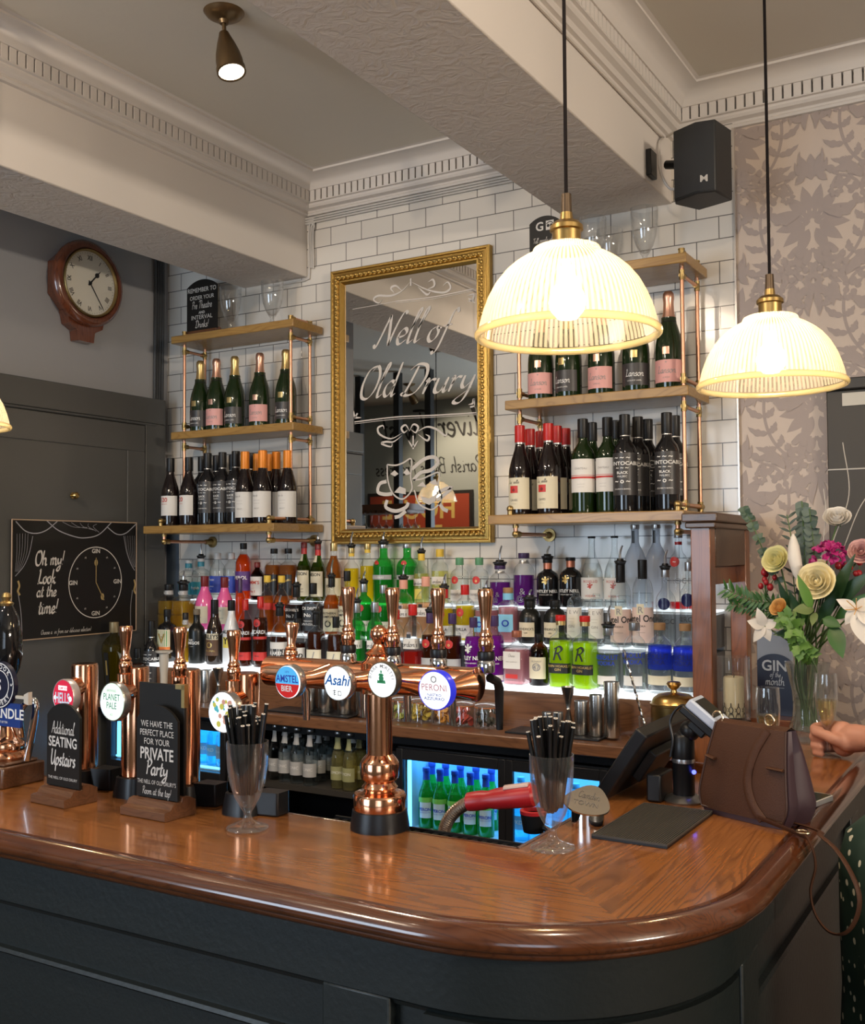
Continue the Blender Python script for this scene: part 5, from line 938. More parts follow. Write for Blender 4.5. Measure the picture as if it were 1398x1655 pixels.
# ---- lit steps. kind, px, px of top, half width px, label, px of spout tip
def step_row(row, items, name='spirit_bottle', cat='bottle'):
    y, z = ROWY[row], ROWZ[row]; g = 'spirit bottles on the %s lit step' % {1: 'lowest', 2: 'middle', 3: 'highest'}[row]
    for it in items:
        kind, px, top, half, label = it[:5]; pt = it[5] if len(it) > 5 else None
        px_bottle(kind, name, cat, label, px, top, half, y, z, pt, g, dy=_rb.uniform(-.008, .008))
step_row(3, [('teal_neck', 305, 905, 13, 'clear bottle with teal neck band at the left end of the top step'), ('teal_neck', 325, 903, 13, 'clear teal-necked bottle with metal pourer on the top step', 877),
 ('blue_label', 352, 893, 13.5, 'clear bottle with blue label, white cap, left of its twin'), ('blue_label', 374, 893, 13.5, 'clear bottle with blue label right beside the orange bottle'),
 ('orange_aperitif', 393.6, 877, 13.5, 'bright orange aperitif bottle with black cap'), ('fruit_cup', 416, 908, 11.5, 'dark red capped bottle with white label beside the orange aperitif'),
 ('slant_label', 443, 887, 13.5, 'amber whisky with slanted black label, left one of two'), ('slant_label', 466, 887, 13.5, 'amber whisky with slanted black label beside the green irish whiskey'),
 ('irish_whiskey', 491.5, 877, 12.5, 'green glass whiskey with cream label and red cap'), ('irish_whiskey', 514, 880, 12.5, 'green glass whiskey with cream label and pourer', 862), ('gold_cognac', 539.5, 878, 14, 'golden brandy bottle with gold cap left of the mirror corner'),
 ('lemon_liqueur', 568, 886, 13, 'yellow liqueur bottle with pourer below the mirror corner', 859), ('lemon_liqueur', 594, 878, 13, 'yellow liqueur bottle with gold cap beside the green gins'),
 ('green_gin_tall', 620, 880, 18, 'large bright green gin bottle with pourer', 861), ('green_gin_tall', 658, 880, 17.5, 'large bright green gin bottle with silver cap'), ('lemon_gin', 681, 894, 16, 'pale yellow gin bottle with yellow cap and pourer', 867), ('lemon_gin', 711, 887, 16, 'pale yellow gin bottle with yellow cap, no pourer'),
 ('clear_seal', 742.7, 901, 15.5, 'clear gin with green cap and red seal, left one'), ('clear_seal', 774.5, 901, 15.5, 'clear gin with green cap and red seal beside the purple bottle'), ('purple_etched', 808, 914, 18, 'purple etched bottle with metal pourer', 880), ('purple_etched', 846.5, 893, 18, 'purple etched bottle with dark stopper'),
 ('black_gin', 885, 905, 18.5, 'black gin bottle with copper collar and pourer', 884), ('black_gin', 922, 900, 18.5, 'black gin bottle with copper collar and wooden stopper'), ('tall_neck', 956, 866, 18, 'clear bell shaped vodka bottle with long neck, left one'), ('tall_neck', 993, 866, 18, 'clear bell shaped vodka bottle behind the pourer'),
 ('frosted_vodka', 1026, 849, 18, 'tall frosted vodka bottle, left one'), ('frosted_vodka', 1060, 848, 18, 'tall frosted vodka bottle beside the red banded ones'), ('red_ball', 1096, 861, 16, 'clear vodka with red ball and red neck band'), ('red_ball', 1127, 860, 16, 'clear vodka with red ball half hidden by the cabinet post')])
step_row(2, [('gold_tequila', 273.5, 944, 16, 'gold tequila with black stopper at the left end'), ('gold_tequila', 296.6, 945, 16, 'gold tequila with metal pourer', 924), ('pink_cream', 331, 931, 15.5, 'bright pink cream liqueur bottle, left one'), ('pink_cream', 363, 932, 15.5, 'bright pink cream liqueur bottle behind the white rum'),
 ('purple_cap_orange', 388, 934, 8, 'slim orange bottle with purple cap'), ('amber_round', 432, 930, 14.5, 'amber round bottle with yellow cap, left one'), ('amber_round', 455, 930, 14.5, 'amber round bottle with yellow cap, right one'), ('black_square', 479, 948, 14, 'square whiskey bottle with black label and pourer', 923), ('black_square', 506, 942, 14, 'square whiskey bottle with black label and black cap'),
 ('oval_label', 536, 934, 14.5, 'red-amber bottle with cream oval label and pourer', 904), ('oval_label', 561, 923, 14.5, 'red-amber bottle with black cap beside the copper tap handle'), ('green_seal', 588, 944, 14, 'green gin with black pourer on the middle step', 925), ('green_seal', 620, 945, 15, 'green gin with silver cap and red seal on the middle step'),
 ('peach_gin', 652, 936, 17, 'peach gin with pourer and script label', 910), ('peach_gin', 688, 931, 17, 'peach gin with script label and peach cap'), ('yellow_seal', 718, 952, 15.5, 'vivid yellow gin with red cap and pourer', 926), ('yellow_seal', 751.5, 945, 16, 'vivid yellow gin with red seal and red cap'),
 ('pink_blue_seal', 786, 958, 20, 'pale pink gin with blue neck band and pourer', 936), ('pink_blue_seal', 821, 949, 20, 'pale pink gin with blue neck band and cork stopper'), ('apothecary', 856, 970, 19, 'black apothecary gin with diamond label and pourer', 950), ('apothecary', 897, 969, 19, 'black apothecary gin with diamond label behind the lime bottle'),
 ('apothecary_clear', 931, 957, 17.5, 'clear flask gin with white label, left one'), ('apothecary_clear', 964, 960, 17.5, 'clear flask gin with white label beside the blush label vodka'), ('dutch_vodka', 1002.5, 912, 17.5, 'clear vodka with blush label, black neck and pourer', 881), ('dutch_vodka', 1038, 904, 17.5, 'clear vodka with blush label and black neck cap'),
 ('blue_ball', 1075, 920, 16, 'clear vodka with dark blue ball and metal pourer', 887), ('blue_ball', 1113, 909, 16, 'clear vodka with dark blue ball beside the cabinet post')])
step_row(1, [('herb_liqueur', 270.6, 985, 13.5, 'square black herbal liqueur with green and orange label'), ('gold_tequila', 300, 990, 10, 'small amber bottle behind the copper handle'), ('black_tall', 318, 984, 13.5, 'matte black bottle with white lettering beside the cream liqueur'), ('irish_cream', 347, 969, 14, 'dark brown cream liqueur bottle beside the white rum'), ('white_rum', 374, 970, 14.5, 'white coconut rum bottle with black cap'),
 ('spiced_rum', 396.5, 968, 12, 'dark rum with red cap beside the white bottle'), ('spiced_rum', 421, 965, 12.5, 'dark rum with red cap left of the ring-handled rum'), ('handled_rum', 452, 982, 15.5, 'ring-neck dark rum with large white label and pourer', 961), ('handled_rum', 481, 1000, 14.5, 'ring-neck dark rum with large white label behind the copper handle'),
 ('ship_rum', 511, 992, 13, 'square dark rum with pictorial label and pourer', 974), ('ship_rum', 543, 996, 13, 'square dark rum with pictorial label and dark cap'), ('green_gin_short', 577, 975, 14.5, 'green gin with white script label and pourer', 952), ('green_gin_short', 606, 974, 15, 'green gin with white script label and silver cap'),
 ('pink_gin_red', 640, 985, 15, 'red-pink gin with script label hidden by the tap handle'), ('pink_gin_red', 667, 977, 17.5, 'red-pink gin with script label and red cap'), ('dark_seal_gin', 695, 990, 15, 'dark berry gin with red seal and pourer', 976), ('dark_seal_gin', 731, 992, 15.5, 'dark berry gin with red seal and purple cap'), ('violet_gin', 765, 997, 15.5, 'violet gin with white lettering, left one'), ('violet_gin', 799, 994, 16, 'violet gin with white lettering beside the pink gin'),
 ('pink_rect', 835, 1020, 19, 'pink square gin bottle with white panel label'), ('brown_pharmacy', 871, 1024, 17, 'brown pharmacy gin bottle with cream stamp label'), ('lime_bottle', 906, 994, 18.5, 'bright lime gin with red cap, left one'), ('lime_bottle', 945, 995, 18.5, 'bright lime gin with red cap, right one'),
 ('vodka_clear', 983, 1014, 19.5, 'clear vodka with blue lettering and pourer', 978), ('vodka_clear', 1025, 1006, 20, 'clear vodka with blue lettering and silver cap'), ('vodka_blue', 1066, 1007, 20.5, 'blue banded vodka bottle, left one'), ('vodka_blue', 1107, 1007, 20.5, 'blue banded vodka bottle beside the cabinet post')])
# the vodka fill behind the blue lettering, necks ringed with handles
# ---- lager in the cooler, mixers on the shelf, drinks in the far cooler
gl_ = 'green lager bottles in the blue lit cooler'
for i, px in enumerate((689, 711, 735, 760, 785)):
    y = 3.07; p = aty(px, 1232, y)
    bottle('lager', 'lager_bottle', 'bottle', ['leftmost green lager in the front row of the cooler', 'second green lager in the front row of the cooler', 'middle green lager in the front row of the cooler', 'fourth green lager behind the red soda gun', 'rightmost green lager in the front row of the cooler'][i], p.x, y, CR_Z+.007, .0270, .200, 0, .35, gl_)
    y = 3.15; p = aty(px+8, 1232, y)
    y = 3.155; bottle('lager', 'lager_bottle', 'bottle', 'green lager in the second row behind the %s front one' % ('leftmost', 'second', 'middle', 'fourth', 'rightmost')[i], p.x, y, CR_Z+.007, .0270, .200, 0, .35, gl_)
for i, px in enumerate((842, 866, 905, 930, 955)):
    x_, y, r_ = fit(px, 1250, 3.09, CR_Z, .027, 3.03, 3.38); p = Vector((x_, y, 0))
    bottle('blue_drink', 'soft_drink_bottle', 'bottle', '%s pale bottle from the left in the cooler bay behind the straw glass' % ('first', 'second', 'third', 'fourth', 'fifth')[i], p.x, y, CR_Z+.007, r_, .20, 0, None, 'pale bottles in the second cooler bay')
gm_ = 'clear mixer bottles in the dark shelf'
for i, px in enumerate((446, 462, 481, 502, 517, 531)):
    x_, y, r_ = fit(px, 1214, 3.02 + (.0, .0, -.015, -.02, .05, .09)[i], zm, .0265, 2.975, 3.39)
    bottle('tonic', 'mixer_bottle', 'bottle', ['leftmost clear mixer bottle on the dark shelf', 'second clear mixer bottle on the dark shelf', 'third clear mixer bottle on the dark shelf', 'front clear mixer bottle nearest the yellow mixers', 'clear mixer bottle behind the front one', 'clear mixer bottle deep beside the yellow mixers'][i], x_, y, zm+.0005, r_, .195, 0, None, gm_)
for i, px in enumerate((547, 566, 582)):
    x_, y, r_ = fit(px, 1214, 3.01+i*.01, zm, .0265, 2.975, 3.39)
    bottle('tonic_yellow', 'mixer_bottle', 'bottle', ['left yellow mixer bottle on the dark shelf', 'middle yellow mixer bottle on the dark shelf', 'yellow mixer bottle beside the copper column'][i], x_, y, zm+.0005, r_, .195, 0, None, gm_)
for r in range(4):
    for i in range(6):
        x, y, r_ = fit(462+i*22+r*7, 1190, 3.130+r*.062, zm, .0265, 3.10, 3.395)
        bottle('tonic', 'mixer_bottle', 'bottle', 'clear mixer bottle, %s in rear row %s of the dark shelf' % (('first', 'second', 'third', 'fourth', 'fifth', 'sixth')[i], ('one', 'two', 'three', 'four')[r]), x, y, zm+.0005, r_, .195, 0, .1, gm_)
for i, (px, k) in enumerate(((165, 'blue_drink'), (188, 'tonic_yellow'), (205, 'blue_drink'), (332, 'blue_drink'), (346, 'blue_drink'), (361, 'tonic'))):
    x_, y, r_ = fit(px, 1200, 3.10, zl0, .029, 3.03, 3.38); p = Vector((x_, y, 0)); bottle(k, 'soft_drink_bottle', 'bottle', '%s pale bottle from the left glowing in the cooler behind the columns' % ('first', 'second', 'third', 'fourth', 'fifth', 'sixth')[i], p.x, y, zl0-.053, r_, .20, 0, None, 'pale bottles in the far cooler')
e = aty(178, 1050, 2.965); bottle('elderflower', 'liqueur_bottle', 'bottle', 'olive gold sculpted liqueur bottle standing below the blackboard', e.x, 2.985, ZK, .043, .30, 0, 0.)
# ================================================================ CLOCK, BLACKBOARD, TAG
M_MAH = wood('mahogany', (.16, .045, .018), (.07, .018, .008), 'Z', .25, .7, 1.)
ck = thing('wall_clock', 'round mahogany wall clock with white dial on the left wall', 'clock', (-3.42, 2.930, 2.728))
CKM = Matrix(((0,0,1,0),(1,0,0,0),(0,1,0,0),(0,0,0,1)))   # local u -> +Y, v -> Z, out -> +X
b = MB(); oc = [(.168*math.cos(PI/8+k*PI/4), .168*math.sin(PI/8+k*PI/4)) for k in range(8)]
b.prism(oc, 0, .045, 0, CKM); b.prism([(-.10, -.12), (.10, -.12), (.085, -.175), (.045, -.195), (.04, -.238), (-.04, -.238), (-.045, -.195), (-.085, -.175)][::-1], 0, .05, 0, CKM); b.build('clock_case', M_MAH, ck, bevel=.004)
b = MB(); b.lathe([(.168, .045), (.176, .052), (.176, .066), (.166, .078), (.152, .083), (.143, .080), (.140, .070), (.140, .06), (0, .06)], 56, M=CKM); b.build('clock_surround', M_MAH, ck)
b = MB(); b.lathe([(.140, .076), (.136, .083), (.131, .082), (.129, .072)], 56, M=CKM); b.build('bezel', M_BRS, ck)
b = MB(); b.lathe([(.1305, .069), (0, .069)], 56, M=CKM); b.build('dial', mat('clock_dial', (.80, .76, .66), .4), ck)
b = MB()
for k, t_ in enumerate(('XII', 'I', 'II', 'III', 'IIII', 'V', 'VI', 'VII', 'VIII', 'IX', 'X', 'XI')):
    a = PI/2 - k*PI/6; V, Fc = lines_poly([(t_, 0, -.009, .019, 'b', .8)]); c, s_ = math.cos(a-PI/2), math.sin(a-PI/2)
    b.add([CKM @ Vector((.104*math.cos(a)+x*c-y*s_, .104*math.sin(a)+x*s_+y*c, .0697)) for x, y in V], Fc)
for k in range(60): a = k*PI/30; b.add([CKM @ Vector(((.120+d)*math.cos(a+e), (.120+d)*math.sin(a+e), .0697)) for d, e in ((0, -.006), (.004, -.006), (.004, .006), (0, .006))], [(0, 1, 2, 3)])
b.build('numerals', INK, ck)
for nm, ang, ln, w in (('hour_hand', PI/2-2*PI*(1.4/12), .070, .007), ('minute_hand', PI/2-2*PI*(24/60.), .108, .0045)):
    d = (math.cos(ang), math.sin(ang)); pp = [(-d[1]*w*.5-d[0]*.012, d[0]*w*.5-d[1]*.012), (d[1]*w*.5-d[0]*.012, -d[0]*w*.5-d[1]*.012), (d[0]*ln+d[1]*w*.3, d[1]*ln-d[0]*w*.3), (d[0]*(ln+.012), d[1]*(ln+.012)), (d[0]*ln-d[1]*w*.3, d[1]*ln+d[0]*w*.3)]
    b = MB(); b.prism(pp, .0715, .073, 0, CKM)
    if nm[0] == 'h': b.lathe([(0, .0745), (.010, .0745), (.010, .0712)], 14, M=CKM @ Matrix.Translation((d[0]*.052, d[1]*.052, 0)))
    b.lathe([(0, .0755), (.007, .0752), (.008, .0712)], 14, M=CKM); b.build(nm, INK, ck)
b = MB(); b.lathe([(.1305, .079), (.10, .0835), (0, .086)], 40, M=CKM); b.build('clock_glass', glass('thin_clear', (.985, .985, .98), .07), ck)
# blackboard with a painted theatre curtain and a gin clock
M_CHB = mat('chalkboard', (.010, .009, .008), .45, spec=.3); M_CHALK = mat('chalk_white', (.62, .59, .55), .8); M_CHALKG = mat('chalk_grey', (.16, .16, .18), .8); M_CHGOLD = mat('chalk_gold', (.40, .29, .12), .7)
bd = thing('menu_blackboard', 'square blackboard with chalk theatre curtain, gin clock and Oh my! lettering', 'blackboard', (-3.352, 2.565, 1.30))
fb = lambda u, v: (.0085, u, v); BW, BH = .618, .455
b = MB(); b.box(.0, .008, 0, BW, 0, BH); b.build('board', M_CHB, bd, bevel=.001)
b = MB()
for e in (([(0, 0), (0, BH)]), ([(0, BH), (BW, BH)]), ([(BW, 0), (BW, BH)]), ([(0, 0), (BW, 0)])):
    (a0, c0), (a1, c1) = e; b.tube([(.007, a0, c0), (.007, a1, c1)], .0028, 6)
b.build('board_edge', mat('board_edge_wood', (.42, .30, .20), .5), bd)
SX, SY = BW/201., BH/186.   # pixels of the photographed board
q = lambda px, py: ((px-15)*SX, BH-(py-838-(px-15)*.045*(1-(py-838)/186.*2.4))*SY)
b = MB()
for pts in ([(20, 841), (34, 856), (50, 860), (66, 855), (82, 842)], [(66, 841), (84, 856), (110, 866), (128, 868), (150, 863), (172, 844)], [(164, 852), (180, 863), (196, 862), (215, 848)]): ribbon(b, [q(*p) for p in pts], .004, fb)
for pts in ([(45, 864), (40, 890), (32, 910), (20, 925)], [(193, 866), (198, 890), (206, 910), (213, 920)], [(24, 950), (28, 975), (30, 1000), (31, 1025)], [(209, 950), (206, 975), (206, 1000), (207, 1012)]): ribbon(b, [q(*p) for p in pts], .0025, fb)
for k in range(5):
    ribbon(b, [q(22+k*4, 860), q(22+k*3.5, 890), q(20+k*1.5, 918)], .0012, fb); ribbon(b, [q(212-k*4, 866), q(212-k*3.2, 890), q(214-k*1.3, 915)], .0012, fb); ribbon(b, [q(90+k*14, 843+k), q(108+k*8, 851), q(130+k*5, 852+k*2)], .0014, fb)
b.build('chalk_curtain', M_CHALKG if False else mat('chalk_soft', (.33, .33, .36), .8), bd)
b = MB(); cu, cv = q(145, 937); ru, rv = .136, .143
ribbon(b, disc_poly(cu, cv, ru, rv, 40), .0035, fb, n=2, closed=True)
b.build('chalk_clock', M_CHALK, bd)
items = [('Oh my!', *q(70, 909), .058, 'S', .86), ('Look', *q(66, 937), .056, 'S', .86), ('at the', *q(66, 957), .049, 'S', .86), ('time!', *q(68, 983), .057, 'S', .9), ('Choose a Gin from our delicious selection!', *q(98, 1013), .018, 's', .9),
         ('GIN', cu, cv+rv-.024, .017, 'b'), ('GIN', cu, cv-rv+.010, .017, 'b'), ('GIN', cu-ru+.022, cv-.007, .017, 'b'), ('GIN', cu+ru-.022, cv-.007, .017, 'b')]
for a in (30, 60, 120, 150, 210, 240, 300, 330): items.append(('Gin', cu+(ru-.025)*math.cos(math.radians(a)), cv-.005+(rv-.025)*math.sin(math.radians(a)), .013, 's'))
lettering(items, M_CHALK, fb, bd)
b = MB()
for (a, ln) in ((PI/2, .10), (PI/2-2*PI*5/12, .085)):
    d = (math.cos(a), math.sin(a)); ribbon(b, [(cu, cv), (cu+d[0]*ln*.6, cv+d[1]*ln*.6), (cu+d[0]*ln, cv+d[1]*ln)], .0035, lambda u, v: (.0095, u, v)); blob(b, disc_poly(cu+d[0]*ln*.8, cv+d[1]*ln*.8, .009, .014, 10), lambda u, v: (.0095, u, v))
for sx_ in ((24, 932), (212, 934)): ribbon(b, [q(*sx_), q(sx_[0]+2, sx_[1]+8), q(sx_[0], sx_[1]+16), q(sx_[0]+3, sx_[1]+22)], .008, fb)
b.build('chalk_hands', M_CHGOLD, bd)
p = atx(250.5, 912, -3.345)
t = thing('hanging_tag', 'small oval white tag hanging on the dark door frame edge', 'tag', (-3.3615, 3.305, p.z))
b = MB(); b.prism(disc_poly(0, 0, .017, .023, 20), .0, .003, 0, CKM); b.build('tag_face', P_CRM, t); b = MB(); b.tube([CKM @ Vector((.0175*math.cos(a), .0235*math.sin(a), .002)) for a in [k*PI/10 for k in range(21)]], .002, 6, caps=False); b.tube([CKM @ Vector((.007*math.cos(a), .031+.008*math.sin(a), .002)) for a in [k*PI/6 for k in range(13)]], .0018, 6); b.build('tag_ring', M_BRS, t)
# ================================================================ CHALK SIGNS, GLASSES ON THE TOP SHELVES
W_SIGN = wood('sign_base_wood', (.15, .062, .027), (.08, .032, .014), 'X', .4, .2, 1.2)
M_BOARD = mat('sign_black', (.011, .010, .009), .42, spec=.3)
def arch(w, h, rise, n=14):
    R = ((w/2)**2+rise**2)/(2*rise); c = h-R; a = math.asin(min(1, w/2/R)); s = .06*w
    return [(-w/2, 0), (w/2, 0)] + [(R*math.sin(a-2*a*k/n), c+R*math.cos(a-2*a*k/n)) for k in range(n+1)]
def chalk_sign(name, label, loc, rz, w, h, rise, items, base=None, th=.006, board=None, ink=None, cat='sign', tilt=.0):
    t = thing(name, label, cat, loc, rz); z0 = .03 if base else 0
    SM = Matrix(((1,0,0,0),(0,0,-1,0),(0,1,0,z0),(0,0,0,1)))
    b = MB(); b.prism(arch(w, h, rise), -th/2, th/2, 0, SM); b.build('board', board or M_BOARD, t, rot=(-tilt, 0, 0))
    lettering(items, ink or M_CHALK, lambda u, v: (u, -th/2-.0008, v+z0), t, rot=(-tilt, 0, 0))
    if base:
        bw, bd_ = base; pr = [(-bd_/2, 0), (bd_/2, 0), (bd_/2, .028), (bd_*.3, .036), (.006, .038), (.004, .028), (-.004, .028), (-.006, .030), (-bd_*.22, .028), (-bd_*.3, .018), (-bd_/2, .016)]
        b = MB(); b.prism([(y, z) for y, z in pr], -bw/2, bw/2, 0, Matrix(((0,0,1,0),(1,0,0,0),(0,1,0,0),(0,0,0,1)))); b.build('base', W_SIGN, t, bevel=.0015)
    return t
p = aty(327, 520, 3.315)
chalk_sign('chalk_sign', 'arched black pre-theatre drinks sign on top of the left pipe shelf', (p.x, 3.315, ZSL[2]+.0005), 0, .172, .218, .03,
 [('REMEMBER TO', 0, .165, .019, 'n', .92), ('ORDER YOUR', 0, .133, .017, 'n', .9), ('Pre-Theatre', 0, .094, .034, 's', .78), ('AND', 0, .071, .011, 'b'), ('INTERVAL', 0, .048, .018, 'n', 1.05), ('Drinks!', 0, .012, .032, 's', .9)], (.17, .06))
p = aty(881, 420, 3.31)
t = chalk_sign('chalk_sign', 'arched black sign with white logos behind the big pendant cap', (p.x, 3.31, ZSR[2]+.0005), 0, .115, .205, .022, [('G', -.018, .155, .030, 'b'), ('Tell people what', 0, .112, .018, 's', .8), ('you think', 0, .086, .018, 's', .85)], (.13, .05))
f_ = lambda u, v: (u, -.0042, v+.03); b = MB(); blob(b, [(.006, .153), (.036, .153), (.036, .186), (.006, .186)], f_); b.build('logo_badge', M_CHALK, t)
f2 = lambda u, v: (u, -.0048, v+.03); b = MB()
for s_ in (-1, 1): blob(b, disc_poly(.021+s_*.006, .168, .0055, n=14), f2)
ribbon(b, [(.008, .175), (.021, .181), (.034, .175)], .003, f2); b.build('owl_mark', M_BOARD, t)
G_GLS = thickglass('table_glass')
def goblet(label, loc, h=.165, r=.039, group='footed glasses on the top shelves'):
    prof = [(0, 0), (.95, 0), (1.0, .012), (.98, .028), (.62, .060), (.30, .095), (.20, .13), (.17, .165), (.20, .20), (.34, .245), (.62, .37), (.84, .53), (.95, .70), (.985, .85), (1.0, 1.0), (.955, 1.0), (.94, .85), (.90, .70), (.79, .53), (.57, .37), (.29, .26), (0, .235)]
    def sh(a): return 1+.012*math.sin(a*6)
    b = MB(); b.lathe(prof, 48, sh, r=r, h=h); o = b.build('footed_glass', G_GLS, angle=60); o.location = loc; return tag(o, label, 'glass', group)
for px, pt, z, y, lab in ((372.5, 465, ZSL[2], 3.315, 'footed glass beside the pre-theatre sign'), (440, 455, ZSL[2], 3.315, 'footed glass at the right end of the left top shelf'), (958, 353, ZSR[2], 3.31, 'footed glass just right of the big pendant cap'), (985, 372, ZSR[2], 3.36, 'footed glass half hidden behind the big pendant'), (1041, 337, ZSR[2], 3.31, 'footed glass standing alone on the right top shelf')):
    p = aty(px, pt, y); goblet(lab, (p.x, y, z+.0005), p.z-z-.001, .046)
# ================================================================ SPEAKER
sp = thing('wall_speaker', 'black loudspeaker bracketed to the ceiling beam', 'speaker', (-.885, 3.14, 2.795), rot=(.0, .0, -.32))
M_SPK = mat('speaker_black', (.010, .010, .010), .55, bump=.3, bscale=900)
pl = [(-.062, .06), (-.078, -.042), (-.06, -.070), (.026, -.080), (.076, -.054), (.06, .06)]
b = MB(); b.prism(pl, -.108, .108); b.build('cabinet', mat('speaker_body', (.013, .013, .013), .5), sp, bevel=.006)
b = MB(); b.prism([(-.074, -.046), (-.058, -.073), (.026, -.083), (.074, -.058), (.070, -.052), (.026, -.077), (-.056, -.068), (-.070, -.044)], -.102, .104); b.build('grille', M_SPK, sp)
lettering([('M', .048, -.098, .020, 'b')], I_SIL, lambda u, v: (u, -.0845+(u-.026)*.52, v+.022), sp, 'badge')
b = MB(); b.tube([(-.05, .03, .03), (-.11, .05, .05), (-.178, .055, .07)], .014, 10); b.sphere((-.12, .05, .05), .022, 12, 8); b.build('bracket_arm', C_BLK, sp)
b = MB(); b.box(-1.0795, -1.062, 3.17, 3.23, 2.815, 2.90); o = b.build('bracket_plate', C_BLK, None, bevel=.003); o.parent = sp; o.matrix_parent_inverse = (Matrix.Translation(sp.location) @ Matrix.Rotation(-.32, 4, 'Z')).inverted()
b = MB(); b.tube(smooth([(-1.073, 3.33, 2.99), (-1.070, 3.28, 2.95), (-1.06, 3.26, 2.85), (-1.02, 3.24, 2.78), (-.97, 3.22, 2.80), (-.96, 3.22, 2.90), (-1.0, 3.26, 2.97), (-1.06, 3.33, 2.99)], 6), .0045, 6); b.tube([(-1.073, 3.33, 2.99), (-1.073, 1.5, 2.99), (-1.073, -1, 2.99)], .005, 6)
tag(b.build('speaker_cable', mat('white_cable', (.62, .58, .53), .5)), 'white cable looping behind the black loudspeaker and along the beam', 'cable')
# ================================================================ BEER FONTS
M_CU = mat('polished_copper', (.86, .43, .25), .13, 1.); M_CHR = mat('chrome', (.75, .75, .76), .08, 1.); M_RUB = mat('black_base', (.009, .009, .010), .36, spec=.35)
def lens_face(parent, M, r, face_items, face_mat, rim_mat, depth=.022):
    """lit disc badge: local -y faces the customer"""
    b = MB(); FM = M @ Matrix(((1,0,0,0),(0,0,-1,0),(0,1,0,0),(0,0,0,1)))
    b.lathe([(0, -depth), (r*.8, -depth), (r*1.0, -depth*.7), (r*1.03, -.002), (r*1.0, .0015), (r*.955, .001)], 40, M=FM); h = b.build('lens_housing', rim_mat, parent)
    b = MB(); b.lathe([(r*.96, .001), (r*.93, .0022), (0, .0024)], 40, M=FM); lens = b.build('lens_face', face_mat, h)
    for k_, (m, items, shapes) in enumerate(face_items):
        fn = lambda u, v, k_=k_: tuple(M @ Vector((u, -.0029-.0003*k_, v)))
        V, Fc = lines_poly([(i[0], i[1]*r, i[2]*r, i[3]*r)+tuple(i[4:]) for i in items]); bb = MB()
        if V: bb.add([fn(u, v) for u, v in V], Fc)
        for s_ in shapes: blob(bb, [(x*r, y*r) for x, y in s_], fn)
        bb.build('lettering' if items else 'emblem', m, h)
    return h
def ring_text(t, R, hgt, a0, a1, st='b', inward=False):
    out = []
    for i, ch in enumerate(t):
        a = a0+(a1-a0)*(i+.5)/len(t); out.append((ch, R*math.cos(a), R*math.sin(a), hgt, st, 1., a-PI/2 if not inward else a+PI/2))
    return out
def handle(parent, loc, h=.112, lean=(0, 0, 1), collar=True):
    M = align(loc, Vector(loc)+Vector(lean)); b = MB(); k = h/.112
    b.lathe([(.0, .0), (.010, 0), (.0115, .004), (.0105, .010), (.0125, .014), (.0125, .026), (.010, .030), (.0115, .034), (.0085, .040), (.0075, .048), (.0095, .070), (.0125, .098), (.0130, .106), (.0115, .1115), (0, .112)], 18, M=M, h=k, shape=squircle(2.6))
    o = b.build('tap_handle', M_CU, parent, angle=50)
    if collar:
        b = MB(); b.lathe([(.0145, -.030), (.0155, -.022), (.0155, -.012), (.0125, -.008), (.0135, -.003), (.0135, .006)], 18, M=M); b.build('chrome_collar', M_CHR, o); b = MB(); b.lathe([(.0142, -.008), (.0150, -.004), (.0150, .002), (.0142, .006)], 18, M=M); b.build('black_ring', M_RUB, o)
    return o
E_WHT = emis('lit_lens_white', (.95, .98, 1.), 1.9); E_CRM = emis('lit_lens_green', (.78, 1., .82), 1.6)
def blade(*p): return list(p)
ft = atz(614, 1338, ZB); ft = Vector((ft.x, ft.y, ZB))
f4 = thing('beer_font', 'four lens copper beer font on a single column in the middle of the bar', 'beer tap', ft)
b = MB(); b.lathe([(0, 0), (.054, 0), (.054, .006), (.050, .034), (.046, .036)], 44); b.build('base', M_RUB, f4)
b = MB(); b.lathe([(.0475, .034), (.0485, .038), (.0485, .060), (.046, .064), (.032, .066), (.028, .070), (.033, .075), (.029, .080), (.027, .084), (.034, .090), (.0355, .095), (.0355, .118), (.033, .123), (.027, .130), (.0235, .134), (.0232, .272), (.027, .276)], 44); b.build('column', M_CU, f4)
za = .272; xl_ = aty(433, 1093, ft.y).x-ft.x; xr_ = aty(772, 1112, ft.y).x-ft.x
RB = .0285; BM = Matrix(((0,0,1,0),(1,0,0,0),(0,1,0,za),(0,0,0,1)))
b = MB(); b.lathe([(0, xl_), (RB*.8, xl_), (RB, xl_+.004), (RB, xr_-.006), (RB*1.05, xr_-.005), (RB*1.05, xr_), (RB*.9, xr_+.001), (0, xr_+.0035)], 40, M=BM); b.build('cross_bar', M_CU, f4)
b = MB(); b.lathe([(.034, .245), (.034, .30), (.026, .305), (.022, .312), (.026, .317), (.020, .322), (.014, .326), (.010, .334), (.0145, .344), (.0165, .352), (.0145, .361), (.006, .368), (0, .369)], 32); b.build('finial', M_CU, f4)
HX = [aty(px, 1075, ft.y).x-ft.x for px in (560, 632, 706, 783)]
for k, hx in enumerate(HX):
    handle(f4, (hx, .006, za+RB+.022), .115)
    b = MB(); b.tube([(hx, .02, za+.01), (hx, .048, za), (hx, .055, za-.012), (hx, .056, za-.085)], [.008, .008, .0085, .006], 12); b.build('nozzle', M_RUB if k == 3 else M_CHR, f4)
hx = aty(467, 1080, ft.y).x-ft.x+.004
handle(f4, (hx, .0, za+RB-.006), .072, (-.02, .10, 1), False)
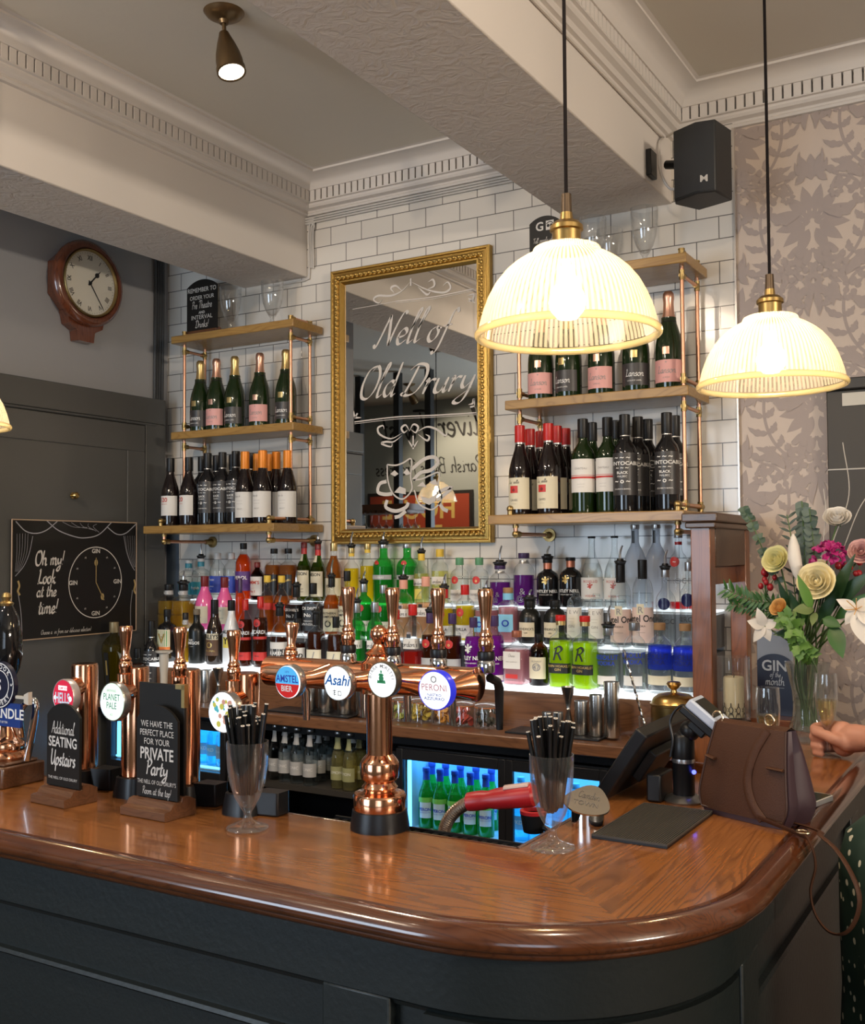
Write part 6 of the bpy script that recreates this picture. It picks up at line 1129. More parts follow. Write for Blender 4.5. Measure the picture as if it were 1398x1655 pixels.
b = MB(); b.tube([(hx-.004, .02, za-.02), (hx-.004, .048, za-.03), (hx-.004, .055, za-.045), (hx-.004, .056, za-.10)], [.008, .008, .0095, .0065], 12); b.build('nozzle', M_CHR, f4)
LY = -.098; LX = [aty(px, 1105, ft.y+LY).x-ft.x for px in (466, 546, 618, 703)]; LZ = [aty(px, py, ft.y+LY).z-ft.z for px, py in ((466, 1102), (546, 1104), (618, 1099), (703, 1116))]
AM = [(emis('lit_sky_blue', (.10, .48, .90), 1.3), [], [disc_poly(0, 0, .93, n=36, a0=-.12, a1=PI+.12)]), (emis('lit_red', (.62, .03, .03), 1.2), [], [disc_poly(0, 0, .93, n=36, a0=PI+.12, a1=2*PI-.12)]), (I_BLU, [('AMSTEL', 0, .0, .42, 'b', .82), ('1870', 0, .55, .12, 'n')], []), (I_WHT, [('BIER', -.05, -.55, .34, 'b', .95)], [])]
AS = [(mat('cyan_blue_ink', (.0, .12, .45), .5), [('Asahi', 0, -.10, .60, 'B', .95)], []), (mat('pale_red_ink', (.7, .15, .12), .5), [('SINCE 1889', 0, .56, .07, 'n')], []), (I_BLK, [('SUPER', 0, -.45, .0001, 'n')], [[(-.30, -.42), (-.06, -.42), (-.06, -.46), (-.30, -.46)], [(-.26, -.52), (-.10, -.52), (-.10, -.56), (-.26, -.56)], [(-.30, -.62), (-.06, -.62), (-.06, -.66), (-.30, -.66)], [(-.20, -.36), (-.16, -.36), (-.16, -.74), (-.20, -.74)], [(.06, -.44), (.10, -.44), (.10, -.70), (.06, -.70)], [(.28, -.44), (.32, -.44), (.32, -.70), (.28, -.70)], [(.06, -.44), (.32, -.44), (.32, -.48), (.06, -.48)], [(.06, -.66), (.32, -.66), (.32, -.70), (.06, -.70)]])]
MO = [(I_GRY, ring_text('BIRRA MORETTI', .70, .20, PI*.98, .02), []), (mat('emblem_green', (.02, .28, .10), .5), [], [disc_poly(0, .10, .17, .22, 14), [(-.30, -.18), (.30, -.18), (.26, .02), (.10, -.02), (-.10, -.02), (-.28, .0)], [(-.22, .26), (.22, .26), (.10, .38), (-.12, .38)], disc_poly(.0, .48, .06, .10, 8)]), (I_GRY, ring_text('L\'AUTENTICA', .84, .10, PI*1.15, PI*1.85, 'n', True), [])]
PE = [(mat('wine_red_ink', (.50, .06, .10), .5), [('PERONI', 0, .0, .34, 'n', .95)], []), (I_BLU, [('NASTRO', 0, -.28, .13, 'b', 1.2), ('AZZURRO', 0, -.48, .15, 'b', 1.25)], []), (I_GRY, [('O', 0, .42, .34, 'b')], [])]
M_SIL = mat('silver_ring', (.5, .5, .5), .25, .9); M_BLURIM = mat('cobalt_rim', (.02, .03, .55), .3, emit=(.03, .04, .8), es=.5)
for k, (it, fm_, rm) in enumerate(((AM, E_WHT, M_SIL), (AS, E_WHT, M_SIL), (MO, E_WHT, mat('olive_rim', (.10, .095, .07), .35, .6)), (PE, E_WHT, M_BLURIM))):
    c = Vector((LX[k], LY, LZ[k])); r = .0305 if k < 3 else .0325
    b = MB(); tb = Vector((HX[k]*.55+LX[k]*.45, -.02, za)); b.tube([tb, tb*.5+(c+Vector((0, .02, 0)))*.5, c+Vector((0, .018, 0))], [.024, .015, .012], 16); b.build('lens_stem', M_CU, f4)
    lens_face(f4, Matrix.Translation(c) @ Matrix.Rotation(-.06, 4, 'Z') @ Matrix.Rotation(.05, 4, 'X'), r, it, fm_, rm)
# single column fonts
def single_font(label, pxc, ptop, pxw, ybase, lens, handle_px=None, hz=None):
    base = aty(pxc, 1250, ybase); x = base.x; t_ = depth_at(pxc, ybase); R = pxw/2*t_/FPX; top = aty(pxc, ptop, ybase).z-ZB
    t = thing('beer_font', label, 'beer tap', (x, ybase, ZB), 0)
    b = MB(); b.lathe([(R, .0), (R, top-.006), (R*.98, top-.002), (R*.9, top), (0, top)], 36); b.build('column', M_CU, t)
    b = MB(); b.lathe([(0, 0), (R*1.42, 0), (R*1.40, .006), (R*1.2, .040), (R*1.02, .042)], 30, shape=squircle(3)); b.build('base', M_RUB, t)
    b = MB(); b.prism([(.03, -.012), (.082, -.002), (.082, .035), (.03, .03)], 0, .045); b.build('outlet_block', M_RUB, t, bevel=.004)
    if lens:
        (lx, ly, items, fm_, rm, rr, dy) = lens; c = aty(lx, ly, ybase-dy); c = Vector((c.x-x, -dy, c.z-ZB))
        b = MB(); b.tube([(0, 0, c.z+.01), Vector((0, -R*.9, c.z+.012)), c*.6+Vector((0, -R*.4, c.z*.4+.008)), c+Vector((0, .016, 0))], [.024, .024, .017, .014], 16); b.build('lens_stem', M_CU, t)
        lens_face(t, Matrix.Translation(c) @ Matrix.Rotation(-.10, 4, 'Z'), rr, items, fm_, rm)
    if handle_px:
        (hx, hy) = handle_px; q_ = aty(hx, 1075, ybase-.03); h = aty(hx, hy, ybase-.03).z-ZB
        zb = top-.012; b = MB(); b.tube([(q_.x-x, -.03, zb-.05), (q_.x-x, -.03, zb)], .016, 16); b.tube([(q_.x-x, -.03, zb-.03), (0, 0, zb-.03)], .012, 12); b.build('tap_body', M_CU, t)
        handle(t, (q_.x-x, -.03, zb), h-zb, collar=False)
    return t
E_RED = emis('lit_crimson', (.66, .03, .07), 1.4)
HE = [(E_WHT, [], [disc_poly(0, 0, .98, n=36)] if False else [[(-.42, .38), (.42, .38), (.42, .64), (-.42, .64)], disc_poly(-.72, -.08, .13, n=12), disc_poly(.72, -.08, .16, n=12)]), (E_RED, [('CAMDEN', 0, .43, .15, 'b', 1.1)], []), (emis('lit_pale_blue', (.65, .85, 1.), 1.1), [('HELLS', 0, -.36, .60, 'b', .62), ('LAGER', 0, -.62, .12, 'b')], [])]
PP = [(mat('dark_teal_ink', (.02, .16, .15), .5), [('PLANET', 0, .08, .34, 'n', .8), ('PALE', 0, -.36, .34, 'n', .8)], []), (I_GRY, [('BREWING', 0, .52, .12, 'n'), ('4.5', 0, -.72, .12, 'n')], [])]
RN = random.Random(3)
PA = [(emis(nm, c, .9), [], [disc_poly(RN.uniform(-.62, .62), RN.uniform(-.62, .62), RN.uniform(.06, .17), n=9) for _ in range(7)]) for nm, c in (('lit_aqua_dots', (.15, .65, .75)), ('lit_yellow_dots', (.8, .75, .15)), ('lit_coral_dots', (.85, .45, .35)))]
single_font('copper column beer font with round red lit lens', 135.5, 1072, 42, 1.575, (103, 1126, HE, E_RED, mat('pale_rim', (.55, .5, .5), .3, .5), .036, .075))
single_font('copper column beer font with pale green lit lens', 218, 1077, 43, 1.575, (182, 1134, PP, E_CRM, M_SIL, .0385, .085), (203, 1011))
single_font('copper column beer font mostly hidden behind the private party sign', 300, 1081, 46, 1.575, None, (291, 1013))
single_font('copper column beer font with patterned lit lens behind the straws', 396, 1087, 46, 1.575, (361, 1151, PA, E_WHT, M_SIL, .0385, .085), (378, 1018))
# hand pump at the left end
hp = thing('hand_pump', 'wooden cask ale hand pump with copper collar and blue clip', 'beer pump', (-2.005, 1.525, ZB))
b = MB(); b.box(-.10, .065, -.055, .055, 0, .045); b.box(-.09, .055, -.045, .045, .045, .052); b.build('base', W_SIGN if False else wood('pump_base_wood', (.12, .05, .022), (.06, .024, .01), 'X', .35, .5, 1.), hp, bevel=.004)
b = MB(); b.lathe([(.046, .052), (.048, .058), (.044, .066), (.040, .070), (.043, .078), (.040, .088), (.030, .094), (.026, .104), (.022, .128), (.020, .135)], 30); b.build('pump_collar', M_CU, hp)
b = MB(); b.lathe([(.012, .13), (.014, .20), (.018, .225), (.030, .25), (.036, .285), (.034, .325), (.026, .365), (.016, .385), (.013, .39)], 30); b.build('handle', G_BLK, hp)
b = MB(); b.lathe([(.014, .388), (.016, .394), (.008, .40), (.011, .408), (.008, .416), (0, .418)], 20); b.build('handle_tip', M_BRS, hp)
b = MB(); b.lathe([(.0365, .225), (.0365, .33), (.030, .37), (.018, .393)], 10, a0=-2.0, a1=-.25, shape=lambda a: 1.02); b.build('handle_band', mat('cream_enamel', (.62, .48, .28), .3), hp)
b = MB(); b.prism([(.005, .135), (.119, .135), (.119, .185), (.005, .185)], .046, .054, 0, Matrix(((1,0,0,0),(0,0,-1,0),(0,1,0,0),(0,0,0,1)))); clip = b.build('pump_clip', mat('clip_blue', (.012, .04, .20), .35), hp, bevel=.002)
b = MB(); b.prism(disc_poly(.052, .222, .050, n=36), .046, .056, 0, Matrix(((1,0,0,0),(0,0,-1,0),(0,1,0,0),(0,0,0,1)))); b.build('clip_badge', mat('clip_navy', (.008, .010, .03), .35), hp)
fp = lambda u, v: (u, -.0568, v)
b = MB()
for rr_ in (.047, .032): ribbon(b, disc_poly(.052, .222, rr_, n=40), .0022, fp, n=2, closed=True)
V, Fc = lines_poly([(i[0], -.028+.080+i[1], .222+i[2]-.003)+tuple(i[3:]) for i in ring_text("SAMBROOK'S", .0385, .009, PI*1.02, -.02)] + [(i[0], -.028+.080+i[1], .222+i[2])+tuple(i[3:]) for i in ring_text('BREWERY', .0425, .009, PI*1.2, PI*1.83, 'b', True)] + [('S', .052, .211, .024, 'b')]); b.add([fp(u, v) for u, v in V], Fc); b.build('lettering', I_WHT, hp)
lettering([('WANDLE', .068, .153, .021, 'b', 1.0), ('BEST BITTER', .062, .142, .0045, 'n')], I_WHT, lambda u, v: (u, -.0548, v), clip)
MB().tube(smooth([(.03, .02, .10), (.05, .0, .16), (.085, -.0, .185), (.10, .0, .17), (.085, .0, .10), (.072, .0, .055)], 6), .008, 12).build('swan_neck', M_CHR, hp)
b = MB(); b.box(.100, .132, -.052, -.046, .196, .202); b.prism([(.130, .188), (.144, .185), (.144, .212), (.130, .206)], .044, .054, 0, Matrix(((1,0,0,0),(0,0,-1,0),(0,1,0,0),(0,0,0,1)))); b.build('clip_lever', mat('ivory_plastic', (.55, .50, .42), .4), hp)
# signs on the bar
p = atz(110, 1300, ZB)
chalk_sign('chalk_sign', 'arched black Additional Seating Upstairs sign on the bar', (-1.738, 1.462, ZB+.0005), -.06, .104, .168, .026,
 [('Additional', 0, .106, .026, 's', .74), ('SEATING', 0, .080, .020, 'b', .80), ('Upstairs', 0, .043, .032, 'S', .82), ('THE NELL OF OLD DRURY', 0, .014, .0055, 'n')], (.108, .08))
chalk_sign('chalk_sign', 'arched black Private Party sign on a wooden foot', (aty(255, 1300, 1.482).x, 1.482, ZB+.0005), -.03, .112, .178, .028,
 [('WE HAVE THE', 0, .136, .0118, 'n', .80), ('PERFECT PLACE', 0, .119, .0118, 'n', .78), ('FOR YOUR', 0, .102, .0118, 'n', .85), ('PRIVATE', 0, .074, .022, 'b', .78), ('Party', 0, .044, .031, 'S', .98), ('THE NELL OF OLD DRURY\'S', 0, .026, .0078, 'n', .76), ('Room at the top!', 0, .006, .0155, 's', .82)], (.122, .08))
mh = thing('menu_holder', 'tall plain black menu board standing behind the private party sign', 'menu holder', (aty(262, 1300, 1.502).x, 1.502, ZB), -.03)
b = MB(); b.box(-.062, .062, -.003, .003, 0.001, .248); b.build('board', M_BOARD, mh, bevel=.001)
b = MB(); b.box(.040, .064, -.005, .005, .240, .2495); b.box(.056, .0645, -.005, .005, .205, .248); b.build('corner_clip', M_BRS, mh)
b = MB(); b.box(-.06, .06, .003, .03, 0, .006); b.build('foot', M_BOARD, mh)
# straw glasses
M_STR = mat('black_straw', (.008, .008, .008), .3); M_STRT = mat('straw_end', (.75, .70, .62), .5)
rs = random.Random(11)
def straw_glass(px, py, label, glab, n=36):
    p = atz(px, py, ZB); g = goblet(label, (p.x, p.y, ZB+.0005), .158, .038, 'straw glasses on the bar')
    for i in range(n):
        a = 2.39996*i; rt = ((i+.5)/n)**.5; b0 = Vector((p.x+.017*rt*math.cos(a), p.y+.017*rt*math.sin(a), ZB+.062+rs.uniform(0, .010)))
        a += rs.uniform(-.22, .22); e = Vector((p.x+.041*rt*math.cos(a), p.y+.041*rt*math.sin(a), ZB+rs.uniform(.190, .228)))
        b = MB(); M = align(b0, e); L = (e-b0).length; b.lathe([(0, 0), (.0036, 0), (.0036, L)], 8, M=M); o = b.build('straw', M_STR); tag(o, glab, 'straw', glab)
        b = MB(); b.lathe([(.0037, L-.001), (.0037, L+.0003), (.0016, L+.0003)], 8, M=M); b.build('straw_end', M_STRT, o)
straw_glass(400, 1340, 'footed glass of black straws left of the copper column', 'black straws standing in the glass left of the copper column')
straw_glass(893, 1372, 'footed glass of black straws beside the red soda gun', 'black straws standing in the glass beside the soda gun')
# soda gun with its hose and holster
sg = thing('soda_gun', 'red soda gun with ribbed steel hose lying across its holster', 'soda gun', (-.93, 1.72, ZB))
G0, G1 = aty(757, 1296, 1.70), aty(868, 1284, 1.72); GM = align(G0, G1); GL_ = (G1-G0).length; inv = Matrix.Translation(-Vector(sg.location))
M_GUN = mat('red_rubber', (.42, .012, .016), .38)
def wtube(pts, r, seg, name, m, par, flat=1.0):
    o = MB().tube(pts, r, seg, flat=flat).build(name, m, None); o.parent = par; o.matrix_parent_inverse = Matrix.Translation(-Vector(par.location)); return o
d_ = (G1-G0)
wtube([G0, G0+d_*.10, G0+d_*.22, G0+d_*.30, G0+d_*.42, G0+d_*.8, G0+d_*.95, G1], [.0195, .0205, .0205, .0185, .022, .0245, .024, .017], 18, 'gun_body', M_GUN, sg, .85)
wtube([G0+d_*.55+Vector((0, -.003, .018)), G0+d_*.9+Vector((0, -.003, .0185))], .011, 12, 'button_plate', mat('button_pad', (.55, .40, .36), .4), sg, .5)
b = MB(); hs = smooth([aty(716, 1352, 1.70), aty(722, 1330, 1.70), aty(737, 1310, 1.70), G0+d_*.02], 14); n = len(hs)
b.tube(hs, [.0105+.0018*(i % 2) for i in range(n)], 14); o = b.build('hose', mat('ribbed_steel', (.36, .28, .22), .3, .9), None); o.parent = sg; o.matrix_parent_inverse = inv
hc = aty(862, 1318, 1.80); t = thing('gun_holster', 'black cup holster with red ring behind the straw glass', 'holster', hc)
MB().lathe([(0, -.03), (.019, -.03), (.024, .0), (.025, .004), (.020, .004), (.018, -.02), (0, -.022)], 26).build('cup', M_RUB, t); MB().lathe([(.025, .004), (.0255, .010), (.019, .011), (.018, .004)], 26).build('ring', M_GUN, t)
b = MB(); b.tube([(.02, 0, -.02), (.05, .0, -.03), (hc.x*0+.062, 0, -.05)], .006, 8); b.build('bracket', M_RUB, t)
# engraved steel plate on a short steel drum
pl_ = atz(946, 1336, ZB); t = thing('steel_plaque', 'tilted engraved steel badge on a drum beside the rubber mat', 'badge', (pl_.x, pl_.y+.012, ZB))
MB().lathe([(0, 0), (.030, 0), (.030, .030), (0, .030)], 36).build('drum', M_CHR, t)
RM = Matrix.Translation((.002, -.004, .045)) @ Matrix.Rotation(.55, 4, 'X') @ Matrix.Rotation(.25, 4, 'Y')
b = MB(); b.prism(smooth([(-.042, -.006), (-.030, -.028), (.0, -.034), (.034, -.022), (.042, 0), (.016, .034), (-.012, .034)], 5, True) and [(v.x, v.y) for v in smooth([(-.042, -.006, 0), (-.030, -.028, 0), (.0, -.034, 0), (.034, -.022, 0), (.042, 0, 0), (.016, .034, 0), (-.012, .034, 0)], 5, True)], -.002, .002, 0, RM); b.build('plate', mat('brushed_steel', (.55, .53, .50), .25, 1.), t)
V, Fc = lines_poly([('Camden', 0, .004, .017, 's', .8, .1), ('TOWN', 0, -.014, .010, 'n', 1, .1)]); b = MB(); b.add([RM @ Vector((u, v, .0026)) for u, v in V], Fc); b.build('lettering', mat('dark_engraving', (.12, .11, .10), .5), t)
# ribbed rubber mat on the bar
t = thing('bar_mat', 'black ribbed rubber mat on the bar before the handbag', 'bar mat', (-.635, 1.862, ZB+.0005), -.01)
b = MB(); b.box(-.068, .068, -.133, .133, 0, .004); b.build('mat_body', M_RUB, t)
b = MB()
for k in range(30): b.box(-.064+.0043*k, -.0618+.0043*k, -.128, .128, .004, .0066)
b.box(-.068, -.066, -.133, .133, .004, .0075); b.box(.066, .068, -.133, .133, .004, .0075); b.box(-.066, .066, -.133, -.131, .004, .0075); b.box(-.066, .066, .131, .133, .004, .0075)
b.build('mat_ribs', mat('mat_rubber', (.060, .054, .045), .55), t)
# ================================================================ THINGS ON THE BACK COUNTER
M_STEEL = mat('brushed_steel', (.55, .53, .50), .25, 1.); M_BRS2 = mat('brushed_brass', (.50, .33, .12), .28, 1.)
def bar_pad(label, x0, x1, y0, y1):
    b = MB(); b.box(x0, x1, y0, y1, 0, .006); o = b.build('bar_mat', M_RUB, None, (0, 0, ZK+.0005), bevel=.001); return tag(o, label, 'bar mat')
bar_pad('black mat with steel tumblers behind the copper font', -2.46, -2.10, 2.97, 3.085)
bar_pad('black mat with steel measures behind the straw glass', -1.50, -1.185, 2.975, 3.09)
def tumbler(label, px, pt, half, y, z, group='steel tumblers on the back counter'):
    p = aty(px, pt, y); t = depth_at(px, y); r = half*t/FPX; h = p.z-z
    b = MB(); b.lathe([(0, 0), (.95*r, 0), (r, .003), (r, h-.002), (r*.98, h), (r*.94, h), (r*.92, h*.1), (0, h*.09)], 30); o = b.build('steel_tumbler', M_STEEL, None, (p.x, y, z+.0005)); return tag(o, label, 'tumbler', group)
ZM = ZK+.007
for px, lab in ((500, 'leftmost steel tumbler on the mat below the sky blue lens'), (527, 'second steel tumbler on the mat below the white lens'), (558, 'third steel tumbler on the mat below the white lens'), (588, 'steel tumbler nearest the copper column')): tumbler(lab, px, 1098, 13, 3.03, ZM)
tumbler('steel cup beside the jigger behind the copper column', 333, 1083, 10, 3.05, ZK)
tumbler('short steel measure, left of a pair behind the straws', 884, 1151, 8.5, 3.0, ZM); tumbler('short steel measure, right of a pair behind the straws', 902, 1151, 8.5, 3.0, ZM)
tumbler('small steel tumbler right of the hourglass jigger', 939, 1133, 11, 3.035, ZM); tumbler('medium steel tumbler between small and tall ones', 963, 1123, 11, 3.03, ZM); tumbler('tallest steel tumbler before the clear vodka', 988, 1102, 12.5, 3.03, ZM)
def jigger(label, px, pt, y, z, r=.021):
    p = aty(px, pt, y); h = p.z-z; b = MB()
    b.lathe([(0, 0), (r*.92, 0), (r*.90, .004), (r*.28, h*.50), (r*.34, h*.52), (r*.28, h*.54), (r*.55, h*.72), (r, h-.004), (r*1.03, h), (r*.93, h), (r*.5, h*.74), (0, h*.62)], 28)
    return tag(b.build('jigger', M_STEEL, None, (p.x, y, z+.0005)), label, 'jigger')
jigger('hourglass steel jigger behind the straw glass', 918, 1110, 3.035, ZM, .022); jigger('hourglass jigger behind the left copper columns', 353, 1080, 3.03, ZK, .022)
p = aty(265, 1050, 3.0); t = thing('pouring_spout', 'white plastic bottle pourer standing upside down by the dark bottle', 'pourer', (p.x, 3.0, ZK))
MB().lathe([(0, 0), (.020, 0), (.020, .01), (.013, .015), (.015, .07), (.019, .10), (.018, .12), (.033, .124), (.033, .128), (0, .13)], 20, h=(p.z-ZK)/.13).build('spout', mat('ivory_plastic', (.55, .50, .42), .4), t)
e = aty(222, 1080, 3.05); bottle('ship_rum', 'spirit_bottle', 'bottle', 'small dark square bottle low beside the copper tap handle', e.x, 3.05, ZK, .030, aty(222, 1048, 3.05).z-ZK, 0, 0.)
e = aty(245, 1005, 3.1); bottle('wine_skull', 'spirit_bottle', 'bottle', 'dark bottle in shadow below the hanging tag', e.x, 3.10, ZK, .032, aty(245, 1003, 3.1).z-ZK, 0, 0.)
# clip top jars of garnish
def jar(label, px, fill, fcol):
    y = 3.035; p = aty(px, 1150, y); t = thing('clip_jar', label, 'jar', (p.x, y, ZK+.0005), 0, 'clip top garnish jars on the back counter'); r = .040
    MB().lathe([(0, 0), (.92, 0), (1, .04), (1, .72), (.93, .80), (.93, .84), (0, .84)], 28, r=r, h=.082).build('body', G_GLS, t)
    MB().lathe([(.97, .84), (1.0, .86), (1.0, .92), (.8, .97), (0, 1.0)], 28, r=r, h=.082).build('lid', G_GLS, t)
    MB().lathe([(.96, .80), (.98, .82), (.96, .85)], 28, r=r, h=.082).build('seal', mat('orange_seal', (.45, .14, .04), .5), t)
    b = MB(); rj = random.Random(int(px))
    for k in range(26):
        a = rj.uniform(0, 6.3); q_ = r*.72*rj.random()**.5; zz = .012+.045*rj.random(); M = Matrix.Translation((q_*math.cos(a), q_*math.sin(a), zz)) @ Matrix.Rotation(rj.uniform(-1.2, 1.2), 4, 'X') @ Matrix.Rotation(rj.uniform(-1.2, 1.2), 4, 'Y')
        b.lathe([(0, -.002), (.011, -.002), (.0115, 0), (.011, .002), (0, .002)], 10, M=M)
    tag(b.build('fruit_slices', mat(fill, fcol, .45), t), kind='stuff')
    b = MB(); b.tube([(-.010, -r*1.02, .050), (-.012, -r*1.12, .010), (.012, -r*1.12, .010), (.010, -r*1.02, .050), (.006, -r*1.03, .070), (-.006, -r*1.03, .070), (-.010, -r*1.02, .050)], .0014, 6); b.build('wire_clip', M_CHR, t)
for px, f, c, l in ((651, 'lime_slices', (.45, .50, .12), 'clip jar of pale lime pieces right of the copper column'), (681, 'lemon_slices', (.62, .48, .08), 'clip jar of lemon pieces below the white lens'), (716, 'orange_slices', (.70, .34, .06), 'clip jar of orange pieces below the cobalt rimmed lens'), (749, 'red_fruit', (.45, .06, .04), 'clip jar of red fruit below the cross bar end'), (786, 'dark_leaves', (.05, .05, .035), 'clip jar of dark contents at the right end of the jars')): jar(l, px, f, c)
# brass cloche, spoon in a glass
p = aty(1088, 1188, 3.02); cl = thing('brass_cloche', 'dome shaped brass ice bucket with round knob', 'ice bucket', (p.x+.004, 3.02, ZK))
MB().lathe([(0, 0), (.066, 0), (.068, .004), (.068, .118), (.070, .120), (.070, .124), (.066, .126), (.060, .140), (.046, .150), (.020, .156), (0, .157)], 44).build('dome', M_BRS2, cl)
MB().lathe([(.010, .155), (.008, .164), (.018, .172), (.022, .180), (.018, .187), (0, .190)], 24).build('knob', M_BRS2, cl)
p = aty(1048, 1180, 2.985); sp_ = thing('bar_spoon', 'twisted steel bar spoon leaning out of a small glass', 'bar spoon', (p.x, 2.985, ZK))
tp = aty(1008, 1050, 2.975); b = MB(); d0 = Vector((0, 0, .02)); d1 = tp-Vector(sp_.location); n = 60; pts = [d0+(d1-d0)*i/n for i in range(n+1)]
b.tube([p_+Vector((math.cos(i*1.1)*.0012, math.sin(i*1.1)*.0012, 0)) for i, p_ in enumerate(pts)], [.0030+.0010*(i % 2) for i in range(n+1)], 8); b.build('handle', M_STEEL, sp_); MB().sphere((0, 0, .016), .012, 12, 8, 0, (1, .6, 1.2)).build('bowl', M_STEEL, sp_)
b = MB(); b.lathe([(0, .0), (.024, 0), (.026, .004), (.029, .085), (.027, .085), (.024, .01), (0, .009)], 28); tag(b.build('shot_glass', G_GLS, None, (p.x, 2.985, ZK+.0005)), 'small clear glass holding the twisted bar spoon', 'glass')
# till screen seen from behind
pt = atx(1037, 1184, -.700); pb = atx(967, 1290, -.800); pe = Vector((pt.x, pt.y+.33, pt.z))
sc_ = thing('till_screen', 'black tilted till screen seen from behind at the end of the bar', 'monitor', (pb+pt)*.5)
d = (pb-pt); up = -d.normalized(); al = Vector((0, 1, 0)); nr = up.cross(al).normalized(); o_ = Vector(sc_.location)
def slab(b, a0, a1, u0, u1, n0, n1):
    vs = [pt + al*a + up*u + nr*nn - o_ for nn in (n0, n1) for a, u in ((a0, u0), (a1, u0), (a1, u1), (a0, u1))]; b.add(vs, [(0, 3, 2, 1), (4, 5, 6, 7), (0, 1, 5, 4), (1, 2, 6, 5), (2, 3, 7, 6), (3, 0, 4, 7)])
L = d.length; b = MB(); slab(b, 0, .36, -L, 0, -.014, .014); b.build('screen_housing', M_RUB, sc_, bevel=.004)
b = MB(); slab(b, .09, .25, -L*.72, -L*.3, .0141, .034) if nr.x > 0 else slab(b, .09, .25, -L*.72, -L*.3, -.034, -.0141); b.build('rear_cover', mat('monitor_back', (.025, .025, .026), .5), sc_, bevel=.003)
b = MB(); b.box(-.56-.15-o_.x, -.68-o_.x+.0, pt.y+.05-o_.y, pt.y+.13-o_.y, ZB+.001-o_.z, pt.z-.09-o_.z); b.build('stand', M_RUB, sc_, bevel=.004)
# card reader on a pole
cr_ = thing('card_reader_stand', 'black pole stand holding a tilted card terminal beside the handbag', 'card reader', (-.646, 2.075, ZB))
MB().lathe([(0, 0), (.040, 0), (.041, .004), (.034, .010), (.026, .014), (0, .015)], 32).build('base', mat('base_steel', (.25, .25, .25), .3, .9), cr_)
MB().lathe([(.0215, .012), (.0215, .075), (.0222, .076), (.0222, .128), (.018, .134), (0, .136)], 28).build('pole', M_RUB, cr_)
MB().lathe([(.0225, .078), (.0228, .082), (.0225, .086)], 24).build('pole_ring', M_SIL, cr_)
c0 = aty(1120, 1136, 2.075)-Vector(cr_.location); c1 = aty(1183, 1190, 2.075)-Vector(cr_.location); dx = (c1-c0).normalized(); ly = Vector((0, 1, 0)); nn = ly.cross(dx)*-1; nn = nn if nn.z > 0 else -nn
def slab2(b, s0, s1, w, n0, n1):
    vs = [c0+dx*s+ly*a+nn*h for h in (n0, n1) for s, a in ((s0, -w), (s1, -w), (s1, w), (s0, w))]; b.add(vs, [(0, 3, 2, 1), (4, 5, 6, 7), (0, 1, 5, 4), (1, 2, 6, 5), (2, 3, 7, 6), (3, 0, 4, 7)])
LT = (c1-c0).length
b = MB(); slab2(b, -.004, LT+.035, .038, -.006, .014); b.build('terminal', mat('terminal_silver_blue', (.45, .52, .66), .35), cr_, bevel=.004)
b = MB(); slab2(b, .006, LT*.55, .030, .0142, .0155); b.build('terminal_screen', M_RUB, cr_)
b = MB(); slab2(b, -.008, LT*.9, .036, -.022, -.0062); slab2(b, .02, LT*.6, .02, -.04, -.022); b.build('cradle', M_RUB, cr_, bevel=.003)
b = MB(); k_ = c0+dx*.035-nn*.04; b.tube([(0, 0, .125), k_*.5+Vector((0, 0, .068)), k_], .017, 14); b.sphere((k_.x*.6, 0, .142), .021, 14, 10); b.build('tilt_joint', M_RUB, cr_)
b = MB(); b.tube(smooth([c0-nn*.01+dx*.01, c0+Vector((-.022, -.01, -.006)), c0+Vector((-.042, -.015, -.035)), c0+Vector((-.036, -.02, -.075)), (-.02, -.02, .09)], 6), .0028, 8); b.build('cable', M_RUB, cr_)
MB().sphere((.024, -.010, .062), .0045, 10, 6).build('status_light', emis('blue_led', (.08, .10, 1.), 6.), cr_)
b = MB(); slab2(b, LT+.02, LT+.065, .018, .008, .030); b.build('receipt_cover', mat('pale_plastic', (.60, .62, .66), .4), cr_, bevel=.004)
# ================================================================ HANDBAG
M_LEA = mat('brown_leather', (.060, .0235, .0115), .55, spec=.25, coat=.0, bump=.25, bscale=420); M_LED = mat('dark_leather_edge', (.05, .022, .014), .45); M_LIN = mat('plum_lining', (.055, .028, .036), .5)
dv = Vector((-.405, 1.955, 0))-Vector((-.565, 2.020, 0)); ang = math.atan2(dv.y, dv.x)
bag = thing('handbag', 'brown leather saddle handbag with long strap standing on the bar', 'handbag', (-.490, 2.020, ZB+.0005), ang)
HB = .170
def half_w(v): # outline of the saddle shape
    t = v/HB; return .106*(1-.25*t) * (1 if t > .28 else (.80+.20*math.sin(PI/2*t/.28)))
def dep(v): t = v/HB; return .046*(1-.78*t**1.7)+.003
def loft(b, k, v0, v1, side, off=0., n=16, m=12, umax=1.):
    vs = []; fs = []
    for i in range(n+1):
        v = v0+(v1-v0)*i/n; w = half_w(v)*k*umax
        for j in range(m+1):
            u = -1+2*j/m; bul = (1-.10*u**4)
            vs.append((u*w, side*(dep(v)*bul+off), v))
    for i in range(n):
        for j in range(m): fs.append((i*(m+1)+j, i*(m+1)+j+1, (i+1)*(m+1)+j+1, (i+1)*(m+1)+j))
    b.add(vs, fs)
b = MB(); loft(b, 1., .0, HB, -1); loft(b, 1., 0, HB, 1)
n = 16
for s_ in (-1, 1):
    vs = [];
    for i in range(n+1):
        v = HB*i/n; w = half_w(v)*s_; e = dep(v)*.9
        for j in range(5): a = -1+j*.5; vs.append((w+s_*.010*(1-a*a)*(-1 if abs(a) < .3 else .4), a*e, v))
    b.add(vs, [(i*5+j, i*5+j+1, (i+1)*5+j+1, (i+1)*5+j) for i in range(n) for j in range(4)])
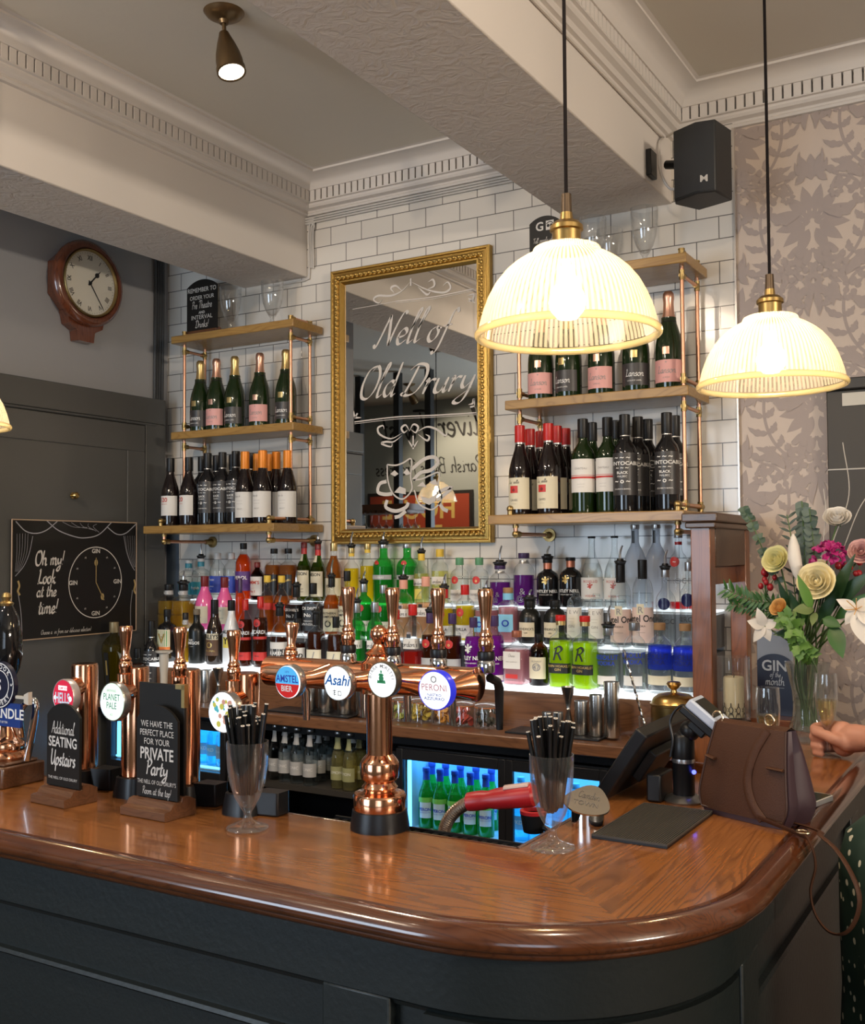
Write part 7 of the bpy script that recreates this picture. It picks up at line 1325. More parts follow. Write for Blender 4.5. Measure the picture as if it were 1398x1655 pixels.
b.add([(-half_w(0), -dep(0)*.9, 0), (half_w(0), -dep(0)*.9, 0), (half_w(0), dep(0)*.9, 0), (-half_w(0), dep(0)*.9, 0)], [(0, 1, 2, 3)])
b.build('body', M_LIN, bag, angle=60)
b = MB(); loft(b, .97, .010, HB, -1, .004); loft(b, .97, .010, HB, -1, .001)
vs = []; m = 12
for s_, off in ((-1, .004), (0, 0), (1, .003)):
    for j in range(m+1): u = -1+2*j/m; vs.append((u*half_w(HB)*.97, s_*(dep(HB)*(1-.1*u**4)+off), HB+(.006 if s_ == 0 else .0)))
b.add(vs, [(i*(m+1)+j, i*(m+1)+j+1, (i+1)*(m+1)+j+1, (i+1)*(m+1)+j) for i in range(2) for j in range(m)]); b.build('flap', M_LEA, bag, angle=60)
b = MB(); pts = [(-half_w(HB*.8)*.97, -dep(HB*.8)*.9-.005, HB*.8)]
ol = [(s_*half_w(v)*.97, -(dep(v)*.90+.0045), v) for s_, vv in ((-1, [HB*i/14 for i in range(14, 0, -1)]), (1, [HB*i/14 for i in range(1, 15)])) for v in vv]
b.tube(ol, .0022, 6); b.build('edge_piping', M_LED, bag)
def fy(u, v): w = half_w(v); return -(dep(v)*(1-.10*(u/w)**4)+.0058)
def strap(pts, w, name='strap', m=None, th=.35):
    o = MB().tube(smooth(pts, 6), w, 8, flat=th, up=(0, -1, 0)).build(name, m or M_LEA, bag); return o
strap([(u, fy(u, v)-.001, v) for u, v in ((.040, .168), (.036, .160), (.022, .130), (.014, .095), (.016, .065), (.030, .035), (.052, .012))], .0085)
b = MB(); b.prism(disc_poly(.034, .148, .011, .020, 16), -.001, .002, 0, Matrix(((1,0,0,0),(0,0,-1,-.020),(0,1,0,0),(0,0,0,1)))); b.build('strap_tab', M_LEA, bag)
b = MB(); b.tube([(.040+.010*math.cos(a), -.012, .186+.010*math.sin(a)) for a in [k*PI/8 for k in range(17)]], .0018, 8); b.tube([(-.078+.012*math.cos(a), -.010, .176+.013*math.sin(a)) for a in [k*PI/8 for k in range(17)]], .002, 8); b.build('ring', mat('pale_gold_metal', (.62, .50, .34), .25, 1.), bag)
b = MB(); u_ = .066; b.tube([(u_-.012, fy(u_, .1)-.002, .105), (u_+.02, fy(u_, .1)-.001, .104)], .006, 6, flat=.4); b.build('keeper_loop', M_LEA, bag); b = MB(); b.tube([(-.082, fy(-.07, .1)-.002, .108), (-.062, fy(-.06, .1)-.002, .104)], .007, 6, flat=.4); b.build('keeper_loop', M_LEA, bag)
wm = Matrix.Translation(bag.location) @ Matrix.Rotation(ang, 4, 'Z'); wi = wm.inverted()
hang = [wm @ Vector((.045, fy(.045, .02)-.003, .016)), Vector((-.392, 1.905, 1.128)), Vector((-.366, 1.868, 1.127)), Vector((-.3555, 1.862, 1.09)), aty(1310, 1440, 1.850), aty(1318, 1478, 1.842), aty(1340, 1506, 1.836), aty(1366, 1508, 1.832), aty(1384, 1484, 1.832), aty(1389, 1450, 1.834), aty(1376, 1412, 1.845), aty(1352, 1374, 1.87), aty(1326, 1350, 1.905), Vector((-.362, 1.945, 1.126)), Vector((-.392, 1.968, 1.127)), wm @ Vector((.082, -.02, .010))]
o = MB().tube([wi @ p_ for p_ in smooth(hang, 7)], .0058, 8, flat=.4, up=(1, 0, 0)).build('long_strap', M_LEA, bag)
b = MB(); c_ = wi @ Vector((-.381, 1.890, 1.134)); b.tube([c_+Vector((.012*math.cos(a), .010*math.sin(a), .002)) for a in [k*PI/8 for k in range(17)]], .0016, 8); b.build('buckle', mat('pale_gold_metal'), bag)
# phone
t = thing('mobile_phone', 'phone in a white case lying behind the handbag', 'phone', (-.438, 2.165, ZB+.0005), -.25)
b = MB(); b.prism(smooth([(0, 0, 0)]*1, 1) and [(x, y) for x, y in [(-.029, -.070), (.029, -.070), (.036, -.063), (.036, .063), (.029, .070), (-.029, .070), (-.036, .063), (-.036, -.063)]], 0, .011); b.build('case', mat('white_phone_case', (.66, .66, .64), .35), t, bevel=.002)
b = MB(); b.box(-.032, .032, -.066, .066, .011, .0116); b.build('screen', mat('phone_screen', (.008, .008, .009), .08), t)
# champagne flutes
L_CHAMP = glass('champagne_wine', (.97, .88, .62), .02, .10, (.95, .82, .5))
def flute(label, x, y, h):
    t = thing('champagne_flute', label, 'glass', (x, y, ZB+.0005), 0, 'champagne flutes on the bar'); P = [(0, 0), (.030, 0), (.031, .0015), (.018, .004), (.005, .009), (.0036, .02), (.0036, .058), (.006, .066), (.014, .080), (.021, .098), (.0255, .125), (.0268, .150), (.0262, .180), (.0250, .2), (.0240, .2), (.0252, .180), (.0257, .150), (.0245, .125), (.020, .099), (.012, .080), (0, .070)]
    MB().lathe(P, 36, h=h/.2).build('glass', G_GLS, t, angle=70)
    MB().lathe([(0, .072), (.011, .081), (.0193, .100), (.0238, .125), (.0245, .136), (0, .136)], 32, h=h/.2).build('wine', L_CHAMP, t, angle=70); return t
flute('half full champagne flute standing behind the brown handbag', -.559, 2.425, .192)
FX, FY = -.481, 2.690
flute('half full champagne flute held by the hand at the right', FX, FY, .200)
# ================================================================ CANDLE, GIN SIGN, VASE, FLOWERS
b = MB(); b.box(-.785, -.60, 3.06, 3.365, 1.0, ZB+.022); tag(b.build('wooden_block', wood('red_oak', (.16, .05, .018), (.08, .024, .009), 'X', .3, .6, 1.), None, bevel=.003), 'dark red wooden block below the gin sign', 'block')
cn = thing('candle_lantern', 'glass hurricane candle lantern on a dark turned foot', 'candle holder', (-.7935, 3.03, ZK+.01-.0095)); k0 = aty(1197, 1165, 3.03).z-ZK; k1 = aty(1197, 1062, 3.03).z-ZK
MB().lathe([(0, 0), (.045, 0), (.046, .006), (.020, .014), (.014, .024), (.024, .034), (.026, .042), (.016, .052), (.014, k0-.016), (.030, k0-.008), (.046, k0-.002), (.046, k0+.002), (0, k0+.003)], 32).build('foot', mat('dark_turned_metal', (.03, .026, .022), .35, .7), cn)
MB().lathe([(.046, k0+.003), (.0465, k1), (.0445, k1), (.0440, k0+.006), (0, k0+.005)], 40).build('glass_cylinder', G_GLS, cn)
cand = MB().lathe([(0, k0+.006), (.029, k0+.006), (.029, k0+.118), (.027, k0+.124), (.018, k0+.121), (0, k0+.119)], 28).build('candle', mat('ivory_wax', (.86, .74, .48), .5), cn); MB().tube([(0, 0, k0+.118), (.002, 0, k0+.130)], .0012, 6).build('wick', INK, cand)
b = MB(); M_ = mat('black_filigree', (.015, .013, .012), .4)
for k in range(10):
    a = k*2*PI/10; R_ = .0335
    f_ = lambda u, v: (R_*math.sin(a+u/R_), -R_*math.cos(a+u/R_), k0+.008+v)
    ribbon(b, [(-.009, 0), (-.004, .014), (.004, .014), (.009, 0)], .0022, f_); ribbon(b, [(0, .012), (-.006, .024), (0, .034), (.006, .024), (0, .012)], .0022, f_); ribbon(b, [(-.010, .020), (-.006, .024), (-.010, .030)], .002, f_); ribbon(b, [(0, .034), (0, .044)], .004, f_, taper=True)
b.lathe([(.0335, k0+.006), (.0342, k0+.008), (.0335, k0+.011)], 30); b.build('filigree_band', M_, cn)
p = aty(1251, 1150, 3.12)
gs = thing('gin_sign', 'navy arched Gin of the month sign on a grey panel beside the candle', 'sign', (p.x, 3.14, ZB+.0225), -.05); gz = aty(1251, 1022, 3.12).z-ZB-.02; gw = .103
SM = Matrix(((1,0,0,0),(0,0,-1,0),(0,1,0,0),(0,0,0,1)))
b = MB(); b.box(-gw/2, gw/2, .0, .012, 0, gz); b.build('panel', mat('grey_blue_panel', (.24, .26, .30), .4), gs, bevel=.002)
b = MB(); b.prism(arch(gw*.97, gz*.73, .022), 0, .004, 0, SM); b.build('board', mat('navy_board', (.010, .014, .035), .35), gs)
lettering([('GIN', 0, gz*.53, .030, 'b', .98), ('of the', .002, gz*.455, .016, 's', .9), ('month', .0, gz*.36, .026, 's', .92), ('_______', 0, gz*.335, .012, 'n', .9)], mat('silver_chalk', (.45, .47, .50), .6), lambda u, v: (u, -.0046, v), gs)
vx, vy = -.561, 2.885; VH = .205
vs_ = thing('crystal_vase', 'cut crystal vase of mixed flowers at the end of the bar', 'vase', (vx, vy, ZB+.0005))
G_CRY = glass('cut_crystal', (.93, .95, .94), .30, .05)
MB().lathe([(0, 0), (.055, 0), (.058, .006), (.050, .03), (.040, .06), (.037, .09), (.040, .13), (.048, .17), (.056, VH), (.053, VH), (.045, .17), (.036, .13), (.033, .09), (.035, .06), (.040, .03), (0, .02)], 48, lambda a: 1+.035*abs(math.sin(a*6))).build('vase_body', G_CRY, vs_, angle=25)
MB().lathe([(0, .021), (.038, .03), (.034, .06), (.032, .09), (.034, .11), (0, .11)], 28).build('water', glass('vase_water', (.85, .90, .80), .02), vs_)
rf = random.Random(8)
M_LEAF = mat('leaf_green', (.035, .115, .022), .42); M_LEAF2 = mat('leaf_dark', (.014, .050, .016), .40); M_LEAF3 = mat('leaf_fresh', (.10, .22, .035), .45); M_EUC = mat('eucalyptus', (.085, .125, .105), .55); M_STEM = mat('stem_green', (.06, .12, .03), .5)
def leafmesh(b, p0, d, L, w, nrm, curl=.15, mi=0, n=6, ser=0.):
    d = Vector(d).normalized(); nrm = Vector(nrm); sd = d.cross(nrm).normalized(); nrm = sd.cross(d).normalized(); vs = []; p0 = Vector(p0)
    for i in range(n+1):
        t = i/n; ww = w*math.sin(PI*min(1, t*.97+.015)**.8)*(1-ser*(i % 2)); c = p0+d*L*t-nrm*curl*L*t*t
        vs += [c-sd*ww+nrm*ww*.25, c, c+sd*ww+nrm*ww*.25]
    fs = []
    for i in range(n): fs += [(3*i, 3*i+1, 3*i+4, 3*i+3), (3*i+1, 3*i+2, 3*i+5, 3*i+4)]
    b.add(vs, fs, mi)
VT = Vector((vx, vy, ZB+VH-.01))
def fpos(px, py, dy=0.): return aty(px, py, vy+dy)
def stem_to(par, P, m=M_STEM, r=.0022, j=None):
    L_ = Vector(par.location); a = VT+Vector((rf.uniform(-.03, .03), rf.uniform(-.03, .03), 0)); f0 = Vector((vx+rf.uniform(-.02, .02), vy+rf.uniform(-.02, .02), ZB+.04))
    pts = smooth([f0-L_, a-L_, (a*.5+P*.5)+Vector((0, 0, .012))-L_, P-L_], 5); MB().tube(pts, r, 6).build('stem', m, par)
def rose(label, px, py, rpx, dy, col, face=(-.3, -.85, .35), name='rose'):
    P = fpos(px, py, dy); r = rpx*depth_at(px, vy+dy)/FPX; t = thing(name, label, 'flower', P); ax = Vector(face).normalized(); M = align((0, 0, 0), ax) @ Matrix.Translation((0, 0, -r*.5)); b = MB()
    for ly, (n, R0, H, op) in enumerate(((3, .22, 1.15, -.05), (4, .40, 1.18, .0), (5, .62, 1.12, .08), (5, .82, 1.0, .20), (6, .98, .86, .34))):
        for k in range(n):
            a0 = 2*PI*(k+.31*ly)/n; wd = 2*PI/n*.72; vs = []; N1, N2 = 6, 5
            for i in range(N2+1):
                tt = i/N2
                for j in range(N1+1):
                    s = -1+2*j/N1; a = a0+s*wd; rr = r*(R0*(.35+.65*math.sin(PI/2*min(1, tt*1.3)))+op*tt**3*(1-.3*s*s))*(1+.03*ly*0); z = r*H*tt*(1-.16*s*s*tt)
                    vs.append((rr*math.cos(a), rr*math.sin(a), z))
            b.add(vs, [(i*(N1+1)+j, i*(N1+1)+j+1, (i+1)*(N1+1)+j+1, (i+1)*(N1+1)+j) for i in range(N2) for j in range(N1)], 0, M)
    b.sphere((0, 0, r*.5), r*.22, 8, 6, 0, (1, 1, 1.6), M); b.build('petals', col, t, angle=80)
    b = MB()
    for k in range(5): a = k*2*PI/5; leafmesh(b, M @ Vector((r*.2*math.cos(a), r*.2*math.sin(a), -r*.05)), M.to_3x3() @ Vector((math.cos(a), math.sin(a), .6)), r*.8, r*.16, M.to_3x3() @ Vector((0, 0, 1)))
    b.build('sepals', M_LEAF, t); stem_to(t, P-ax*r*.5); return t
M_RY = mat('rose_pale_yellow', (.86, .81, .42), .5, sheen=.2); M_RC = mat('rose_cream', (.90, .81, .52), .5, sheen=.2); M_RP = mat('rose_peach', (.78, .47, .16), .5); M_PW = mat('petal_white', (.72, .68, .62), .5); M_MG = mat('petal_magenta', (.42, .02, .17), .5); M_RD = mat('berry_crimson', (.33, .012, .02), .35); M_PKP = mat('petal_pale_pink', (.72, .45, .42), .5)
rose('pale yellow rose nearest the wooden cabinet', 1255, 905, 18, -.02, M_RY)
rose('large cream rose in the middle of the bouquet', 1321, 940, 24, -.08, M_RC, (-.1, -.9, .25))
rose('small peach rose low at the left of the bouquet', 1259, 982, 12, -.06, M_RP, (-.4, -.8, .5))
rose('white carnation at the top right of the bouquet', 1353, 838, 17, .02, M_PW, (.1, -.7, .7), 'carnation')
rose('pale flower cut by the right frame edge', 1392, 892, 16, .0, M_PKP, (0, -.9, .3), 'carnation')
rose('cream rosebud above the large cream rose', 1323, 916, 10, -.01, M_RC, (0, -.8, .6))
# magenta stock, berries
P = fpos(1338, 900, -.02); t = thing('magenta_stock', 'magenta cluster flower right of the centre of the bouquet', 'flower', P); b = MB()
for k in range(34):
    a, e_ = rf.uniform(0, 6.28), rf.uniform(-.6, 1.3); c = Vector((math.cos(a)*math.cos(e_)*.036, math.sin(a)*math.cos(e_)*.036, math.sin(e_)*.032))
    for j in range(4): leafmesh(b, c, c.normalized()+Vector((rf.uniform(-.9, .9), rf.uniform(-.9, .9), rf.uniform(-.9, .9))), .016, .0075, c, .3, n=3)
b.build('petals', M_MG, t); stem_to(t, P)
for px, py, n, lab in ((1236, 935, 9, 'crimson berry sprig left of the yellow rose'), (1368, 925, 7, 'crimson berry sprig at the right of the bouquet'), (1388, 912, 5, 'pinkish berry sprig near the right frame edge')):
    P = fpos(px, py); t = thing('berry_sprig', lab, 'flower', P); b = MB(); c2 = MB()
    for k in range(n): c = Vector((rf.uniform(-.028, .028), rf.uniform(-.02, .02), rf.uniform(-.03, .03))); b.sphere(c, rf.uniform(.006, .009), 10, 7, 0, (1, 1, 1.2)); c2.tube([(0, 0, -.05), c*.5+Vector((0, 0, -.02)), c], .0012, 5)
    b.build('berries', M_RD, t); c2.build('twig', M_STEM, t); stem_to(t, P+Vector((0, 0, -.05)))
# lily buds and open lily
P = fpos(1284, 905, -.05); t = thing('lily_bud', 'tall white lily bud between the two large roses', 'flower', P); top = fpos(1282, 868, -.05)-P; bot = fpos(1294, 942, -.05)-P
MB().tube([bot, bot*.6+top*.0, top*.1, top*.6, top*1.0, top*1.15], [.004, .014, .0175, .0145, .007, .001], 12).build('petals', M_PW, t); stem_to(t, P+bot)
P = fpos(1384, 985, -.14); t = thing('lily', 'white open lily drooping at the right frame edge', 'flower', P); b = MB()
for a, L_, w in ((-1.25, .095, .024), (-.5, .085, .021), (.6, .055, .016), (2.6, .05, .014), (-2.2, .045, .014)): leafmesh(b, (0, 0, 0), (math.cos(a), -.35, math.sin(a)), L_, w, (0, -1, .2), .25, n=8)
b.build('petals', M_PW, t); b = MB(); [b.tube([(0, 0, 0), (.02*math.cos(a), -.045, .02*math.sin(a)+.01)], .0012, 5) for a in (0, 1.2, 2.4, 3.6, 4.8)]; b.build('stamens', M_RP, t); stem_to(t, P)
P = fpos(1236, 1012, -.04); t = thing('lily', 'crumpled white flower at the lower left of the bouquet', 'flower', P); b = MB()
for a, L_, w in ((1.9, .05, .014), (2.8, .045, .016), (-2.2, .05, .014), (.4, .04, .014), (-1.2, .04, .014)): leafmesh(b, (0, 0, 0), (math.cos(a), -.4, math.sin(a)), L_, w, (0, -1, .2), .3, n=6)
b.build('petals', M_PW, t); stem_to(t, P)
# foliage stems
def spray(name, label, pts, leaves, m, L, w, stem=M_STEM, dy=0., pair=True, ser=0.):
    P = fpos(*pts[-1], dy); t = thing(name, label, 'foliage', P); sp3 = [VT]+[fpos(*q_, dy) for q_ in pts]; cv = smooth([a-P for a in sp3], 8); MB().tube(cv, .0016, 6).build('stem', stem, t); b = MB(); n = len(cv)
    for k in range(leaves):
        i = int(n*.32+(n*.68-2)*k/max(1, leaves-1)); tg = (cv[min(i+1, n-1)]-cv[i-1]).normalized()
        for sgn in ((1, -1) if pair else (1 if k % 2 else -1,)):
            sd = tg.cross(Vector((rf.uniform(-.5, .5), -1, rf.uniform(-.3, .3)))).normalized()*sgn; leafmesh(b, cv[i], sd*.8+tg*.55+Vector((0, rf.uniform(-.5, .3), 0)), L*rf.uniform(.8, 1.1), w*rf.uniform(.85, 1.1), (0, -1, .3), rf.uniform(0, .35), ser=ser)
    tag(b.build('leaves', m, t), kind='stuff'); return t
spray('eucalyptus_sprig', 'eucalyptus sprig arching left over the cabinet', [(1268, 960), (1238, 900), (1215, 845), (1202, 822)], 15, mat('eucalyptus_dark', (.055, .095, .065), .5), .019, .0095)
spray('eucalyptus_sprig', 'upright grey-green eucalyptus sprig behind the white bud', [(1302, 960), (1300, 890), (1296, 810)], 20, M_EUC, .026, .013, dy=.04)
spray('eucalyptus_sprig', 'grey-green eucalyptus sprig right of the white bud', [(1310, 960), (1316, 900), (1308, 822)], 18, M_EUC, .026, .012, dy=.03)
spray('spiky_foliage', 'dark spiky foliage at the top of the bouquet', [(1285, 960), (1280, 880), (1272, 832)], 9, mat('spiky_green', (.03, .055, .045), .5), .034, .004, dy=.03)
spray('fern', 'feathery green fern pointing left across the cabinet', [(1262, 985), (1215, 970), (1170, 950)], 24, M_LEAF, .034, .0045, dy=.0)
spray('fern', 'feathery fern below the first, left of the bouquet', [(1262, 1000), (1220, 985), (1178, 975)], 20, M_LEAF, .03, .0045, dy=.01)
spray('celery_leaf', 'bright green serrated leaf spray drooping over the vase', [(1285, 1015), (1290, 1040), (1308, 1060)], 9, M_LEAF3, .040, .015, dy=-.10, ser=.35)
spray('celery_leaf', 'bright green serrated leaf cluster below the peach rose', [(1280, 1010), (1272, 1000), (1268, 1010)], 8, M_LEAF3, .034, .013, dy=-.09, ser=.35)
def broad(label, px, py, tx, ty, w, m, dy=0.):
    P = fpos(px, py, dy); T = fpos(tx, ty, dy-.03)-P; t = thing('broad_leaf', label, 'foliage', P, 0, 'broad leaves in the bouquet'); b = MB(); leafmesh(b, (0, 0, 0), T, T.length, w, (rf.uniform(-.3, .3), -1, .4), .10, n=9); b.build('leaf_blade', m, t); stem_to(t, P)
for l_ in (('broad dark leaf rising right of the large rose', 1335, 1000, 1376, 895, .020, M_LEAF2, -.04), ('broad dark leaf reaching the right frame edge', 1345, 980, 1410, 920, .020, M_LEAF2, -.03), ('lower broad leaf reaching the right frame edge', 1350, 1000, 1412, 955, .018, M_LEAF, -.03), ('yellow-green leaf hugging the large rose', 1312, 985, 1290, 930, .013, M_LEAF3, -.1),
    ('rounded pale leaf under the large rose', 1315, 985, 1282, 985, .016, mat('pale_leaf', (.13, .18, .06), .5), -.1), ('drooping dark leaf over the right of the vase', 1345, 1010, 1362, 1062, .021, M_LEAF, -.11), ('dark leaf left of centre in the bouquet', 1285, 1000, 1256, 940, .012, M_LEAF2, -.02), ('dark leaf in the middle of the bouquet', 1300, 1000, 1296, 935, .014, M_LEAF2, .0), ('small pale leaf hanging below the large rose', 1318, 990, 1312, 1010, .010, mat('pale_leaf'), -.1),
    ('dark leaf low right of the bouquet', 1330, 1000, 1358, 1012, .015, M_LEAF, -.1), ('dark leaf behind the magenta flower', 1325, 980, 1340, 930, .016, M_LEAF2, .03), ('dark leaf left below the yellow rose', 1290, 1005, 1240, 965, .013, M_LEAF2, .0), ('dark pointed leaf between the peach and large roses', 1296, 1010, 1276, 955, .013, M_LEAF2, -.03), ('long dark leaf right below the large rose', 1325, 1010, 1350, 955, .017, M_LEAF2, -.05), ('dark leaf directly below the white bud', 1305, 1010, 1300, 958, .014, M_LEAF, -.03), ('dark leaf sagging over the left rim of the vase', 1292, 1020, 1250, 1025, .012, M_LEAF2, -.05), ('dark leaf at the back right of the bouquet', 1340, 970, 1382, 940, .018, M_LEAF2, .04)): broad(*l_)
for k, pts in enumerate(([(1330, 960), (1345, 880), (1372, 800), (1362, 715)], [(1335, 960), (1362, 890), (1385, 830), (1402, 800)], [(1325, 960), (1330, 880), (1335, 830), (1331, 790)])):
    P = fpos(*pts[0]); t = thing('twig', ['curling silver twig in front of the dark door', 'silver twig leaning to the right frame edge', 'short pale twig above the bouquet'][k], 'twig', P); MB().tube([q_-P for q_ in smooth([VT]+[fpos(*q_, .02) for q_ in pts], 8)], .0013, 5).build('twig_stem', mat('silver_twig', (.45, .42, .38), .5), t)
# ================================================================ PERSON holding the flute
M_SKIN = mat('skin', (.56, .27, .19), .48); M_DRESS_ = None
def dress_mat():
    m, n, l, p = _new('green_dotted_fabric'); t = n.new('ShaderNodeTexCoord'); v = n.new('ShaderNodeTexVoronoi'); v.inputs['Scale'].default_value = 38; v.inputs['Randomness'].default_value = .55; l.new(t.outputs['Object'], v.inputs['Vector'])
    mt = n.new('ShaderNodeMath'); mt.operation = 'LESS_THAN'; mt.inputs[1].default_value = .23; l.new(v.outputs['Distance'], mt.inputs[0]); mx = n.new('ShaderNodeMix'); mx.data_type = 'RGBA'; mx.inputs['A'].default_value = (.010, .032, .020, 1); mx.inputs['B'].default_value = (.62, .58, .44, 1); l.new(mt.outputs[0], mx.inputs['Factor']); l.new(mx.outputs['Result'], p.inputs['Base Color']); p.inputs['Roughness'].default_value = .7; return m
pr = thing('person', 'person in dark jacket and dotted green skirt holding a flute', 'person', (-.06, 2.12, 0))
PL = Vector(pr.location)
def body_mesh(b, chain, radii, seg=14): b.tube([Vector(c)-PL for c in chain], radii, seg); [b.sphere(Vector(c)-PL, r*.98, 12, 8) for c, r in zip(chain, radii)]
SH = Vector((-.10, 2.28, 1.38)); EL = Vector((-.17, 2.50, 1.195)); WR = Vector((FX+.085, FY-.035, ZB+.056))
b = MB()
body_mesh(b, [(-.02, 2.10, .95), (-.02, 2.12, 1.10), (-.03, 2.13, 1.25), (-.03, 2.14, 1.36)], [.13, .115, .135, .10])
body_mesh(b, [(-.03, 2.14, 1.36), (-.03, 2.14, 1.44), (-.045, 2.155, 1.50)], [.07, .052, .052])
b.sphere(Vector((-.06, 2.17, 1.585))-PL, .10, 24, 18, 0, (.86, .92, 1.15)); b.sphere(Vector((-.13, 2.22, 1.565))-PL, .016, 10, 8, 0, (1.2, 1, 1.3)); b.sphere(Vector((-.08, 2.19, 1.515))-PL, .05, 12, 8, 0, (1, 1, .7))
for sx_, sy_ in ((1, -1), (-1, 1)): b.sphere(Vector((-.055+.055*sx_*.9, 2.165+.065*sy_*.9, 1.58))-PL, .018, 8, 6, 0, (.7, .7, 1.4))
body_mesh(b, [SH, EL], [.052, .042]); body_mesh(b, [EL, EL*.6+WR*.4, WR], [.042, .038, .0255])
SH2 = Vector((.05, 1.99, 1.38)); EL2 = Vector((.12, 1.98, 1.12)); WR2 = Vector((.06, 2.14, .95)); body_mesh(b, [SH2, EL2], [.052, .042]); body_mesh(b, [EL2, WR2], [.04, .026]); body_mesh(b, [WR2, WR2+Vector((-.03, .05, -.02)), WR2+Vector((-.04, .09, -.05))], [.028, .03, .018])
body_mesh(b, [SH, (-.03, 2.14, 1.37), SH2], [.058, .09, .058])
for o_ in ((-.075, 2.16), (.035, 2.05)): body_mesh(b, [(o_[0], o_[1], .92), (o_[0]-.01, o_[1], .50), (o_[0], o_[1], .09)], [.09, .06, .04]); body_mesh(b, [(o_[0], o_[1], .06), (o_[0]-.07, o_[1]+.08, .035)], [.042, .034])
# the hand that holds the flute : palm to the right of the stem, four fingers curled round it, thumb in front
ST = Vector((FX, FY, ZB+.046)); v_in = (ST-WR); v_in.z = 0; v_in.normalize(); sd = Vector((-v_in.y, v_in.x, 0)); zz = Vector((0, 0, 1))
# sd points away from the camera side ; knuckles lie behind the stem, finger tips come round to the front
if sd.y < 0: sd = -sd
keep = b; b = MB()
body_mesh(b, [WR, WR*.5+(ST-v_in*.035+sd*.010)*.5+zz*.002, ST-v_in*.030+sd*.014], [.0255, .029, .030], 16); b.sphere(ST-v_in*.030+sd*.010+zz*.004-PL, .029, 14, 10, 0, (.9, .9, 1.15)); b.sphere(ST-v_in*.032+sd*.010-zz*.012-PL, .024, 14, 10)
for k, (h, L_, r) in enumerate(((.024, 1.0, .0094), (.007, 1.06, .0097), (-.010, 1.0, .0092), (-.025, .85, .0080))):
    K = ST-v_in*.020+sd*.026+zz*h; A = ST+v_in*.010*L_+sd*.026+zz*(h-.002); B = ST+v_in*.027*L_+sd*.006+zz*(h-.005); C_ = ST+v_in*.022*L_-sd*.014+zz*(h-.007); D_ = ST+v_in*.002-sd*.0165+zz*(h-.008)
    pts = smooth([K, A, B, C_, D_], 4); b.tube([q_-PL for q_ in pts], [r*(1.08-.28*i/len(pts)) for i in range(len(pts))], 12); b.sphere(D_-PL, r*.80, 10, 8); b.sphere(A-PL, r*1.12, 10, 8); b.sphere(C_-PL, r*.95, 10, 8)
T0 = ST-v_in*.052-sd*.012-zz*.004; T1 = ST-v_in*.034-sd*.026+zz*.004; T2 = ST-v_in*.010-sd*.0265+zz*.010; T3 = ST+v_in*.012-sd*.024+zz*.012
pts = smooth([T0, T1, T2, T3], 4); b.tube([q_-PL for q_ in pts], [.0145-.0055*i/len(pts) for i in range(len(pts))], 12); b.sphere(T3-PL, .0088, 10, 8); b.sphere(T0-PL, .017, 12, 8)
b.v = [tuple((Vector(p)-(ST-PL))*1.17+(ST-PL)) for p in b.v]; keep.add(b.v, b.f); b = keep
o = b.build('body', M_SKIN, pr, angle=180)
rm = o.modifiers.new('Remesh', 'REMESH'); rm.mode = 'VOXEL'; rm.voxel_size = .0042; rm.use_smooth_shade = True; sm_ = o.modifiers.new('Smooth', 'SMOOTH'); sm_.factor = .5; sm_.iterations = 5
M_JKT = mat('dark_jacket', (.010, .012, .013), .75)
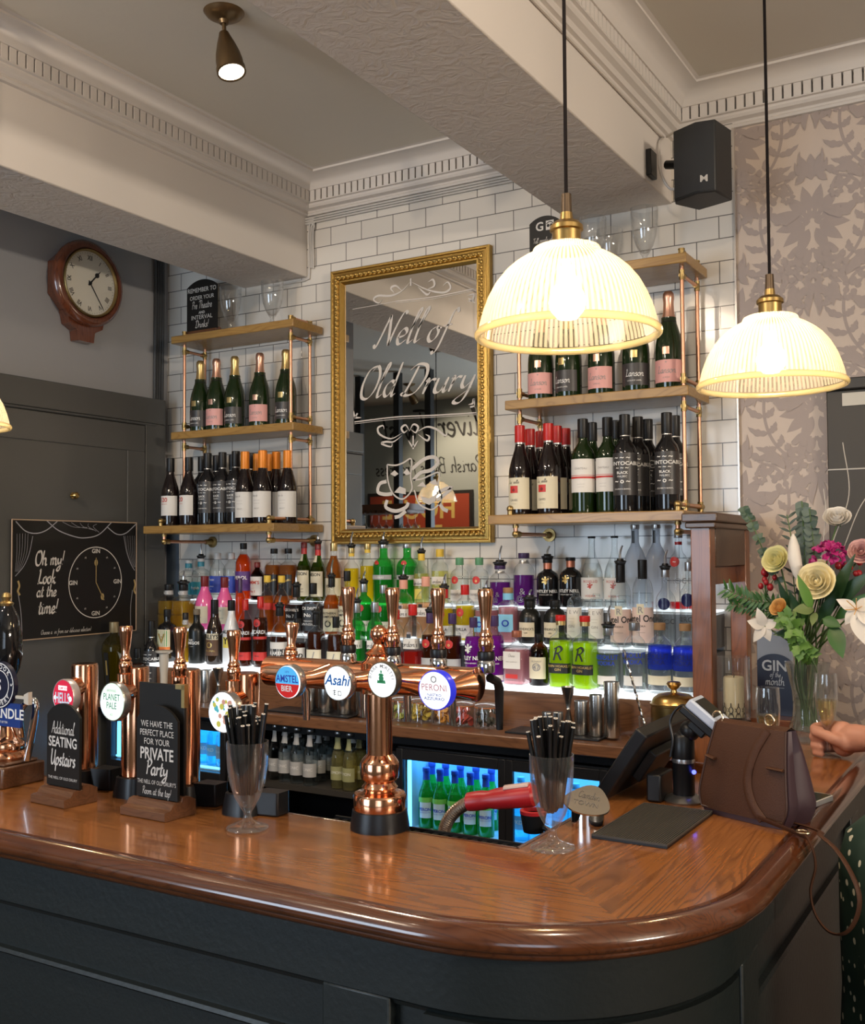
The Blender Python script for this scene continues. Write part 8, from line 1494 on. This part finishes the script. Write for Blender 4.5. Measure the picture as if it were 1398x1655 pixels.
b = MB(); body_mesh(b, [(-.06, 2.08, 1.13), (-.04, 2.11, 1.19), (-.03, 2.13, 1.25), (-.03, 2.14, 1.40)], [.155, .145, .158, .11]); body_mesh(b, [SH, (-.03, 2.14, 1.375), SH2], [.068, .10, .068]); body_mesh(b, [SH, EL], [.062, .053]); body_mesh(b, [EL, EL*.45+WR*.55+zz*.004], [.053, .046]); body_mesh(b, [SH2, EL2], [.062, .052]); body_mesh(b, [EL2, EL2*.3+WR2*.7], [.05, .04])
o = b.build('jacket', M_JKT, pr, angle=180); rm = o.modifiers.new('Remesh', 'REMESH'); rm.mode = 'VOXEL'; rm.voxel_size = .008; rm.use_smooth_shade = True; sm_ = o.modifiers.new('Smooth', 'SMOOTH'); sm_.factor = .5; sm_.iterations = 4
b = MB(); SK = Matrix.Translation(Vector((-.098, 2.050, 0))-PL) @ Matrix.Rotation(.5, 4, 'Z')
b.lathe([(.10, 1.175), (.15, 1.165), (.20, 1.145), (.232, 1.115), (.244, 1.07), (.244, .95), (.242, .85), (.25, .70), (.26, .55), (.268, .46), (.262, .46), (.245, .70), (.22, .95), (.19, 1.12)], 60, lambda a: 1+.025*math.sin(a*9)*1.0, M=SK); b.build('skirt', dress_mat(), pr, angle=80)
b = MB(); b.sphere(Vector((-.040, 2.150, 1.612))-PL, .104, 24, 18, 0, (.92, .96, 1.10)); b.sphere(Vector((-.018, 2.125, 1.555))-PL, .085, 18, 14, 0, (1, 1, 1.2)); b.sphere(Vector((-.005, 2.110, 1.47))-PL, .075, 18, 14, 0, (1, 1, 1.3))
for s_ in (1, -1): b.tube([Vector(q_)-PL for q_ in ((-.05+.062*s_, 2.155+.062*s_, 1.62), (-.035+.070*s_, 2.14+.070*s_, 1.55), (-.02+.055*s_, 2.12+.055*s_, 1.46))], [.030, .030, .022], 12)
o = b.build('hair', mat('brown_hair', (.05, .028, .015), .5), pr, angle=180); rm = o.modifiers.new('Remesh', 'REMESH'); rm.mode = 'VOXEL'; rm.voxel_size = .007; rm.use_smooth_shade = True; sm_ = o.modifiers.new('Smooth', 'SMOOTH'); sm_.factor = .5; sm_.iterations = 8
M_BR = align(WR-PL-v_in*.022, WR-PL); MB().lathe([(.0285+.0020*math.cos(a), .002*math.sin(a)) for a in [k*PI/4 for k in range(9)]], 30, M=M_BR).build('bracelet', mat('pale_gold_metal', (.62, .50, .34), .25, 1.), pr)
